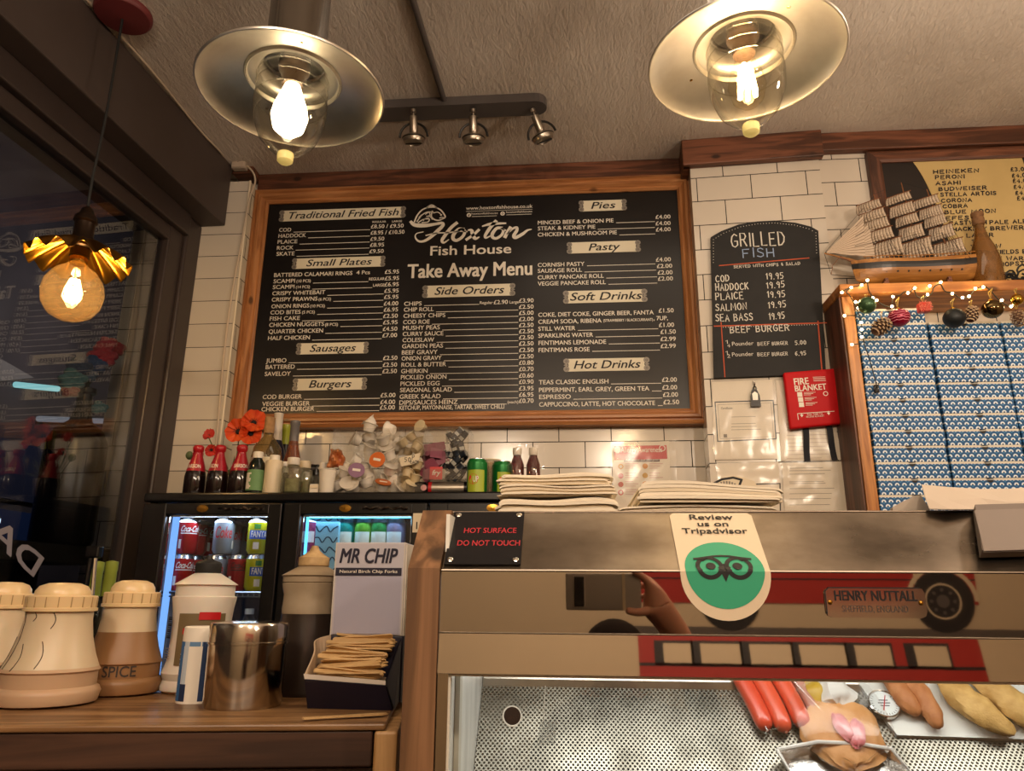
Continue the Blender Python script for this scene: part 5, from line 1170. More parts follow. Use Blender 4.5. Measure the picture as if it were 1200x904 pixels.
# two dark bottles with lime tops and a black tap behind the shakers
# ------------------------------------------------------------------ pine shelf with fish boxes, right of the pillar
YS = 2.48
zU, zT = at(1100, 344.5, YS).z, at(1100, 332.5, YS).z
XL = at(990, 368, YS).x; BH = .0537
zb0 = at(1003, 362, 2.49).z; zsh = zb0-13*BH
sh = thing('wall_shelf', 'honey pine shelf unit full of blue patterned boxes beside the pillar', 'shelf', (XL+.3, YS, zsh))
q = B(sh); q.box2((XL-.014, YS-.02, zU), (1.95, 2.664, zT), HONEY, .004); q.build('top_board', sh)
q = B(sh); q.box2((XL-.004, YS, zsh-.06), (XL+.034, 2.664, zU-.0005), HONEYZ, .003); q.build('upright', sh)
q = B(sh); q.box2((XL-.012, YS+.006, zsh-.06), (XL-.0045, 2.664, zU-.0005), DWOODZ, .002); q.build('side_panel', sh, label='dark outer side panel')
q = B(sh); q.box2((XL+.0345, YS+.004, zsh-.03), (1.95, 2.664, zsh-.001), HONEY, .003); q.build('shelf_board', sh)
# blue scallop print
m, nt, bs, L = newmat('blue scallop print')
t_ = N(nt, 'ShaderNodeTexCoord'); sp = N(nt, 'ShaderNodeSeparateXYZ'); L.new(t_.outputs['Object'], sp.inputs[0])
def mth(op, a, b_=None, c_=None):
    n = N(nt, 'ShaderNodeMath', operation=op)
    for i, x in enumerate((a, b_, c_)):
        if x is None: continue
        if isinstance(x, (int, float)): n.inputs[i].default_value = x
        else: L.new(x, n.inputs[i])
    return n.outputs[0]
CW, CH = .0225, .0148
v = mth('DIVIDE', mth('ADD', sp.outputs[2], .0004), CH); row = mth('FLOOR', v)
u = mth('ADD', mth('DIVIDE', sp.outputs[0], CW), mth('MULTIPLY', mth('MODULO', row, 2.0), .5))
fu = mth('SUBTRACT', mth('FRACT', mth('ADD', u, 50.0)), .5); fv = mth('FRACT', v)
dx_ = mth('MULTIPLY', fu, CW); dz_ = mth('MULTIPLY', mth('SUBTRACT', fv, .12), CH)
d_ = mth('SQRT', mth('ADD', mth('MULTIPLY', dx_, dx_), mth('MULTIPLY', dz_, dz_)))
rp_ = ramp(nt, [(0, '#123f6e'), (.22, '#123f6e'), (.25, '#e6eef2'), (.54, '#e6eef2'), (.58, '#1d68a4'), (.78, '#1d68a4'), (.82, '#0d355f'), (.95, '#0d355f'), (1.0, '#2a74ad')])
L.new(mth('DIVIDE', d_, .0125), rp_.inputs[0]); L.new(rp_.outputs[0], bs.inputs['Base Color']); bs.inputs['Roughness'].default_value = .55
SCAL = m; CARD = mat('white box card', '#ddd6c8', .7)
ORD = ['topmost', 'second from the top', 'third from the top', 'fourth from the top', 'fifth from the top', 'sixth from the top', 'seventh from the top', 'eighth from the top', 'ninth from the top', 'tenth from the top', 'eleventh from the top', 'twelfth from the top', 'thirteenth from the top']
bx = None; BW = .228
rnd = random.Random(8)
for ci, (px, name, k0) in enumerate(((1008, 'left', 0), (1092.5, 'middle', 1), (1177.5, 'right', 1))):
    xc = at(px, 400, 2.49).x+BW/2+.001
    for k in range(k0, 13):
        z = zb0-(k+1)*BH; P = (xc+rnd.uniform(-.002, .002), 2.492+rnd.uniform(0, .004), z+.0002); lab = 'blue and white patterned box, %s in the %s stack' % (ORD[k-k0], name)
        if bx is None:
            bx = thing('food_box', lab, 'box', P, 0, 'patterned boxes on the pine shelf')
            q = B('l'); q.add([(-BW/2, 0, 0), (BW/2, 0, 0), (BW/2, 0, .0455), (-BW/2, 0, .0455), (-BW/2, .155, 0), (BW/2, .155, 0), (BW/2, .155, .0455), (-BW/2, .155, .0455)], [(0, 1, 2, 3), (5, 4, 7, 6), (4, 0, 3, 7), (1, 5, 6, 2), (3, 2, 6, 7), (4, 5, 1, 0)], SCAL); q.build('tray', bx)
            q = B('l'); nz_ = .011; pts = [(-BW/2+.001, 0), (-nz_, 0)]+[(-nz_*math.cos(a*math.pi/6), nz_*math.sin(a*math.pi/6)) for a in range(1, 6)]+[(nz_, 0), (BW/2-.001, 0), (BW/2-.001, .153), (-BW/2+.001, .153)]
            q.prism(pts, .0068, CARD, FR((0, .0, .0458), (1, 0, 0), (0, 1, 0))); q.build('lid', bx)
            q = B('l'); q.add([(-nz_*.9, -.0006, .046), (nz_*.9, -.0006, .046), (nz_*.7, -.0006, .040), (0, -.0006, .0375), (-nz_*.7, -.0006, .040)], [(0, 4, 3, 2, 1)], INKB); q.build('thumb_notch', bx)
        else: dup(bx, P, rnd.uniform(-.006, .006), lab)
# ------------------------------------------------------------------ drinks board
YD = 2.640; pl_d = (Vector((0, YD, 0)), Vector((0, -1, 0)))
dTL, dB = at(1033, 190.5, YD), at(1040, 345, YD)
db = thing('drinks_board', 'dark drinks board in a wooden frame behind the model ship', 'menu board', (1.5, YD, dB.z))
moulding(db, dTL.x, 2.15, dB.z, dTL.z, YD-.006, 2.664, .050, DWOOD, DWOODZ, [(0, 0), (0, .8), (.2, 1), (.8, 1), (1, .8), (1, 0)])
q = B(db); q.box2((dTL.x-.002, YD+.008, dB.z-.002), (2.152, 2.662, dTL.z+.002), mat('dark board panel', '#1c1411', .5)); q.build('panel', db)
YP = YD+.006; PARCH = mat('yellow parchment panel', '#c6ad74', .6, var=(5, '#bba168'))
def dd(px, py): P = at(px, py, YP); return P.x, P.z
q = B(db); ptsL = [dd(*p) for p in smooth_line([(1069, 188.5, 0), (1079, 203, 0), (1089, 222, 0), (1098, 243, 0), (1108, 270, 0), (1118, 305, 0), (1122, 342, 0)], 4) for p in [(p[0], p[1])]]
q.prism(ptsL+[dd(1290, 340), dd(1238, 290), dd(1214, 235), dd(1196, 180.5)][0:4], .0015, PARCH, FR((0, YP+.0015, 0))); q.build('parchment', db)
INKD = mat('black brush lettering', '#1c1620', .7)
q = B(db)
for s, xl, y, xr in [('HEINEKEN', 1094, 203.7, 1147), ('PERONI', 1096.2, 210.2, 1130), ('ASAHI', 1096.8, 217.2, 1125.3), ('BUDWEISER', 1100.3, 224, 1156.3), ('STELLA ARTOIS', 1102.2, 230.6, 1167.3), ('CORONA', 1103.2, 237.6, 1138.8), ('COBRA', 1105, 244.2, 1133.7), ('BLUE MOON', 1107.3, 251.0, 1166.8), ('EFES', 1109, 258.0, 1135), ('EASTWICH', 1113, 264, 1156), ('PALE ALE', 1160, 262.8, 1203), ('HACKNEY', 1117, 271, 1156), ('BREWERY', 1161, 270, 1206), ('LAGER', 1133, 278.2, 1164), ('1', 1139, 285, 1140.5), ('YELLOW', 1138, 291.5, 1173), ('LONDON FIELDS BR', 1131, 298.8, 1208), ('PORT WAR', 1150, 306, 1199), ('HOPSTER', 1172, 312, 1212), ('EARL', 1133, 321, 1180)]:
    P, Q = at(xl, y, YP), at(xr, y, YP); q.stroke(s, FR(P), .0148, INKD, .0046, w=Q.x-P.x, z=.0008, jit=.06, shear=.12)
for k, (s, x, y) in enumerate([('£3.00', 1184.5, 201), ('£4.00', 1186, 208), ('£4.00', 1187, 214.5), ('£4.00', 1188, 221.5), ('£4.00', 1190, 228.5), ('£4.00', 1192, 235)]):
    P = at(x, y, YP); q.stroke(s, FR(P), .0155, INKD, .0044, w=.062, z=.0008, jit=.05, shear=.1)
q.build('lettering', db)
# ------------------------------------------------------------------ model ship on the shelf
SY = 2.555; s0, s1 = at(1002, 316, SY), at(1139, 310, SY); LH = s1.x-s0.x; zk = at(1070, 333, SY).z-zT
ship = thing('model_ship', 'wooden model sailing ship with striped sails on the pine shelf', 'model ship', (s0.x, SY, zT))
HULL = wood('hull wood', '#b98040', '#96642e', 'x', 1.2, .3, knots=False); DKH = mat('hull black band', '#141110', .35); DECK = mat('deck red wood', '#6b2f1d', .5); MASTW = mat('mast wood', '#7a4a26', .5)
q = B('l'); secs = []; n = 26; mseg = 10
def hw(t): return .048*(1-(1-min(t/.35, 1))**2.2)**.8*(1-.25*max(0, (t-.75)/.25)) if t > 0 else .002
dz0 = .078
rows_ = []
for i in range(n+1):
    t = i/n; x = t*LH; w_ = max(hw(t), .002); sheer = .014*(2*t-1)**2+.002; zkeel = zk-.0+.018*max(0, (.12-t)/.12)**1.5+.012*max(0, (t-.88)/.12)
    top = zk+dz0+sheer; r_ = []
    for j in range(mseg+1):
        a = j/mseg; y = w_*math.sin(a*math.pi/2)**.7; z = zkeel+(top-zkeel)*(a**1.5); r_.append((x-.012*(a)*(t < .15)*(1-t/.15), y, z))
    rows_.append(r_)
for sgn in (-1, 1):
    for i in range(n):
        for j in range(mseg):
            A_ = [rows_[i][j], rows_[i+1][j], rows_[i+1][j+1], rows_[i][j+1]]; vv = [(p[0], sgn*p[1], p[2]) for p in A_]
            q.add(vv if sgn < 0 else vv[::-1], [(0, 1, 2, 3)], HULL if j < 7 else (DKH if j < 9 else HULL), True)
q.add([(p[-1][0], s*p[-1][1], p[-1][2]-.006) for s in (-1, 1) for p in rows_], [(i, i+1, n+2+i, n+1+i) for i in range(n)], DECK)
e = rows_[-1]; q.add([(p[0], -p[1], p[2]) for p in e]+[(p[0], p[1], p[2]) for p in e[::-1]], [tuple(range(2*len(e)))], HULL)
hull = q.build('hull', ship)
q = B('l')
for i in range(9):
    t = .14+.09*i; x = t*LH; k = int(t*n); p = rows_[k][6]; q.cyl((x, -p[1]-.001, p[2]-.004), (x, -p[1]+.004, p[2]-.004), .0032, BLACKM, 8)
q.build('portholes', hull)
q = B('l')
for i in range(24):
    t = .08+.037*i; k = min(int(t*n), n); p = rows_[k][-1]; q.cyl((t*LH, -p[1]+.003, p[2]), (t*LH, -p[1]+.003, p[2]+.010), .0013, HULL, 5)
q.tube([(p[-1][0], -p[-1][1]+.003, p[-1][2]+.011) for p in rows_[2:]], .0016, HULL, 5); q.box((LH*.45, 0, zk+dz0+.006), (.05, .03, .014), DECK, .002); q.box((LH*.85, 0, zk+dz0+.010), (.06, .05, .02), DECK, .002); q.build('deck_rail', hull)
q = B('l')
for x in (.22, .75): q.box((LH*x, 0, zk/2), (.018, .07, zk), DWOOD, .002); q.box((LH*x, 0, zk+.004), (.012, .075, .014), DWOOD, .002)
q.box((LH*.48, 0, .006), (LH*.62, .03, .010), DWOOD, .002); q.build('stand', ship)
zd = zk+dz0+.004; tipP = at(966, 297, SY)-Vector(ship.location)
q = B('l'); bs0 = Vector((.03, 0, zd+.006)); q.tube([bs0, tipP], [.0045, .0025], HULL, 8); q.tube([bs0+Vector((-.01, 0, -.004)), bs0.lerp(tipP, .6)], .004, MASTW, 8); q.build('bowsprit', ship)
SAILL = mat('sail cloth', '#c4b19c', .85); SAILD = mat('sail stripe', '#7c6857', .85)
def sail(px, py, wpx, hpx, yaw=40, bel=.016):
    c = at(px, py, SY)-Vector(ship.location); w_ = wpx*.0026/math.cos(R_(yaw)); h = hpx*.0031
    rt_ = Vector((math.cos(R_(yaw)), -math.sin(R_(yaw)), 0)); nn = Vector((-math.sin(R_(yaw)), -math.cos(R_(yaw)), 0)); q = B('l'); cols = []
    ns = 9
    for k in range(ns): cols += [k/ns, (k+.85)/ns]
    cols += [1.0]; M_ = 6
    P_ = lambda u, v: c+rt_*((u-.5)*w_*(1-.14*v))+Vector((0, 0, (v-.5)*h))+nn*(bel*math.sin(math.pi*v*.9+.15)*(1-.5*abs(2*u-1)))
    for i in range(len(cols)-1):
        for j in range(M_):
            q.add([P_(cols[i], j/M_), P_(cols[i+1], j/M_), P_(cols[i+1], (j+1)/M_), P_(cols[i], (j+1)/M_)], [(0, 1, 2, 3)], SAILD if i % 2 else SAILL, True)
    s_ = q.build('sail', ship); md = s_.modifiers.new('s', 'SOLIDIFY'); md.thickness = .0012
    q = B('l'); q.tube([P_(-.06, 1.02), P_(.5, 1.02), P_(1.06, 1.02)], .0022, MASTW, 6); q.build('yard', s_)
for a in [(1018, 242, 27, 11), (1022, 253, 29, 12), (1027, 263, 27, 13), (1031, 276, 29, 14), (1040, 292, 33, 21), (1053, 233, 27, 10), (1057, 246, 26, 14), (1063, 258, 24, 12), (1068, 273, 26, 16), (1075, 292, 31, 22), (1085, 237, 27, 11), (1091, 249, 24, 13), (1096, 259, 22, 13), (1103, 273, 26, 16), (1112, 292, 31, 19)]: sail(*a)
q = B('l')
masts = []
for (xb, yb), (xt, yt) in (((1046, 310), (1024, 228)), ((1080, 310), (1056, 214)), ((1116, 309), (1086, 222))):
    A_, C_ = at(xb, yb, SY)-Vector(ship.location), at(xt, yt, SY)-Vector(ship.location); masts.append((A_, C_))
    q = B('l'); q.tube([A_, A_.lerp(C_, .6), C_], [.0042, .0035, .002], MASTW, 8); q.ball(A_.lerp(C_, .62), .007, MASTW, 8); q.build('mast', ship)
for ji, pts in enumerate((((968, 296), (1003, 262), (1001, 300)), ((972, 296), (1012, 252), (1014, 301)), ((985, 297), (1018, 262), (1026, 302)))):
    A_ = [at(*p, SY-.004+.007*ji)-Vector(ship.location) for p in pts]; q = B('l'); n_ = 12
    for k in range(n_):
        u0_, u1_ = k/n_, (k+.8)/n_
        for m_, ua, ub in ((SAILL, u0_, u1_), (SAILD, u1_, (k+1)/n_)):
            q.add([A_[0], A_[1].lerp(A_[2], ua), A_[1].lerp(A_[2], ub)], [(0, 1, 2)], m_)
    s_ = q.build('sail', ship)
q = B('l'); 
for A_, C_ in masts:
    for t in (.35, .6, .8, .98):
        q.tube([tipP, A_.lerp(C_, t)], .0007, BLACKM, 4, caps=False) if A_ is masts[0][0] else q.tube([A_.lerp(C_, t), A_.lerp(C_, 0)+Vector((-.09, 0, .0))], .0007, BLACKM, 4, caps=False)
    for s in (-1, 1):
        for k in range(5): q.tube([A_.lerp(C_, .6), A_+Vector((-.02+.016*k, s*.042, -.004))], .0007, BLACKM, 4, caps=False)
for i in (0, 1): q.tube([masts[i][1], masts[i+1][1]], .0007, BLACKM, 4, caps=False)
q.tube([masts[2][1], (LH, 0, zd+.02)], .0007, BLACKM, 4, caps=False)
b1, b2 = [at(*p, SY)-Vector(ship.location) for p in ((974, 322), (976, 311))]; q.tube([tipP, b1, (.02, 0, zk+.03)], .001, BLACKM, 4); q.tube([tipP.lerp(bs0, .4), b2, b1], .0014, MASTW, 4)
q.build('rigging', ship)
# bottle and black wire wreath on the shelf
P = at(1157, 318, 2.545); hb = at(1150, 250, 2.545).z-zT; r_ = .050
t = thing('display_bottle', 'amber glass bottle with a cork on the shelf beside the ship', 'bottle', (P.x, 2.545, zT))
q = B('l'); q.lathe(prof([(0, 0), (r_*.96, 0), (r_, .01), (r_*.98, hb*.36), (r_*.78, hb*.52), (r_*.45, hb*.68), (r_*.32, hb*.80), (r_*.30, hb*.92)]), glass('amber display glass', (.62, .42, .20), .07, .7, 2.6, haze=('#8f6430', .45)), 32); q.build('bottle', t)
q = B('l'); q.lathe(prof([(r_*.36, hb*.84), (r_*.42, hb*.86), (r_*.40, hb*.93), (r_*.34, hb*.94), (r_*.42, hb*.96), (r_*.42, hb), (0, hb)]), mat('cork stopper', '#8a6440', .8, var=(60, '#6d4c30')), 20); q.build('stopper', t)
q = B('l'); vs = []; 
for i in range(13):
    a = -1.15+2.2*i/12
    for z in (hb*.42+.018*abs(a), hb*.60): rr = (r_*.98-(z-hb*.36)/(hb*.32)*r_*.53 if z > hb*.36 else r_*.98)+.0012; vs.append((rr*math.sin(a), -rr*math.cos(a), z))
q.add(vs, [(2*i, 2*i+2, 2*i+3, 2*i+1) for i in range(12)], mat('pale neck label', '#b7a89a', .6), True); q.build('label', t)
P = at(1190, 325, 2.55); t = thing('wire_wreath', 'black curled wire ornament at the right end of the shelf', 'ornament', (P.x, 2.55, zT)); q = B('l'); rnd = random.Random(4)
for k in range(16):
    c = Vector((rnd.uniform(-.055, .09), rnd.uniform(-.03, .03), .022+rnd.uniform(0, .045))); a0 = rnd.uniform(0, 6); rr = rnd.uniform(.012, .02)
    q.tube([c+Vector((rr*math.cos(a0+j*.6), .006*math.sin(j), rr*math.sin(a0+j*.6))) for j in range(9)], .0035, BLACKM, 5)
q.build('wire', t)
# ------------------------------------------------------------------ fairy lights and hanging ornaments
YF = YS-.026
LED = emis('warm fairy light', (1, .72, .36), 26); WIREG = mat('dark green wire', '#1a1d14', .6)
fpx = [(986.6, 342.7), (997.7, 337.1), (1009.9, 334.2), (1016.5, 328.6), (1002.7, 354), (1005.7, 361), (989.7, 370.3), (1023, 349.3), (1027.3, 352), (1046.4, 347.9), (1045.3, 359.3), (1064, 343.5), (1072, 337.7), (1087, 345.4), (1089.5, 335.3), (998.3, 404), (1009.3, 378), (1009.9, 386.4), (1009.9, 395), (1102.4, 330.8), (1116, 344.3), (1128, 349), (1135.6, 347.4), (1143, 338.3), (1152.2, 336.6), (1170.8, 355.4), (1174, 352), (1185, 359.3), (1196, 350)]
c0 = at(1060, 340, YF)
fl = thing('fairy_lights', 'string of warm fairy lights draped along the pine shelf edge', 'string lights', c0)
q = B(fl)
for path in ([(1030, 449), (1027, 460)], [(1028, 455), (1020, 425), (1012, 400), (1009, 380), (1004, 362), (996, 347), (992, 342), (998, 337), (1010, 334), (1016, 329), (1018, 340), (1024, 349), (1034, 357), (1044, 359), (1047, 348), (1055, 346), (1060, 342), (1066, 343), (1071, 338), (1074, 347), (1083, 349), (1092, 344), (1094, 337), (1102, 333), (1107, 341), (1116, 344), (1127, 350), (1136, 347), (1143, 339), (1153, 336), (1160, 340), (1172, 353), (1185, 359), (1196, 351), (1206, 345)], [(996, 337), (987, 342)], [(1003, 370), (990, 370)], [(1009, 403), (998, 404)]):
    q.tube(smooth_line([at(x, y, YF+.003) for x, y in path], 4), .0018, WIREG, 5)
P = at(1027, 456, YS-.005); q.box(P, (.016, .010, .028), BLACKP, .002); q.build('wire', fl)
for x, y in fpx: q = B(fl); P = at(x, y, YF-.004); q.ball(P, .0048, LED, 8); q.cyl(P, P+Vector((0, .006, .006)), .0022, WIREG, 6); q.build('bulb', fl)
for x, y in ((1005, 352), (1046, 347), (1088, 340), (1148, 338), (1188, 356)): light('fairy_light_glow', 'POINT', at(x, y, YF-.02)-c0, .10, (1, .66, .28), .006, parent=fl)
def loopcord(q, top, c, r, zt):
    q.tube([top, Vector((c.x-.004, c.y, (top.z+zt)/2)), Vector((c.x, c.y, zt)), Vector((c.x+.004, c.y, (top.z+zt)/2)), top], .0014, mat('gold cord', '#c0a04e', .4), 5)
def bauble(px, py, rpx, label, m, topy, sc=(1, 1, 1), extra=None, roughcap=GOLD):
    Y = YS-.05; c = at(px, py, Y); r = rpx*.00305; t = thing('bauble', label, 'bauble', c)
    q = B('l'); q.ball((0, 0, 0), r, m, 28, sc); q.build('ball', t)
    q = B('l'); q.lathe([(r*.22, r*sc[2]*.95), (r*.22, r*sc[2]*1.12), (1e-4, r*sc[2]*1.13)], GOLD, 14); q.build('cap', t)
    q = B(t); top = at(px, topy, Y+.022); loopcord(q, top, c, r, c.z+r*sc[2]*1.12); q.build('cord', t)
    return t, r
bauble(1016, 357.8, 9.6, 'dark green satin bauble hanging at the left corner of the shelf', mat('green satin', '#3c5a3a', .35, .5), 346)
t, r = bauble(1053.5, 372.5, 11.2, 'ruby red bauble with beaded bands', mat('ruby bauble', '#8e1230', .25, .3), 349, (1, 1, .92))
q = B('l')
for k in (-2, -1, 0, 1, 2):
    z = k*r*.24; rr = math.sqrt(max(r*r-(z/.92)**2, 0))*1.01
    q.tube([(rr*math.cos(a*.2244), rr*math.sin(a*.2244), z+.0015*math.sin(a*2.2)) for a in range(28)], .0013, mat('pink glitter', '#d8788f', .5), 4, True)
q.build('beading', t)
bauble(1118.2, 373, 11.4, 'matt black bauble hanging between two pine cones', mat('black bauble', '#14191b', .5, .2), 350, (1, 1, .95))
bauble(1163, 362.6, 11, 'shiny dark gold bauble reflecting the lights', mat('gold mirror', '#6e5c3c', .08, 1.0), 338, (1, 1, .92))
bauble(1191.8, 351.5, 6.5, 'small gold bauble near the right edge', mat('bright gold', '#c0963a', .12, 1.0), 338)
P = at(1082.3, 361, YS-.05); t = thing('tinsel_cube', 'small red tinsel parcel under the shelf edge', 'ornament', P); q = B('l'); q.box((0, 0, 0), (.036, .03, .034), mat('red tinsel', '#d0402e', .4), .006, seg=3); rnd = random.Random(2)
for k in range(90):
    c = Vector((rnd.uniform(-.018, .018), -.016, rnd.uniform(-.017, .017))); d = Vector((rnd.uniform(-1, 1), -.4, rnd.uniform(-1, 1))).normalized()*.007; q.tube([c, c+d], .0009, mat('tinsel pink', '#e8806a', .3), 4)
q.build('tinsel', t); q = B(t); loopcord(q, at(1082.3, 347, YS-.03), P, .02, P.z+.018); q.build('cord', t)
def cone(px, py, rpx, label, col, tilt, topy):
    c = at(px, py, YS-.048); r = rpx*.00305; t = thing('pine_cone', label, 'pine cone', c); t.rotation_euler = tilt; q = B('l'); m = mat('cone scale '+label[:9], col, .8); m2 = mat('cone tip '+label[:9], '#b79a78', .8)
    q.ball((0, 0, 0), r*.55, m, 12, (1, 1, 1.3)); k = 0
    for i in range(8):
        z = r*(-1+.26*i); rr = r*.85*math.sqrt(max(1-(z/(r*1.15))**2, .05))
        for j in range(9):
            a = j*2*math.pi/9+(i % 2)*.35; u_ = Vector((math.cos(a), math.sin(a), 0)); v_ = Vector((-math.sin(a), math.cos(a), 0)); o_ = u_*rr*.5+Vector((0, 0, z)); e = u_*rr+Vector((0, 0, z-r*.22)); w_ = v_*r*.17
            q.add([o_-w_*.5, o_+w_*.5, e+w_, e-w_], [(0, 1, 2, 3), (3, 2, 1, 0)], m); q.add([e-w_, e+w_, e+w_*.8+u_*.002+Vector((0, 0, .004)), e-w_*.8+u_*.002+Vector((0, 0, .004))], [(0, 1, 2, 3)], m2)
    q.build('scales', t)
    q = B(t); loopcord(q, at(px, topy, YS-.03), c, r, c.z+r*.9); q.build('cord', t)
cone(1034, 382, 10.5, 'frosted pine cone hanging beside the ruby bauble', '#5b4032', (0, .9, .2), 365)
cone(1139, 367, 8.5, 'brown pine cone beside the matt black bauble', '#5a3c33', (0, .4, .3), 352)
cone(1193, 371, 9, 'pale brown pine cone at the right edge of the photo', '#7a5a46', (.3, -.4, .1), 358)
# ------------------------------------------------------------------ serving counter (left) and what stands on it
CT = 1.41
k0, k1 = atz(0, 851.5, CT), atz(452, 848.5, CT); kd = (k1-k0); ka = math.atan2(kd.y, kd.x)
COU = wood('oiled counter wood', '#96714a', '#68482a', 'x', .9, .38, dark='#4a3018'); FRONTW = wood('dark counter front', '#4e3324', '#352117', 'x', .8, .5, knots=False, dark='#291810'); BATT = wood('pale batten', '#c39a68', '#9c7344', 'z', .9, .5)
CM = Matrix.Translation(k1) @ Matrix.Rotation(ka, 4, 'Z'); CI = CM.inverted()
def cl(px, py): return CI @ atz(px, py, CT)
ct = thing('counter', 'wooden serving counter with a dark panelled front and scarred top', 'counter', (k1.x, k1.y, 0), ka)
q = B('l'); q.box2((-1.0, 0, CT-.007), (0, .36, CT), COU, .002); q.build('worktop', ct)
q = B('l'); q.box2((-1.0, .004, CT-.045), (-.014, .03, CT-.0075), FRONTW, .002); q.box2((-1.0, .012, CT-.092), (-.014, .03, CT-.047), FRONTW, .002); q.box2((-1.0, .02, CT-.20), (-.014, .04, CT-.093), FRONTW, .002); q.box2((-1.0, .02, CT-.40), (-.014, .04, CT-.203), FRONTW, .002); q.box2((-1.0, .02, 0), (-.014, .04, CT-.403), FRONTW, .002); q.build('front_boards', ct)
q = B('l'); q.box2((-.012, -.002, 0), (.014, .30, CT-.0078), BATT, .003); q.build('end_batten', ct)
q = B('l'); q.box2((-1.0, .32, 0), (-.014, .36, CT-.008), FRONTW); q.build('back_panel', ct)
def on(px, Y): return (at(px, 800, Y).x, Y, CT)
def ch(px, py, Y): return at(px, py, Y).z-CT
SHK = mat('milky shaker plastic', '#c9b698', .38, sss=.15); SHL = mat('cream shaker lid', '#d8bd90', .32, sss=.15)
def shaker(label, px, Y, ytop, wpx, contents, cz, text=None, cracks=False, rz=0.0):
    H_ = ch(px, ytop, Y); R0 = wpx*.5*Y*1.055/868; t = thing('salt_shaker', label, 'shaker', on(px, Y), rz); k = R0
    P_ = [(1e-4, .0), (k*.80, .0), (k*.95, .02*H_), (k*1.0, .10*H_), (k*.96, .135*H_), (k*.90, .15*H_), (k*.90, .26*H_), (k*.94, .275*H_), (k*.90, .30*H_), (k*.80, .40*H_), (k*.70, .54*H_), (k*.645, .68*H_), (k*.64, .76*H_)]
    lo = [p for p in P_ if p[1] <= cz*H_]; hi = [p for p in P_ if p[1] >= lo[-1][1]]
    q = B('l'); q.lathe(lo, contents, 36); q.lathe(hi, SHK, 36); bd = q.build('body', t)
    q = B('l'); nn = 18
    def rib(r, z, a): return (r*(1+.012*(math.cos(nn*a) > .9)*-1), z)
    q.lathe([(k*.64, .755*H_), (k*.71, .76*H_), (k*.71, .785*H_), (k*.675, .79*H_), (k*.685, .88*H_), (k*.66, .89*H_), (k*.54, .892*H_), (k*.53, .93*H_), (k*.46, .97*H_), (k*.30, .995*H_), (1e-4, H_)], SHL, 72, fn=None); ld = q.build('lid', t)
    q = B('l'); 
    for j in range(nn): a = j*2*math.pi/nn; q.box((k*.682*math.cos(a), k*.682*math.sin(a), .835*H_), (.0012, .0012, .085*H_), mat('lid groove', '#a58a60', .7), M=None, rot=(0, 0, a))
    q.build('grooves', ld)
    if text: q = B('l'); canlabel(q, text, k*.905, .17*H_, .088*H_, mat('marker ink', '#352b26', .6), 1.75, .01); o_ = q.build('lettering', bd)
    if cracks:
        q = B('l')
        for a, za, zb in ((-2.2, .30, .74), (-1.85, .29, .50), (-1.3, .31, .52), (-1.15, .62, .75), (-1.75, .68, .75), (-2.5, .3, .55)):
            pts = []
            for i in range(7):
                z = za+(zb-za)*i/6; rr = 0
                for (r1, z1), (r2, z2) in zip(P_, P_[1:]):
                    if z1 <= z*H_ <= z2: rr = r1+(r2-r1)*((z*H_-z1)/max(z2-z1, 1e-6))
                aa = a+.10*math.sin(i*.5); pts.append((rr*math.cos(aa), rr*math.sin(aa), z*H_))
            q.tube(pts, .0006, mat('crack', '#3b2c22', .9), 4)
        q.build('cracks', bd)
    return t
SALT = mat('salt in shaker', '#b7987a', .45, sss=.1); SPICE = mat('spice in shaker', '#8b6540', .45, sss=.1)
shaker('cracked milky plastic shaker, the nearest of the three big shakers', 57, .985, 683, 104, SALT, .30, cracks=True)
shaker('tan shaker of chip spice with hand-written letters near its foot', 141, 1.095, 680, 84, SPICE, .62, 'CHIP SPICE', rz=.02)
shaker('milky shaker cut off by the left edge of the photo', -12, 1.06, 682, 92, SALT, .30)
# white squeeze bottle with black cap
def sq_bottle(name, label, px, Y, ytop, prof_, wpx, lo, hi, capm, capprof):
    H_ = ch(px, ytop, Y); k = wpx*.5*Y*1.05/868; t = thing(name, label, 'bottle', on(px, Y))
    q = B('l'); P_ = [(r*k, z*H_) for r, z in prof_]; cz = .0
    a_ = [p for p in P_ if p[1] <= lo*H_]; b_ = [p for p in P_ if p[1] >= a_[-1][1]] if a_ else P_
    if a_: q.lathe(a_, LIQ, 36)
    q.lathe(b_, hi, 36); bd = q.build('bottle', t)
    q = B('l'); q.lathe([(max(r*k, 1e-4), z*H_) for r, z in capprof], capm, 24); q.build('cap', t)
    return t, k, H_, bd
LIQ = mat('dark vinegar seen through plastic', '#2b211b', .3)
HZP = mat('hazy white plastic', '#d9d0c4', .4, sss=.2)
t, k, H_, bd = sq_bottle('sauce_bottle', 'white plastic bottle with a black spout cap behind the steel shaker', 229, 1.135, 651, [(0, 0), (.86, 0), (.98, .02), (1.0, .05), (.92, .09), (1.0, .14), (.93, .18), (.86, .24), (.84, .40), (.84, .50), (.88, .60), (.93, .67), (.93, .685), (.86, .69), (.86, .77), (.94, .775), (.38, .862)], 72, -1, HZP, BLACKM, [(.36, .855), (.385, .862), (.385, .935), (.33, .95), (.15, .962), (.11, .975), (.09, 1), (0, 1)])
q = B('l'); r_ = k*.90
patch(q, k*.86, H_*.20, H_*.565, -.30, 1.2, mat('olive label', '#6a5a3c', .6), 10, .004); patch(q, k*.86, H_*.20, H_*.42, .05, .95, mat('cream label oval', '#cfc0a4', .6), 10, .0046); patch(q, k*.86, H_*.52, H_*.575, .35, 1.0, REDL, 8, .005); patch(q, k*.86, H_*.42, H_*.46, -.1, .5, REDL, 8, .005)
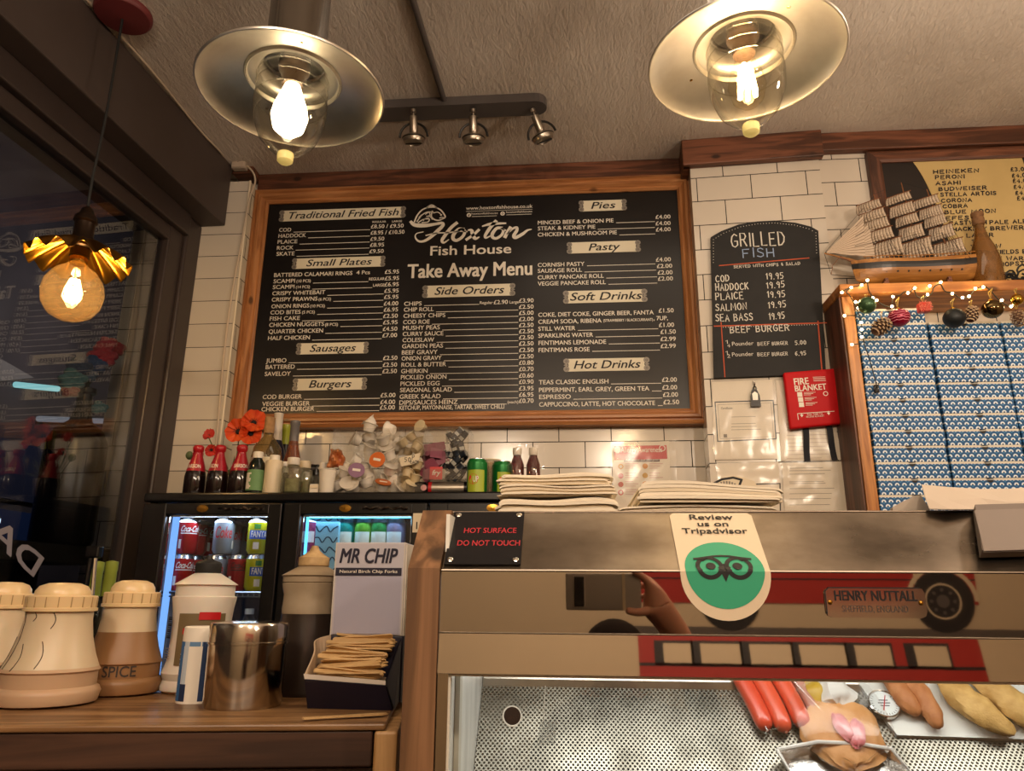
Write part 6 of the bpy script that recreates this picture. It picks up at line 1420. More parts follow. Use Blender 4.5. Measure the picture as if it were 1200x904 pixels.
for j in range(11): patch(q, k*.86, H_*(.385+.0145*j), H_*(.385+.0145*j+(.007 if j % 3 else .011)), -1.0, -.62, INKB, 3, .0045)
for j in range(5): patch(q, k*.86, H_*(.24+.018*j), H_*(.245+.018*j), -1.1, -.55, GREYI, 3, .0045)
q.build('label', bd)
t, k, H_, bd = sq_bottle('sauce_bottle', 'half full squeeze bottle of dark vinegar behind the chip fork box', 357, 1.13, 640, [(0, 0), (.93, 0), (1.0, .03), (1.0, .22), (.95, .36), (.87, .47), (.85, .53), (.86, .56), (.84, .60), (.83, .66), (.88, .70), (.90, .735), (.86, .74), (.90, .745), (.90, .78), (.95, .79), (.40, .86)], 70, .53, mat('grimy hazy plastic', '#a8977e', .45, var=(20, '#8f7d64')), mat('grimy cream nozzle', '#c9ab7c', .45, var=(40, '#8a6a43')), [(.46, .855), (.48, .86), (.48, .915), (.40, .925), (.30, .94), (.16, .965), (.10, 1), (0, 1)])
# salt canister with blue label
Yq = 1.03; H_ = ch(232, 734, Yq); k = 19.5*Yq*1.05/868; t = thing('salt_canister', 'slim white salt canister with a blue label beside the steel shaker', 'canister', on(231, Yq))
q = B('l'); q.lathe(prof([(0, 0), (k, 0), (k, H_*.90), (k*.97, H_*.985), (k*.9, H_), (0, H_)]), WHITEP, 28); bd = q.build('canister', t)
q = B('l'); BLUE = mat('blue label', '#2f6aa5', .5); patch(q, k, H_*.03, H_*.80, -1.5, -.55, BLUE); patch(q, k, H_*.03, H_*.25, -.55, -.15, mat('navy label', '#1d2c4c', .5)); patch(q, k, H_*.25, H_*.80, -.50, -.2, mat('pale label', '#b8c2cc', .5)); patch(q, k, H_*.03, H_*.80, .55, 1.4, mat('navy label 2', '#23375c', .5)); patch(q, k, H_*.74, H_*.80, -1.5, 1.4, mat('blue band', '#5f86ad', .5))
for j in range(9): patch(q, k, H_*(.10+.065*j), H_*(.115+.065*j), -1.3, -.8, mat('pale print blue', '#9db9d6', .5), 3, .0007)
q.build('label', bd)
# steel shaker
Yq = 1.0; H_ = ch(287, 728, Yq); k = 83*.5*Yq*1.05/868; t = thing('steel_shaker', 'polished stainless steel shaker with a domed lid at the counter front', 'shaker', on(286.5, Yq))
PST = mat('polished steel', '#b9b0a5', .14, 1.0, bump=(9, .25, (1, 1, .05)))
q = B('l'); q.lathe(prof([(0, 0), (k*.93, 0), (k*.97, .004), (k*.985, H_*.72), (k*.985, H_*.735)]), PST, 48); q.build('body', t)
q = B('l'); q.lathe(prof([(k*.99, H_*.73), (k*1.015, H_*.735), (k*1.015, H_*.76), (k*.995, H_*.765), (k*.995, H_*.955), (k*.96, H_*.98), (k*.6, H_), (0, H_*1.005)]), PST, 48); q.build('lid', t)
# chip fork box
Yq = 1.055; NAVY = mat('navy printed card', '#16152c', .45); WCARD = mat('white printed card', '#b8b4bd', .55); WCS = mat('white card edge', '#c9c0b4', .6)
L0, L1 = at(387, 740, Yq), at(471, 740, Yq); zt_ = at(430, 636, Yq).z; wv = L1.x-L0.x; zm = at(430, 745, Yq).z
fbx = thing('chip_fork_box', 'white and navy card box of wooden chip forks on the counter', 'box', ((L0.x+L1.x)/2, Yq, CT), 0)
q = B(fbx); q.box2((L0.x, Yq, zm), (L1.x, Yq+.085, zt_), WCARD, .0015); q.box2((L1.x, Yq+.002, zm), (L1.x+.002, Yq+.083, zt_-.002), WCS); q.build('box', fbx)
q = B(fbx); q.box2((L0.x+.0005, Yq+.001, CT), (L1.x+.002, Yq+.084, zm-.0005), NAVY, .0015); q.build('base', fbx, label='navy lower half')
# sloping hopper in front
f0, f1 = atz(358, 792, CT+.062), atz(450, 797, CT+.062)
def hop(x, y, z): return Vector((x, y, z))
fl_, fr_ = at(357, 797, .965), at(452, 800, .965)
q = B(fbx); A_ = [hop(L0.x, Yq, zm-.002), hop(L0.x, Yq, CT+.045), hop(fl_.x, .965, fl_.z-.002), hop(fl_.x-.002, .965, fl_.z+.006)]
rim = smooth_line([hop(L0.x, Yq, zm), hop(L0.x-.014, Yq-.02, zm-.006), hop(fl_.x+.002, .985, fl_.z+.03), hop(fl_.x-.002, .968, fl_.z+.006)], 5)
low = [hop(L0.x+(fl_.x-L0.x)*i/(len(rim)-1), Yq+(.965-Yq)*i/(len(rim)-1), CT+.030+(fl_.z-CT-.030)*i/(len(rim)-1)*.96) for i in range(len(rim))]
n = len(rim); q.add(rim+low+[p+Vector((.0016, .0005, 0)) for p in rim]+[p+Vector((.0016, .0005, 0)) for p in low], [(i, i+1, n+i+1, n+i) for i in range(n-1)]+[(2*n+i, 3*n+i, 3*n+i+1, 2*n+i+1) for i in range(n-1)]+[(i, 2*n+i, 2*n+i+1, i+1) for i in range(n-1)], mat('tan card inside', '#b39b80', .7)); 
q.build('hopper_side', fbx, label='tan card flap')
q = B(fbx); q.add([hop(L1.x, Yq, zm-.004), hop(L1.x, Yq, CT+.001), hop(fr_.x+.008, .985, CT+.001), hop(fr_.x, .965, fr_.z), hop(L1.x-.004, Yq, zm-.004)]+[Vector((-.002, .001, 0))+p for p in (hop(L1.x, Yq, zm-.004), hop(L1.x, Yq, CT+.001), hop(fr_.x+.008, .985, CT+.001), hop(fr_.x, .965, fr_.z))], [(0, 1, 2, 3), (5, 8, 7, 6)], NAVY)
q.build('hopper_side', fbx, label='navy side panel')
q = B(fbx); q.add([hop(fl_.x, .965, fl_.z), hop(fr_.x, .965, fr_.z-.004), hop(fr_.x+.006, .985, CT), hop(L0.x-.002, .99, CT), hop(fl_.x, .968, fl_.z+.002), hop(fr_.x, .968, fr_.z-.002)], [(0, 3, 2, 1), (0, 1, 5, 4)], NAVY); q.add([hop(fl_.x, .9645, fl_.z+.001), hop(fr_.x, .9645, fr_.z-.003), hop(fr_.x, .9645, fr_.z+.002), hop(fl_.x-.002, .9645, fl_.z+.007)], [(0, 1, 2, 3)], WCS)
q.add([hop(fl_.x, .966, fl_.z-.002), hop(fr_.x, .966, fr_.z-.005), hop(L1.x, Yq, CT+.032), hop(L0.x, Yq, CT+.032)], [(0, 1, 2, 3)], mat('tan card floor', '#a58d70', .7)); q.build('hopper_front', fbx)
FBx = FR((L0.x, Yq-.0008, zm)); hv = zt_-zm
q = B(fbx); INKN = mat('navy ink', '#15122a', .5)
q.text('MR CHIP', FR((L0.x+wv*.07, Yq-.0008, zm+hv*.775)), hv*.155, INKN, w=wv*.80, bold=.034, shear=.16, z=.0003); q.text('Natural Birch Chip Forks', FR((L0.x+wv*.08, Yq-.0008, zm+hv*.665)), hv*.032, INKW, w=wv*.82, bold=.02, z=.0006); q.rect(.002, hv*.635, wv-.004, hv*.72, INKN, FBx, .0002)
q.rect(.004, .002, wv-.004, hv*.625, mat('lilac panel', '#a5a2b4', .55), FBx, .0002)
q.rect(.0, 0, .0018, hv, WCS, FBx, .0003); q.rect(wv-.0018, 0, wv, hv, WCS, FBx, .0003); q.build('lettering', fbx)
FORK = mat('birch wood', '#c9a876', .6, var=(40, '#b8935f')); fk = None
def fork_mesh(q, M):
    L_ = .085; w_ = .0058
    ol = [(-L_/2, -w_*.7), (-L_*.1, -w_*.75), (L_*.15, -w_*1.15), (L_*.42, -w_*1.1), (L_*.5, -w_*.5), (L_*.40, 0), (L_*.5, w_*.5), (L_*.42, w_*1.1), (L_*.15, w_*1.15), (-L_*.1, w_*.75), (-L_/2, w_*.7), (-L_*.515, 0)]
    q.prism(ol, .0016, FORK, M)
rnd = random.Random(12)
for i in range(24):
    f = i/23; layer = i // 4; s = (layer)/5
    y = .978+(Yq-.012-.978)*s; zc = (fl_.z+.004)+(zm-.012-fl_.z)*s+.0035*(i % 4)*.5; xc = fl_.x+(fr_.x-fl_.x)*.5+(L0.x+L1.x-fl_.x-fr_.x)*.5*s+rnd.uniform(-.004, .006)-.002
    rot = (R_(30)+rnd.uniform(-.15, .15), rnd.uniform(-.10, .12), rnd.uniform(-.16, .16)+(math.pi if rnd.random() < .5 else 0))
    P = (xc, y+.004*(i % 4), zc)
    if fk is None: fk = thing('chip_fork', 'pale wooden chip fork heaped in the card hopper', 'chip fork', P, 0, 'chip forks in the hopper'); fk.rotation_euler = rot; q = B('l'); fork_mesh(q, Matrix.Identity(4)); q.build('fork', fk)
    else: dup(fk, P, rot=rot)
fa, fb_ = atz(352, 846.5, CT), atz(455, 840.5, CT); md_ = (fa+fb_)/2
lf = dup(fk, (md_.x, md_.y+.004, CT+.0022), rot=(0, 0, math.atan2(fb_.y-fa.y, fb_.x-fa.x)), label='single wooden chip fork lying at the counter edge'); del lf['group']
lf.scale = (1.15, 1.0, 1)
# bits behind the shakers
Yq = 1.16; H_ = ch(36, 694, Yq); k = .026; t = thing('sauce_bottle', 'dark bottle with a blue cap between the two left shakers', 'bottle', on(34, Yq))
q = B('l'); q.lathe(prof([(0, 0), (k, 0), (k*1.05, .01), (k*1.05, H_*.55), (k*.7, H_*.72), (k*.55, H_*.76)]), mat('navy plastic bottle', '#14151f', .3), 24); bo = q.build('bottle', t); q = B('l'); q.lathe(prof([(k*.75, H_*.75), (k*.75, H_*.98), (0, H_)]), mat('bright blue cap', '#3f8fd0', .4), 20); q.build('cap', t); q = B('l'); patch(q, k*1.055, H_*.36, H_*.52, -.4, .5, mat('small white label', '#c6c2c0', .6)); q.build('label', bo)
wl = thing('window_shelf', 'dark low shelf under the window, behind the shakers', 'shelf', (-1.36, 1.75, 1.27)); q = B(wl); q.box2((-1.42, 1.35, 1.24), (-1.15, 2.24, 1.27), BLACKM, .003); q.build('board', wl)
q = B(wl); q.box2((-1.40, 1.40, 0), (-1.36, 1.46, 1.24), BLACKM); q.box2((-1.40, 2.1, 0), (-1.36, 2.16, 1.24), BLACKM); q.build('bracket', wl)
lb = None
for px, Y, l in ((132, 2.02, 'lime topped dark bottle on the right behind the spice shaker'), (116, 2.06, 'lime topped dark bottle on the left, half hidden by the black tap')):
    P = at(px, 657, Y); hb = P.z-1.27
    if lb is None:
        lb = thing('wine_bottle', l, 'bottle', (P.x, Y, 1.27)); q = B('l'); q.lathe(prof([(0, 0), (.036, 0), (.037, .01), (.037, hb*.56), (.030, hb*.64), (.016, hb*.74), (.0145, hb*.9)]), mat('very dark glass', '#0c0f0b', .15), 24); q.build('bottle', lb)
        q = B('l'); q.lathe(prof([(.0165, hb*.72), (.0155, hb*.92), (.0165, hb*.93), (.0165, hb*.99), (0, hb)]), mat('lime foil top', '#8f9c3a', .4), 20); q.build('foil', lb)
    else: dup(lb, (P.x, Y, 1.27), label=l)
P = at(110, 650, 1.84); t = thing('black_tap', 'tall black tap standing behind the shakers', 'tap', (P.x, 1.84, 1.27)); ht = P.z-1.27
q = B('l'); q.cyl((0, 0, 0), (0, 0, .02), .02, BLACKP, 16); q.tube([(-.004, 0, .01), (-.010, 0, ht*.5), (-.006, 0, ht)], .007, BLACKP, 10); q.tube([(.02, -.01, ht*.35), (.012, 0, ht*.75), (.005, 0, ht)], .005, CHROME, 8); q.build('spout', t); q = B('l'); q.box((0, 0, ht+.006), (.036, .022, .030), BLACKP, .004); q.build('head', t)
# ------------------------------------------------------------------ hot display cabinet
HX0 = -.139; HX1 = .78; HY = .8; zA = at(600, 669, HY).z; zB_ = at(600, 742.5, HY).z; zC = at(600, 790, HY).z
SW = .068; zD = zA+SW; YD2 = HY+SW
MIRS = mat('mirror polished steel', '#b3aaa0', .022, 1.0, bump=(3, .02), var=(2.0, '#a59c92'))
m, nt, bs, L = newmat('worn brushed steel'); bs.inputs['Metallic'].default_value = 1
n1 = N(nt, 'ShaderNodeTexNoise'); n1.inputs['Scale'].default_value = 9; n1.inputs['Detail'].default_value = 6; L.new(objco(nt, (.7, 1, 1)).outputs[0], n1.inputs['Vector'])
n2 = N(nt, 'ShaderNodeTexNoise'); n2.inputs['Scale'].default_value = 60; n2.inputs['Detail'].default_value = 3; L.new(objco(nt, (.15, 4, 4)).outputs[0], n2.inputs['Vector'])
r1 = ramp(nt, [(.28, '#5f564c'), (.5, '#978b7d'), (.72, '#cdc1b1')]); L.new(n1.outputs['Fac'], r1.inputs[0]); L.new(r1.outputs[0], bs.inputs['Base Color'])
mr = N(nt, 'ShaderNodeMapRange'); mr.inputs['To Min'].default_value = .20; mr.inputs['To Max'].default_value = .42; L.new(n1.outputs['Fac'], mr.inputs['Value']); L.new(mr.outputs[0], bs.inputs['Roughness'])
bp = N(nt, 'ShaderNodeBump'); bp.inputs['Strength'].default_value = .08; bp.inputs['Distance'].default_value = .001; L.new(n2.outputs['Fac'], bp.inputs['Height']); L.new(bp.outputs[0], bs.inputs['Normal'])
WORN = m
hc = thing('hot_display_cabinet', 'stainless steel heated display cabinet with a glass front', 'display cabinet', (HX0, HY, 0))
LT = .0050
q = B(hc); q.add([(HX0, HY, zA), (HX1, HY, zA), (HX1, YD2, zD), (HX0, YD2, zD), (HX0, HY+.01, zA-.004), (HX1, HY+.01, zA-.004), (HX1, YD2+.006, zD-.004), (HX0, YD2+.006, zD-.004)], [(0, 1, 2, 3), (5, 4, 7, 6), (0, 4, 5, 1), (3, 2, 6, 7), (0, 3, 7, 4), (1, 5, 6, 2)], WORN); q.build('sloping_panel', hc)
q = B(hc); q.tube([(HX0, HY+.001, zA), (HX1, HY+.001, zA)], .0016, MIRS, 8); q.tube([(HX0, YD2, zD), (HX1, YD2, zD)], .0014, MIRS, 8); q.build('edge_bead', hc)
q = B(hc); q.box2((HX0, HY, zB_), (HX1, HY+.006, zA-.001), MIRS); q.build('front_panel', hc)
TILT = R_(7.5); dyl = math.tan(TILT)*(zB_-zC)
q = B(hc); q.add([(HX0, HY-.001, zB_), (HX1, HY-.001, zB_), (HX1, HY-.001-dyl, zC), (HX0, HY-.001-dyl, zC), (HX0, HY+.006, zB_), (HX1, HY+.006, zB_), (HX1, HY+.006, zC), (HX0, HY+.006, zC)], [(0, 3, 2, 1), (4, 5, 6, 7), (0, 1, 5, 4), (3, 7, 6, 2), (0, 4, 7, 3), (1, 2, 6, 5)], MIRS); q.build('lower_panel', hc)
q = B(hc); q.tube([(HX0, HY-.001, zB_), (HX1, HY-.001, zB_)], .0009, STEEL, 6); q.build('crease', hc)
gx = at(525.5, 800, HY).x
q = B(hc); q.box2((HX0, HY-.003, .9), (gx, HY+.02, zC-.0005), mat('stainless stile', '#a89a8a', .16, 1.0)); q.build('stile', hc)
q = B(hc); q.box2((gx, HY-.002, zC-.0028), (HX1, HY+.012, zC-.0003), mat('pale glazing bead', '#d9d2c4', .4)); q.box2((gx, HY-.001, .9), (gx+.0022, HY+.012, zC-.003), mat('pale glazing bead', '#d9d2c4', .4)); q.build('glazing_bead', hc)
q = B(hc); q.box2((gx+.0024, HY+.004, .9), (HX1, HY+.008, zC-.003), glass('display glass', (.97, .98, .98), .045, .6, 3.2)); gp = q.build('glass_pane', hc)
q = B(hc); c = at(600, 840, HY); q.ring((c.x, c.z), .0085, .0098, mat('grommet white', '#d8e4e8', .3), FR((0, HY+.0035, 0)), .0004, 28); q.disc((c.x, c.z), .0085, mat('dark grommet disc', '#2a1f1c', .4), FR((0, HY+.0035, 0)), .0002); q.build('grommet', gp)
q = B(hc); q.box2((HX0, YD2+.004, zD-.006), (HX1, 1.27, zD), WORN); q.build('top_panel', hc)
INL = mat('inner panel with painted glare', '#c9c8bf', .35, .0, var=(22, '#f4f2ea', (1, 1, .25)), bump=(30, .2, (1, 1, .25)))  # pale streaked colour stands in for bright reflections on the steel
q = B(hc); q.box2((HX0, HY+.02, .9), (HX0+.004, 1.27, zD-.007), INL); q.box2((HX1-.004, HY+.02, .9), (HX1, 1.27, zD-.007), STEEL); q.build('side_panel', hc)
xp = at(566, 830, HY+.10).x
q = B(hc); q.box2((HX0+.0045, HY+.088, .9), (HX0+.010, HY+.106, zD-.01), mat('pale inner post', '#c9c4b4', .4)); q.build('inner_post', hc)
PY = 1.15; zp = at(700, 807, PY).z; PTH = R_(50); pdv = Vector((0, -math.cos(PTH), -math.sin(PTH))); pn = Vector((0, -math.sin(PTH), math.cos(PTH))); pl_pt = (Vector((0, PY, zp)), pn)
q = B(hc); q.box2((HX0+.004, PY+.001, zp-.004), (HX1-.004, PY+.02, at(700, 795, PY).z), STEEL, .003); q.box2((HX0+.004, PY+.024, .9), (HX1-.004, 1.27, zD-.008), STEEL); q.build('rear_rail', hc)
m, nt, bs, L = newmat('perforated steel'); bs.inputs['Metallic'].default_value = 1; bs.inputs['Roughness'].default_value = .38
t_ = N(nt, 'ShaderNodeTexCoord'); sp = N(nt, 'ShaderNodeSeparateXYZ'); L.new(t_.outputs['Object'], sp.inputs[0])
pu = .0062; v_ = mth('DIVIDE', sp.outputs[1], pu*.62); row = mth('FLOOR', v_); u_ = mth('ADD', mth('DIVIDE', sp.outputs[0], pu), mth('MULTIPLY', mth('MODULO', row, 2.0), .5))
fu = mth('SUBTRACT', mth('FRACT', u_), .5); fv = mth('MULTIPLY', mth('SUBTRACT', mth('FRACT', v_), .5), .62)
d_ = mth('SQRT', mth('ADD', mth('MULTIPLY', fu, fu), mth('MULTIPLY', fv, fv)))
rp_ = ramp(nt, [(.25, (.0, .0, .0)), (.29, (1, 1, 1))]); L.new(d_, rp_.inputs[0]); L.new(rp_.outputs[0], bs.inputs['Alpha'])
nz = N(nt, 'ShaderNodeTexNoise'); nz.inputs['Scale'].default_value = 14; L.new(t_.outputs['Object'], nz.inputs['Vector']); r1 = ramp(nt, [(.35, '#7f7b70'), (.6, '#a9a598')]); L.new(nz.outputs['Fac'], r1.inputs[0]); L.new(r1.outputs[0], bs.inputs['Base Color'])
q = B('l'); q.box2((0, 0, -.0012), (HX1-HX0-.01, .42, 0), m); pt = q.build('perforated_shelf', hc)
PTM = FR((HX0+.005, PY, zp), (1, 0, 0), pdv, n=(Vector((1, 0, 0)).cross(pdv))); 
pt.matrix_local = Matrix.Translation((-HX0, -HY, 0)) @ PTM
q = B(hc); o_ = -pn*.02; q.add([Vector((HX0+.005, PY, zp))+o_, Vector((HX1-.005, PY, zp))+o_, Vector((HX1-.005, PY, zp))+pdv*.42+o_, Vector((HX0+.005, PY, zp))+pdv*.42+o_], [(0, 1, 2, 3)], mat('grey under tray', '#5c574d', .5)); q.build('under_tray', hc)
q = B(hc); q.cyl((HX0+.03, 1.0, zD-.022), (HX1-.03, 1.0, zD-.022), .009, emis('heated cabinet tube', (1, .95, .86), 4), 12); q.build('lamp_tube', hc)
light('cabinet_light', 'AREA', (.32, .96, zD-.034), 2.3, (1, .96, .88), .85, .10, (R_(8), 0, 0))
# stickers and plates on the cabinet
SLM = FR((0, HY, zA), (1, 0, 0), (0, 1, 1)); SLN = Vector((0, -1, 1)).normalized()
pl_sl = (Vector((0, HY, zA)), SLN); pl_fr = (Vector((0, HY, 0)), Vector((0, -1, 0)))
def sl(px, py): P = SLM.inverted() @ hit(px, py, pl_sl); return P.x, P.y
c0_, c1_ = sl(532, 602.5), sl(614.8, 602); c2_, c3_ = sl(610, 663.6), sl(521, 664)
hp = thing('warning_plate', 'black hot surface warning plate screwed to the steel slope', 'sign', SLM @ Vector(((c0_[0]+c2_[0])/2, (c0_[1]+c2_[1])/2, .001)))
xl, xr, yb2, yt2 = (c0_[0]+c3_[0])/2, (c1_[0]+c2_[0])/2, (c2_[1]+c3_[1])/2, (c0_[1]+c1_[1])/2
q = B(hp); q.prism([(xl, yb2), (xr, yb2), (xr, yt2), (xl, yt2)], .002, mat('black engraved plate', '#131216', .25), SLM @ Matrix.Translation((0, 0, .0008))); q.build('plate', hp)
q = B(hp); RI = mat('red engraved letters', '#b02832', .5); wv_ = xr-xl
for s, f in (('HOT SURFACE', .57), ('DO NOT TOUCH', .33)):
    wt = .72 if s[0] == 'H' else .84; q.text(s, SLM @ Matrix.Translation((xl+wv_*(.55 if s[0] == 'H' else .55), yb2+(yt2-yb2)*f, .0030)), .0085, RI, w=wv_*wt, al='c', bold=.02, z=0)
q.build('lettering', hp)
for fx_, fy_ in ((.07, .93), (.93, .93), (.07, .08), (.93, .08)): q = B(hp); q.ball((xl+wv_*fx_, yb2+(yt2-yb2)*fy_, .0028), .0038, CHROME, 10, (1, 1, .45), SLM); q.build('screw', hp)
# review sticker bent over the crease
cxs = at(849.5, 669, HY).x; RS = .0455
tp = thing('review_sticker', 'cream sticker with a green owl disc bent over the steel edge', 'sticker', (cxs, HY-.001, zA-.048))
def bent(q, name, parent):
    bm = bmesh.new(); vs_ = [bm.verts.new(p) for p in q.v]
    for f in q.f:
        try: bm.faces.new([vs_[i] for i in f])
        except ValueError: pass
    for f, mi in zip(bm.faces, q.mi): f.material_index = mi
    bmesh.ops.bisect_plane(bm, geom=bm.verts[:]+bm.edges[:]+bm.faces[:], plane_co=(0, 0, 0), plane_no=(0, 1, 0))
    for v in bm.verts:
        x, s, z = v.co; 
        if s > 0: p = Vector((cxs+x, HY, zA))+Vector((0, 1, 1)).normalized()*s+SLN*z+Vector((0, -z*.35, 0))*max(0, 1-s/.003)
        else: p = Vector((cxs+x, HY-z, zA+s))
        v.co = p-Vector(tp.location)
    me = bpy.data.meshes.new(name); bm.to_mesh(me); bm.free()
    for m_ in q.mats: me.materials.append(m_)
    o = bpy.data.objects.new(name, me); COL.objects.link(o); o.parent = parent; return o
ol = [(-RS, .088), (-RS+.004, .0925), (RS-.004, .0925), (RS, .088), (RS, -.003)]+[(RS*math.cos(a), -.003-RS*math.sin(a)) for a in [math.pi*k/24 for k in range(1, 24)]]+[(-RS, -.003)]
q = B('l'); q.flat(ol, mat('cream sticker', '#dbc9ae', .5), z=.0012); bent(q, 'backing', tp)
q = B('l'); q.disc((0, .003), .040, mat('teal green disc', '#2f9f79', .5), z=.0016, seg=48); bent(q, 'disc', tp)
q = B('l')
for s in (-1, 1):
    q.ring((s*.0148, .006), .0098, .0142, INKB, z=.0020, seg=32); q.disc((s*.0135, .006), .0050, INKB, z=.0020, seg=20)
    q.flat([(s*.030, .0165), (s*.012, .019), (s*.020, .013)], INKB, z=.0020)
q.flat([(-.0065, .004), (0, .0095), (.0065, .004), (0, -.0105)], INKB, z=.0021); q.ribbon([(-.029, .0165), (-.018, .0185), (-.009, .0205), (0, .0212), (.009, .0205), (.018, .0185), (.029, .0165)], .0026, INKB, z=.0021); bent(q, 'owl_emblem', tp)
q = B('l')
for s, y, wt in (('Review', .0805, .0475), ('us on', .0690, .0330), ('Tripadvisor', .0570, .0700)): q.text(s, Matrix.Translation((0, y, 0)), .0085 if s != 'us on' else .0080, INKB, w=wt, al='c', bold=.03, z=.0020)
bent(q, 'lettering', tp)
# maker's plate
def fp(px, py): P = hit(px, py, pl_fr); return P.x, P.z
a, c = fp(968, 724), fp(1082, 689); t = thing('maker_plate', 'small engraved steel maker plate with two rivets on the cabinet front', 'plate', ((a[0]+c[0])/2, HY-.001, (a[1]+c[1])/2)); MFr = FR((0, HY-.0006, 0))
q = B(t); r_ = .006; x0_, y0_, x1_, y1_ = a[0], a[1], c[0], c[1]
q.prism([(x0_+r_, y0_), (x1_-r_, y0_), (x1_-r_*.3, y0_+r_*.3), (x1_, y0_+r_), (x1_, y1_-r_), (x1_-r_*.3, y1_-r_*.3), (x1_-r_, y1_), (x0_+r_, y1_), (x0_+r_*.3, y1_-r_*.3), (x0_, y1_-r_), (x0_, y0_+r_), (x0_+r_*.3, y0_+r_*.3)], .0010, mat('etched steel plate', '#b5aca2', .12, 1.0), MFr); q.build('plate', t)
q = B(t); q.text('HENRY NUTTALL', FR((x0_+.010, HY-.0018, y0_+.0165)), .0095, INKB, w=(x1_-x0_)-.018, bold=.03, z=.0002); q.text('SHEFFIELD, ENGLAND', FR((x0_+.016, HY-.0018, y0_+.0055)), .0062, mat('grey etched letters', '#4b4540', .5), w=(x1_-x0_)-.034, z=.0002); q.ribbon([(x0_+.001, y0_+.004), (x0_+.001, y1_-.004), (x0_+.005, y1_-.0005), (x1_-.005, y1_-.0005)], .0012, INKB, FR((0, HY-.0018, 0)), .0002); q.build('lettering', t)
for x in (x0_+.005, x1_-.005): q = B(t); q.ball((x, HY-.0015, (y0_+y1_)/2), .0026, BRASS, 10, (1, .6, 1)); q.build('rivet', t)
# wooden post between counter and cabinet, following the cabinet's profile
X0p, X1p = at(474, 760, HY-.004).x, HX0-.0015
pw = thing('wooden_post', 'worn wooden end post between the counter and the steel cabinet', 'post', ((X0p+X1p)/2, HY, 0))
pr = [(HY-.004, .0), (HY-.004, zA+.002), (YD2-.004, zD+.002), (YD2+.06, zD+.002), (YD2+.06, 0)]
q = B(pw); n = len(pr); q.add([(X0p, y, z) for y, z in pr]+[(X1p, y, z) for y, z in pr], [tuple(range(n))[::-1], tuple(range(n, 2*n))]+[(i, (i+1) % n, n+(i+1) % n, n+i) for i in range(n)], POSTW); q.build('post', pw)
# ------------------------------------------------------------------ papers on top of the cabinet
def bundle(label, x0_, x1_, y0_, y1_, z0_, th, amp, seed, tilt=0.0, tip=0, folds=1):
    rnd = random.Random(seed); nx, nl = 36, 6; t = thing('paper_bundle', label, 'paper', ((x0_+x1_)/2, (y0_+y1_)/2, z0_)); q = B(t)
    PM1, PM2 = mat('wrapping paper', '#efe4cf', .8), mat('wrapping paper edge', '#e2d3b8', .85)
    ph = rnd.uniform(0, 6)
    for l in range(nl):
        zl0, zl1 = l/nl, (l+.86)/nl; off = rnd.uniform(-.003, .003); xo = rnd.uniform(-.004, .004); vs = []; fs = []
        for i in range(nx+1):
            u = i/nx; x = x0_+xo+(x1_-x0_)*u; env = math.sin(math.pi*min(max(u, .0), 1))**.25
            for zz in (zl0, zl1):
                z = z0_+zz*th*(.72+.28*env)+amp*zz*math.sin(u*7.2+ph+zz)*.9+tilt*(u-.5)*zz
                for y in (y0_+off, y1_): vs.append((x, y, max(z, z0_+.0004*(1+zz))))
        for i in range(nx):
            a = 4*i; fs += [(a, a+4, a+6, a+2), (a+1, a+3, a+7, a+5), (a+2, a+6, a+7, a+3), (a, a+1, a+5, a+4)]
        fs += [(0, 2, 3, 1), (4*nx, 4*nx+1, 4*nx+3, 4*nx+2)]
        q.add(vs, fs, PM1 if l % 3 else PM2, True)
    q.build('sheets', t); return t
yb0 = .93
xa, xc = at(583, 590, yb0).x, at(722, 590, yb0).x; zt0 = zD+.0005; h1 = at(650, 584, yb0).z-zt0; h2 = at(650, 570, yb0).z-zt0-h1; h3 = at(650, 556, yb0).z-zt0-h1-h2
h1 = max(h1, .014)
bundle('bottom bundle of cream wrapping paper in the left stack on the cabinet', xa, xc, yb0, 1.17, zt0, h1, .0025, 1)
bundle('middle bundle of cream wrapping paper in the left stack on the cabinet', xa+.003, xc-.001, yb0-.003, 1.17, zt0+h1*1.10, h2*.92, .0022, 2)
bundle('top bundle of cream wrapping paper in the left stack on the cabinet', xa+.002, xc-.006, yb0+.003, 1.17, zt0+(h1+h2)*1.06, h3*.95, .0020, 3)
xa2, xc2 = at(722, 590, .96).x, at(905, 592, .96).x
bundle('thin flat bundle of wrapping paper under the right stack', xa2+.002, xc2+.003, .95, 1.15, zt0, at(760, 592, .95).z-zt0, .0008, 5)
za = at(760, 591, .95).z
t = bundle('thick slanting bundle of cream wrapping paper in the right stack', at(750, 580, .94).x, at(918, 590, .94).x, .94, 1.14, za+.0008, at(770, 566, .94).z-za, .0012, 6, -.010)
# paper sheets at the right end, one hanging over the slope
q = B(); PG = mat('grey white paper', '#bcae9f', .8)
def sheet(label, pts_px, Y, m=PG, name='paper_sheet', back=.06):
    b = B(); P = [at(x, y, Y) for x, y in pts_px]; b.add(P+[p+Vector((.0, .0014, 0)) for p in P], [tuple(range(len(P)))[::-1], tuple(range(len(P), 2*len(P)))]+[(i, (i+1) % len(P), len(P)+(i+1) % len(P), len(P)+i) for i in range(len(P))], m)
    return b
cr = [(1080, 569), (1110, 572), (1150, 574.5), (1185, 574), (1215, 572)]; ml = [(1084, 584), (1112, 588), (1150, 585), (1182, 590), (1215, 588)]; lo_ = [(1089, 597.5), (1113, 598), (1142, 598), (1184, 614), (1215, 613)]
b = B(); vs = []; fs = []
for r_, Y_ in ((cr, .930), (ml, .880), (lo_, .862)):
    for i, (x, y) in enumerate(r_): vs.append(at(x, y, Y_-(.006 if i % 2 else 0)))
    
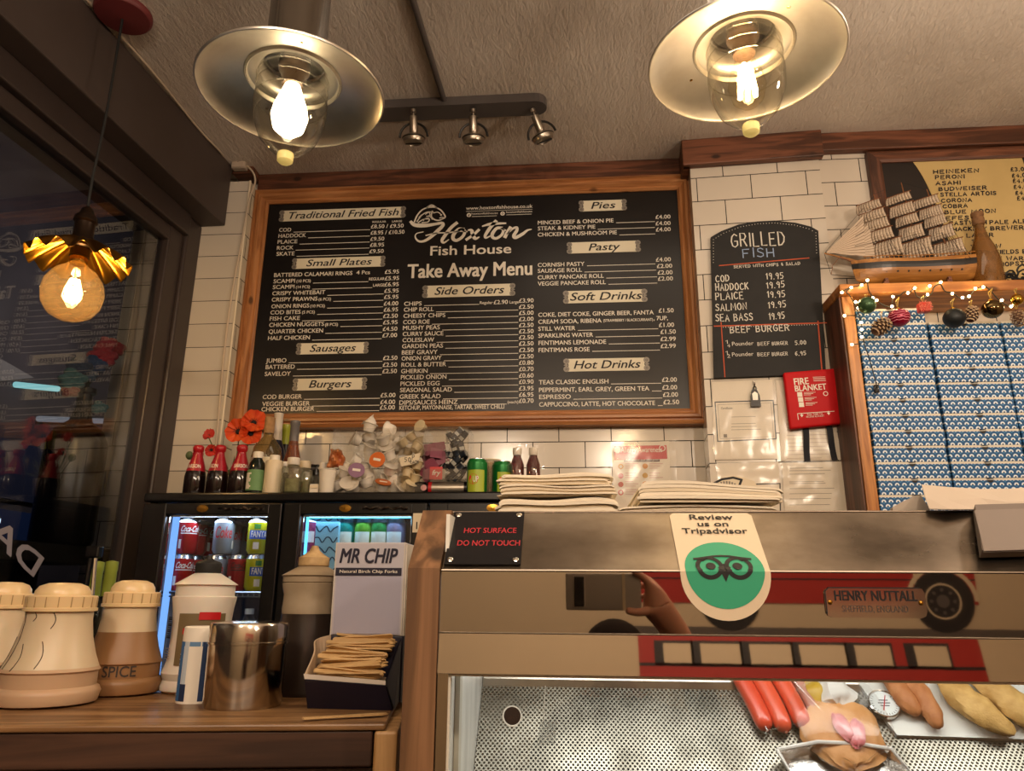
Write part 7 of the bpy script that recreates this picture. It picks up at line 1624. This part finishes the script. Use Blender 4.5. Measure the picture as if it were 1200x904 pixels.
for j in range(2):
    for i in range(4): k = j*5+i; fs += [(k, k+1, k+6), (k, k+6, k+5)]
b.add(vs, fs, PG); o = b.build('paper_sheet', None, 'crumpled white paper sheet folded over the right end of the cabinet top', 'paper', loc=at(1150, 598, .88)); md = o.modifiers.new('s', 'SOLIDIFY'); md.thickness = .0012
fl2 = [at(x, y, .925) for x, y in ((1046, 595), (1058, 588), (1072, 581.5), (1079, 580), (1090, 598), (1046, 599))]
b = B(); b.add(fl2+[p+Vector((.002, .012, 0)) for p in fl2], [tuple(range(6))[::-1], tuple(range(6, 12))]+[(i, (i+1) % 6, 6+(i+1) % 6, 6+i) for i in range(6)], PG); b.build('paper_sheet', None, 'pointed corner of white paper peeking over the cabinet top', 'paper', loc=tuple(fl2[-1]))
hs = [hit(x, y, (pl_sl[0]+SLN*.004, SLN)) for x, y in ((1140, 600), (1148, 654), (1215, 652), (1215, 598))]
b = B(); hm = [h+SLN*.010 for h in hs]; b.add(hs+hm, [(0, 1, 2, 3), (7, 6, 5, 4), (0, 4, 5, 1), (1, 5, 6, 2), (2, 6, 7, 3), (3, 7, 4, 0)], mat('grey wrapping paper', '#6f635b', .7)); g0 = [hit(x, y, (pl_sl[0]+SLN*.0155, SLN)) for x, y in ((1142, 598), (1153, 646), (1215, 644), (1215, 596))]  # packet grey painted darker to imitate shade beneath the sheet above
b.add(g0+[p-SLN*.002 for p in g0], [(0, 1, 2, 3), (7, 6, 5, 4)], mat('grey wrapping paper 2', '#7d7169', .7)); b.build('paper_packet', None, 'grey paper packet lying on the steel slope at the right edge', 'paper', loc=tuple(hs[1]))
# ------------------------------------------------------------------ food inside the cabinet
def onp(px, py, h=0.0): return hit(px, py, (pl_pt[0]+pn*h, pn))
def slab(q, px, h0, h1, m, bev=0): 
    A_ = [onp(*p, h0) for p in px]; C_ = [onp(*p, h0)+pn*(h1-h0) for p in px]; n = len(px); q.add(A_+C_, [tuple(range(n))[::-1], tuple(range(n, 2*n))]+[(i, (i+1) % n, n+(i+1) % n, n+i) for i in range(n)], m)
CTRAY = glass('clear tray plastic', (.97, .96, .95), .09, .7, 2.6)
o = [onp(*p) for p in ((856, 798), (897, 866), (966, 850), (918, 798))]
t = thing('clear_tray', 'clear plastic tray holding the red saveloys', 'tray', o[1])
q = B(t); slab(q, ((856, 798), (897, 866), (966, 850), (918, 798)), .0008, .0020, CTRAY); q.build('tray_floor', t)
for i, j in ((0, 1), (1, 2), (2, 3)): q = B(t); q.add([o[i]+pn*.002, o[j]+pn*.002, o[j]+pn*.020, o[i]+pn*.020], [(0, 1, 2, 3)], CTRAY); q.tube([o[i]+pn*.020, o[j]+pn*.020], .0013, CTRAY, 6); q.build('tray_side', t)
SAV = mat('saveloy skin', '#d8492c', .3, coat=.25, sss=.05)
for (p, c, r, col, l) in (((862, 786), (899, 856), .0120, '#d8492c', 'red saveloy at the left of the clear tray'), ((884, 786), (921, 858), .0122, '#dd5433', 'red saveloy second from the left in the clear tray'), ((907, 786), (943, 853), .0122, '#dd5433', 'red saveloy third from the left in the clear tray'), ((925, 786), (958, 842), .0085, '#c58a78', 'pale pink sausage at the right side of the clear tray')):
    A_, C_ = onp(*p, .003+r), onp(*c, .003+r); d = (C_-A_); m_ = mat('sausage '+l[:14], col, .3, coat=.25, sss=.05); n = 22; pts = []; rr = []
    for i in range(n+1):
        f = i/n; pts.append(A_+d*f+Vector((.0025*math.sin(f*math.pi), 0, 0))); rr.append(r*max(.12, (1-abs(2*f-1)**9))**.5)
    q = B(); q.tube(pts, rr, m_, 16); q.ball(C_, r*.22, mat('sausage tip', '#b9705a', .5), 8)
    q.build('saveloy', None, l, 'sausage', 'saveloys in the clear tray', loc=tuple(C_))
# bagged chicken
def blob(q, c, rad, m, seed, seg=22, amp=.12, axes=None):
    rnd = random.Random(seed); ph = [rnd.uniform(0, 6) for _ in range(6)]; n = seg//2; vs = []; fs = []
    ax = axes or (Vector((1, 0, 0)), pdv, pn)
    for i in range(n+1):
        th = math.pi*i/n
        for k in range(seg):
            a = 2*math.pi*k/seg; s = 1+amp*(math.sin(3*a+ph[0]+2*th)+math.sin(5*th+ph[1]+a)+.7*math.sin(7*a+ph[2]))*.5
            x, y, z = math.sin(th)*math.cos(a)*s, math.cos(th)*s, math.sin(th)*math.sin(a)*s
            vs.append(c+ax[0]*x*rad[0]+ax[1]*y*rad[1]+ax[2]*z*rad[2])
    for i in range(n):
        for k in range(seg): fs.append((i*seg+k, i*seg+(k+1) % seg, (i+1)*seg+(k+1) % seg, (i+1)*seg+k))
    q.add(vs, fs, m, True)
GOLDF = mat('golden batter', '#b5702c', .6, var=(60, '#8f4f1c'), bump=(70, .6))
t = thing('battered_piece', 'golden battered piece with two pink slices in a clear bag', 'food', onp(1000, 880, 0)); q = B(t)
blob(q, onp(988, 858, .014), (.052, .050, .012), mat('pale golden batter', '#dda368', .55, var=(50, '#c58444'), bump=(60, .5)), 3); q.build('batter', t)
for s, (px, py, dx) in enumerate(((988, 853, -.3), (1004, 860, .25))):
    q = B(t); blob(q, onp(px, py, .028), (.011, .020, .007), mat('pink slice', '#cc5660', .3, coat=.4, var=(60, '#e39a98')), 9+s, axes=((Vector((1, 0, 0))+pdv*dx).normalized(), (pdv-Vector((1, 0, 0))*dx).normalized(), pn)); q.build('pink_slice', t)
q = B(t); blob(q, onp(955, 812, .012), (.017, .020, .012), mat('yellow pickle', '#c9a22e', .4), 21); q.build('yellow_wedge', t)
q = B(t); blob(q, onp(978, 812, .016), (.026, .022, .015), mat('white paper twist', '#e6e2da', .6), 22, amp=.22); q.build('paper_twist', t)
q = B(t); blob(q, onp(985, 842, .022), (.060, .068, .022), glass('crinkled clear bag', (.98, .98, .98), .03, .35, 2.4, .12), 30, 28, .10); q.build('bag', t)
# white serving plate with food
WPL = mat('white melamine', '#dfdfd8', .35)
o = onp(1050, 866)
t = thing('serving_plate', 'white rectangular plate of battered food in the cabinet', 'plate', o); q = B(t); slab(q, ((996, 792), (1050, 865), (1260, 872), (1230, 792)), .0006, .007, WPL); q.build('plate', t)
BRF = mat('brown battered sausage', '#bb7a45', .6, var=(70, '#a4602f'), bump=(80, .5)); FISHB = mat('golden battered fish', '#d2a862', .65, var=(60, '#b78c48'), bump=(55, .8))
def fillet(label, path, rads, m, seed, flat=.8):
    rnd = random.Random(seed); P = smooth_line([onp(x, y, .009+r*flat) for (x, y), r in zip(path, rads)], 6); n = len(P); seg = 18; q = B(); vs = []; fs = []
    for i, p in enumerate(P):
        f = i/(n-1); k = f*(len(rads)-1); a = int(min(k, len(rads)-2)); r = rads[a]+(rads[a+1]-rads[a])*(k-a); r *= min(1, math.sin(math.pi*min(f*.96+.03, 1))**.45+.02)
        d = (P[min(i+1, n-1)]-P[max(i-1, 0)]).normalized(); u = d.cross(pn).normalized()
        for s in range(seg): an = 2*math.pi*s/seg; rr = r*(1+.07*math.sin(5*an+i*.9+seed)+.05*rnd.uniform(-1, 1)); vs.append(p+u*math.cos(an)*rr+pn*math.sin(an)*rr*flat)
    for i in range(n-1):
        for s in range(seg): fs.append((i*seg+s, i*seg+(s+1) % seg, (i+1)*seg+(s+1) % seg, (i+1)*seg+s))
    fs += [tuple(range(seg))[::-1], tuple((n-1)*seg+s for s in range(seg))]
    q.add(vs, fs, m, True); return q.build('battered_sausage' if m is BRF else 'battered_fish', None, label, 'sausage' if m is BRF else 'fish', None, loc=tuple(P[-1]))
fillet('brown battered sausage on the left beside the round dial', [(1034, 786), (1052, 808), (1066, 826), (1078, 838)], [.0125, .0135, .0135, .012], BRF, 1)
fillet('brown battered sausage with its end lowest on the white plate', [(1057, 786), (1078, 812), (1092, 836), (1100, 854)], [.013, .014, .0135, .012], BRF, 2)
fillet('pale golden battered fish at the left of the pair on the plate', [(1100, 786), (1122, 812), (1152, 836), (1190, 860)], [.017, .021, .022, .017], FISHB, 3, .6)
fillet('pale golden battered fish at the right edge of the photo', [(1134, 786), (1165, 808), (1198, 834), (1232, 860)], [.018, .021, .022, .018], FISHB, 4, .6)
# dial thermometer
c = onp(1035.5, 826.5, .012); M = FR(c, (1, 0, 0), -pdv, n=pn); t = thing('dial_thermometer', 'round steel dial thermometer on the edge of the white plate', 'thermometer', c)
q = B(t); r_ = .0205; q.lathe(prof([(0, -.004), (r_*.9, -.004), (r_, -.002), (r_, .004), (r_*.93, .005), (r_*.88, .003)]), CHROME, 36, M); q.build('case', t)
q = B(t); q.disc((0, 0), r_*.88, mat('dial face', '#dfe4e2', .5), M, .0034, 36)
for k in range(20): a = R_(-220+k*13.7); q.ribbon([(r_*.72*math.cos(a), r_*.72*math.sin(a)), (r_*.82*math.cos(a), r_*.82*math.sin(a))], .0007, INKB, M, .0037)
for y, w_ in ((.004, .012), (.000, .016), (-.004, .012)): q.rect(-w_/2, y, w_/2, y+.0014, mat('dial print', '#3a3f4a', .6), M, .0037)
q.build('dial', t)
q = B(t); q.ribbon([(-.004, -.010), (.005, .012)], [.0016, .0010], REDL, M, .0040); q.build('needle', t); q = B(t); q.tube([M @ Vector((-r_, -.004, 0)), M @ Vector((-r_-.022, -.016, -.002))], .0018, CHROME, 6); q.build('probe', t)
# foil tray at the bottom
o = [onp(*p, .002) for p in ((908, 890), (925, 920), (1068, 924), (1040, 889), (1000, 883), (955, 881))]
t = thing('foil_tray', 'crimped white foil tray at the bottom of the cabinet window', 'tray', o[1]); FOIL = mat('foil', '#d7d3ce', .22, .9, bump=(50, .5))
q = B(t); n = len(o); inn = [p.lerp(sum(o, Vector())/n, .14)+pn*.0 for p in o]; up_ = [p+pn*.022 for p in o]
q.add(inn+up_, [tuple(range(n))]+[(i, (i+1) % n, n+(i+1) % n, n+i) for i in range(n)], FOIL); q.build('tray', t); q = B(t); q.tube(up_+[up_[0]], .0028, mat('white tray rim', '#e3dfd8', .4), 8); q.build('rim', t)
# clear tag hanging by a thread inside the window
A_ = [at(x, y, .99) for x, y in ((633, 846), (653, 846), (650.5, 873), (629.5, 873))]; s_ = at(639, 804, .99)
t = thing('clear_tag', 'clear plastic tag hanging on a thread inside the cabinet window', 'tag', A_[3]); q = B(t); q.add(A_+[p+Vector((0, .002, 0)) for p in A_], [(0, 3, 2, 1), (4, 5, 6, 7), (0, 1, 5, 4), (1, 2, 6, 5), (2, 3, 7, 6), (3, 0, 4, 7)], glass('hazy clear tag', (.97, .97, .96), .10, .6, 2.5, haze=('#eef2ee', .18))); q.build('tag', t); q = B(t); q.tube([s_, A_[0].lerp(A_[1], .2)], .0006, INKW, 5); q.build('thread', t)
# ------------------------------------------------------------------ behind the camera: bus mural and the photographer (seen in the steel)
WF = -2.2
def mp(x, z): return (x, z)
MB_ = FR((0, WF+.004, 0), (-1, 0, 0), (0, 0, 1)); MRD = mat('mural red', '#a3261f', .6); MDK = mat('mural black', '#231e1e', .6); MWH = mat('mural cream', '#cbb89a', .6); MGR = mat('mural glass', '#57504c', .6)
bm_ = thing('bus_mural', 'painted red double-decker bus mural, seen mirrored in the steel cabinet', 'mural', (1.1, WF+.004, 1.4))
def mr_(q, x0_, z0_, x1_, z1_, m, z): q.rect(-x1_, z0_, -x0_, z1_, m, MB_, z)
q = B(bm_); BXL, BXR = .31, 1.90
q.prism([(-BXR, 1.52), (-BXL, 1.52), (-BXL, 2.42), (-BXL-.05, 2.50), (-BXR+.07, 2.50), (-BXR, 2.40)], .004, MRD, FR((0, WF+.0005, 0), (-1, 0, 0), (0, 0, 1))); q.build('bus_body', bm_)
q = B(bm_)
for x0_, x1_ in ((.43, .56), (.605, .79), (.837, 1.03), (1.07, 1.28), (1.326, 1.49), (1.60, 1.75)):
    for z0_, z1_ in ((1.72, 1.85), (2.035, 2.125)):
        mr_(q, x0_-.045, z0_-.012, x1_+.012, z1_+.014, MDK, .002); mr_(q, x0_, z0_, x1_, z1_, MWH, .003)
q.build('bus_windows', bm_)
q = B(bm_); mr_(q, BXL, 2.02, BXR, 2.035, MDK, .002); mr_(q, BXL, 1.63, BXR, 1.637, MDK, .002); mr_(q, 1.62, 1.52, 1.63, 1.72, MWH, .002); mr_(q, BXL-.05, 1.375, BXR+.5, 1.41, mat('mural kerb', '#5d544e', .7), .001); q.build('bus_lines', bm_)
for x in (.75, 1.74):
    q = B(bm_); M2 = MB_ @ Matrix.Translation((-x, 1.535, 0)); q.ring((0, 0), .145, .165, MWH, M2, .003, 32, 0, math.pi); q.disc((0, 0), .142, MDK, M2, .0025); q.ring((0, 0), .075, .083, MWH, M2, .004); q.disc((0, 0), .03, MGR, M2, .004)
    for k in range(8): a = k*math.pi/4; q.disc((.053*math.cos(a), .053*math.sin(a)), .009, MGR, M2, .004, 8)
    q.build('bus_wheel', bm_)
# phone at the lens
t = thing('phone', 'grey phone with a black camera bar held up in landscape', 'phone', (.06, -.012, CZ-.036))
q = B(t); q.box((.062, -.012, CZ+.008), (.156, .009, .075), mat('grey phone case', '#a09488', .5), .008, seg=3)
q.build('body', t)
q = B(t); q.box((.012, -.0065, CZ+.008), (.022, .003, .060), mat('black camera glass', '#1b181b', .2), .002); q.build('camera_bar', t)
q = B(t); x0_, x1_, z0_, z1_ = .0015, .0225, CZ-.0215, CZ+.0375
q.tube([(x0_, -.0066, z0_), (x1_, -.0066, z0_), (x1_, -.0066, z1_), (x0_, -.0066, z1_)], .0012, mat('pale bar frame', '#efe2cc', .4), 6, True); q.build('bar_frame', t)
q = B(t); q.box((.104, -.0068, CZ+.008), (.006, .001, .074), mat('pale stripe', '#cdb695', .5)); q.build('stripe', t)
# the photographer
SKIN = mat('skin', '#cf9478', .5, sss=.15); JUM = mat('dark red jumper', '#4a2426', .8); TRS = mat('dark trousers', '#23242b', .8); HAIR = mat('dark hair', '#1d1512', .95, spec=.1)
body = bpy.data.meshes.new('person'); J = {}
V = []; E = []; Rr = []
def jt(n, p, r, par=None):
    J[n] = len(V); V.append(p); Rr.append(r)
    if par is not None: E.append((J[par], J[n]))
ty = -.36; tx = .10
jt('pel', (tx, ty, .84), .13); jt('waist', (tx, ty, .98), .115, 'pel'); jt('chest', (tx, ty, 1.14), .135, 'waist'); jt('neckb', (tx, ty, 1.27), .075, 'chest'); jt('neck', (tx, ty+.01, 1.33), .05, 'neckb'); jt('jaw', (tx, ty+.03, 1.375), .062, 'neck'); jt('skull', (tx, ty+.012, 1.425), .072, 'jaw'); jt('crown', (tx, ty+.005, 1.455), .055, 'skull')
for s, n in ((1, 'r'), (-1, 'l')):
    jt('hip'+n, (tx+s*.09, ty, .78), .09, 'pel'); jt('knee'+n, (tx+s*.10, ty+.02, .44), .058, 'hip'+n); jt('ank'+n, (tx+s*.10, ty-.01, .09), .036, 'knee'+n); jt('toe'+n, (tx+s*.11, ty+.14, .035), .034, 'ank'+n)
jt('shr', (tx+.155, ty, 1.225), .06, 'neckb'); jt('elr', (tx+.215, ty+.14, 1.24), .042, 'shr'); jt('wrr', (.214, -.060, 1.478), .031, 'elr'); jt('palm', (.180, -.036, 1.517), .036, 'wrr'); jt('palm2', (.166, -.034, 1.543), .032, 'palm')
for n, pts, r in (('index', [(.158, -.014, 1.575), (.140, -.006, 1.592), (.122, -.004, 1.600)], .0085), ('middle', [(.163, -.030, 1.580), (.142, -.034, 1.590), (.122, -.030, 1.585)], .0085), ('ring', [(.165, -.038, 1.566), (.146, -.044, 1.572), (.128, -.038, 1.566)], .0082), ('little', [(.166, -.040, 1.548), (.150, -.048, 1.550), (.136, -.042, 1.546)], .0072), ('thumb', [(.155, -.014, 1.520), (.128, -.008, 1.517), (.106, -.006, 1.521)], .0100)):
    pr_ = 'palm2' if n != 'thumb' else 'palm'
    for i, p in enumerate(pts): jt(n+str(i), p, r*(1-.12*i), pr_); pr_ = n+str(i)
jt('shl', (tx-.155, ty, 1.225), .06, 'neckb'); jt('ell', (tx-.20, ty-.01, .98), .042, 'shl'); jt('wrl', (tx-.21, ty+.06, .76), .028, 'ell'); jt('pall', (tx-.21, ty+.075, .70), .026, 'wrl')
for i, (dx, L_) in enumerate(((.02, .075), (.008, .085), (-.004, .08), (-.016, .065))):
    jt('fl%da' % i, (tx-.21+dx*.6, ty+.085+dx, .70-L_*.55), .0085, 'pall'); jt('fl%db' % i, (tx-.21+dx*.6+.006, ty+.088+dx, .70-L_), .0075, 'fl%da' % i)
jt('tla', (tx-.195, ty+.11, .69), .009, 'pall'); jt('tlb', (tx-.192, ty+.125, .665), .008, 'tla')
body.from_pydata(V, E, []); po = bpy.data.objects.new('person', body); COL.objects.link(po)
sk = po.modifiers.new('skin', 'SKIN'); ss = po.modifiers.new('sub', 'SUBSURF'); ss.levels = 2; ss.render_levels = 2
for i, r in enumerate(Rr): body.skin_vertices[0].data[i].radius = (r, r); body.skin_vertices[0].data[i].use_root = (i == 0)
bpy.context.view_layer.update()
dg = bpy.context.evaluated_depsgraph_get(); me2 = bpy.data.meshes.new_from_object(po.evaluated_get(dg)); po.modifiers.clear(); po.data = me2
me2.materials.clear()
for m_ in (SKIN, JUM, TRS): me2.materials.append(m_)
for p in me2.polygons:
    c = p.center; p.use_smooth = True
    arm = c.x > tx+.19 and c.y > -.09
    arml = c.x < tx-.15 and c.z < .78
    p.material_index = 0 if (c.z > 1.315 and not (c.x > tx+.14 and c.y < -.09)) or arm or arml else (2 if c.z < .88 else 1)
tag(po, 'person holding up a phone, seen mirrored in the steel panel', 'person')
q = B(); hx, hy, hz = tx, ty+.012, 1.425
n = 20; vs = []; fs = []
for i in range(11):
    th = math.pi*.62*i/10
    for k in range(n):
        a = 2*math.pi*k/n; cut = 1.0 if math.sin(a) < .35 else .62
        t2 = th*cut; vs.append((hx+.083*math.sin(t2)*math.cos(a), hy-.008+.094*math.sin(t2)*math.sin(a), hz-.02+.090*math.cos(t2)))
for i in range(10):
    for k in range(n): fs.append((i*n+k, i*n+(k+1) % n, (i+1)*n+(k+1) % n, (i+1)*n+k))
q.add(vs, fs, HAIR, True); q.build('hair', po)
q = B(); fz = 1.385
for s in (-1, 1): q.ball((hx+s*.028, hy+.074, fz+.018), .0105, mat('eye white', '#e8e2da', .3), 12); q.ball((hx+s*.028, hy+.083, fz+.018), .005, INKB, 10)
q.build('eyes', po)
q = B(); q.ball((hx, hy+.088, fz-.008), .012, SKIN, 12, (.9, 1, 1.5)); q.build('nose', po); q = B(); q.ball((hx, hy+.078, fz-.035), .018, mat('lips', '#8f4a44', .5), 12, (1, .5, .35)); q.build('mouth', po)
for s in (-1, 1): q = B(); q.ball((hx+s*.076, hy-.002, fz+.008), .022, SKIN, 12, (.35, .7, 1.2)); q.build('ear', po)
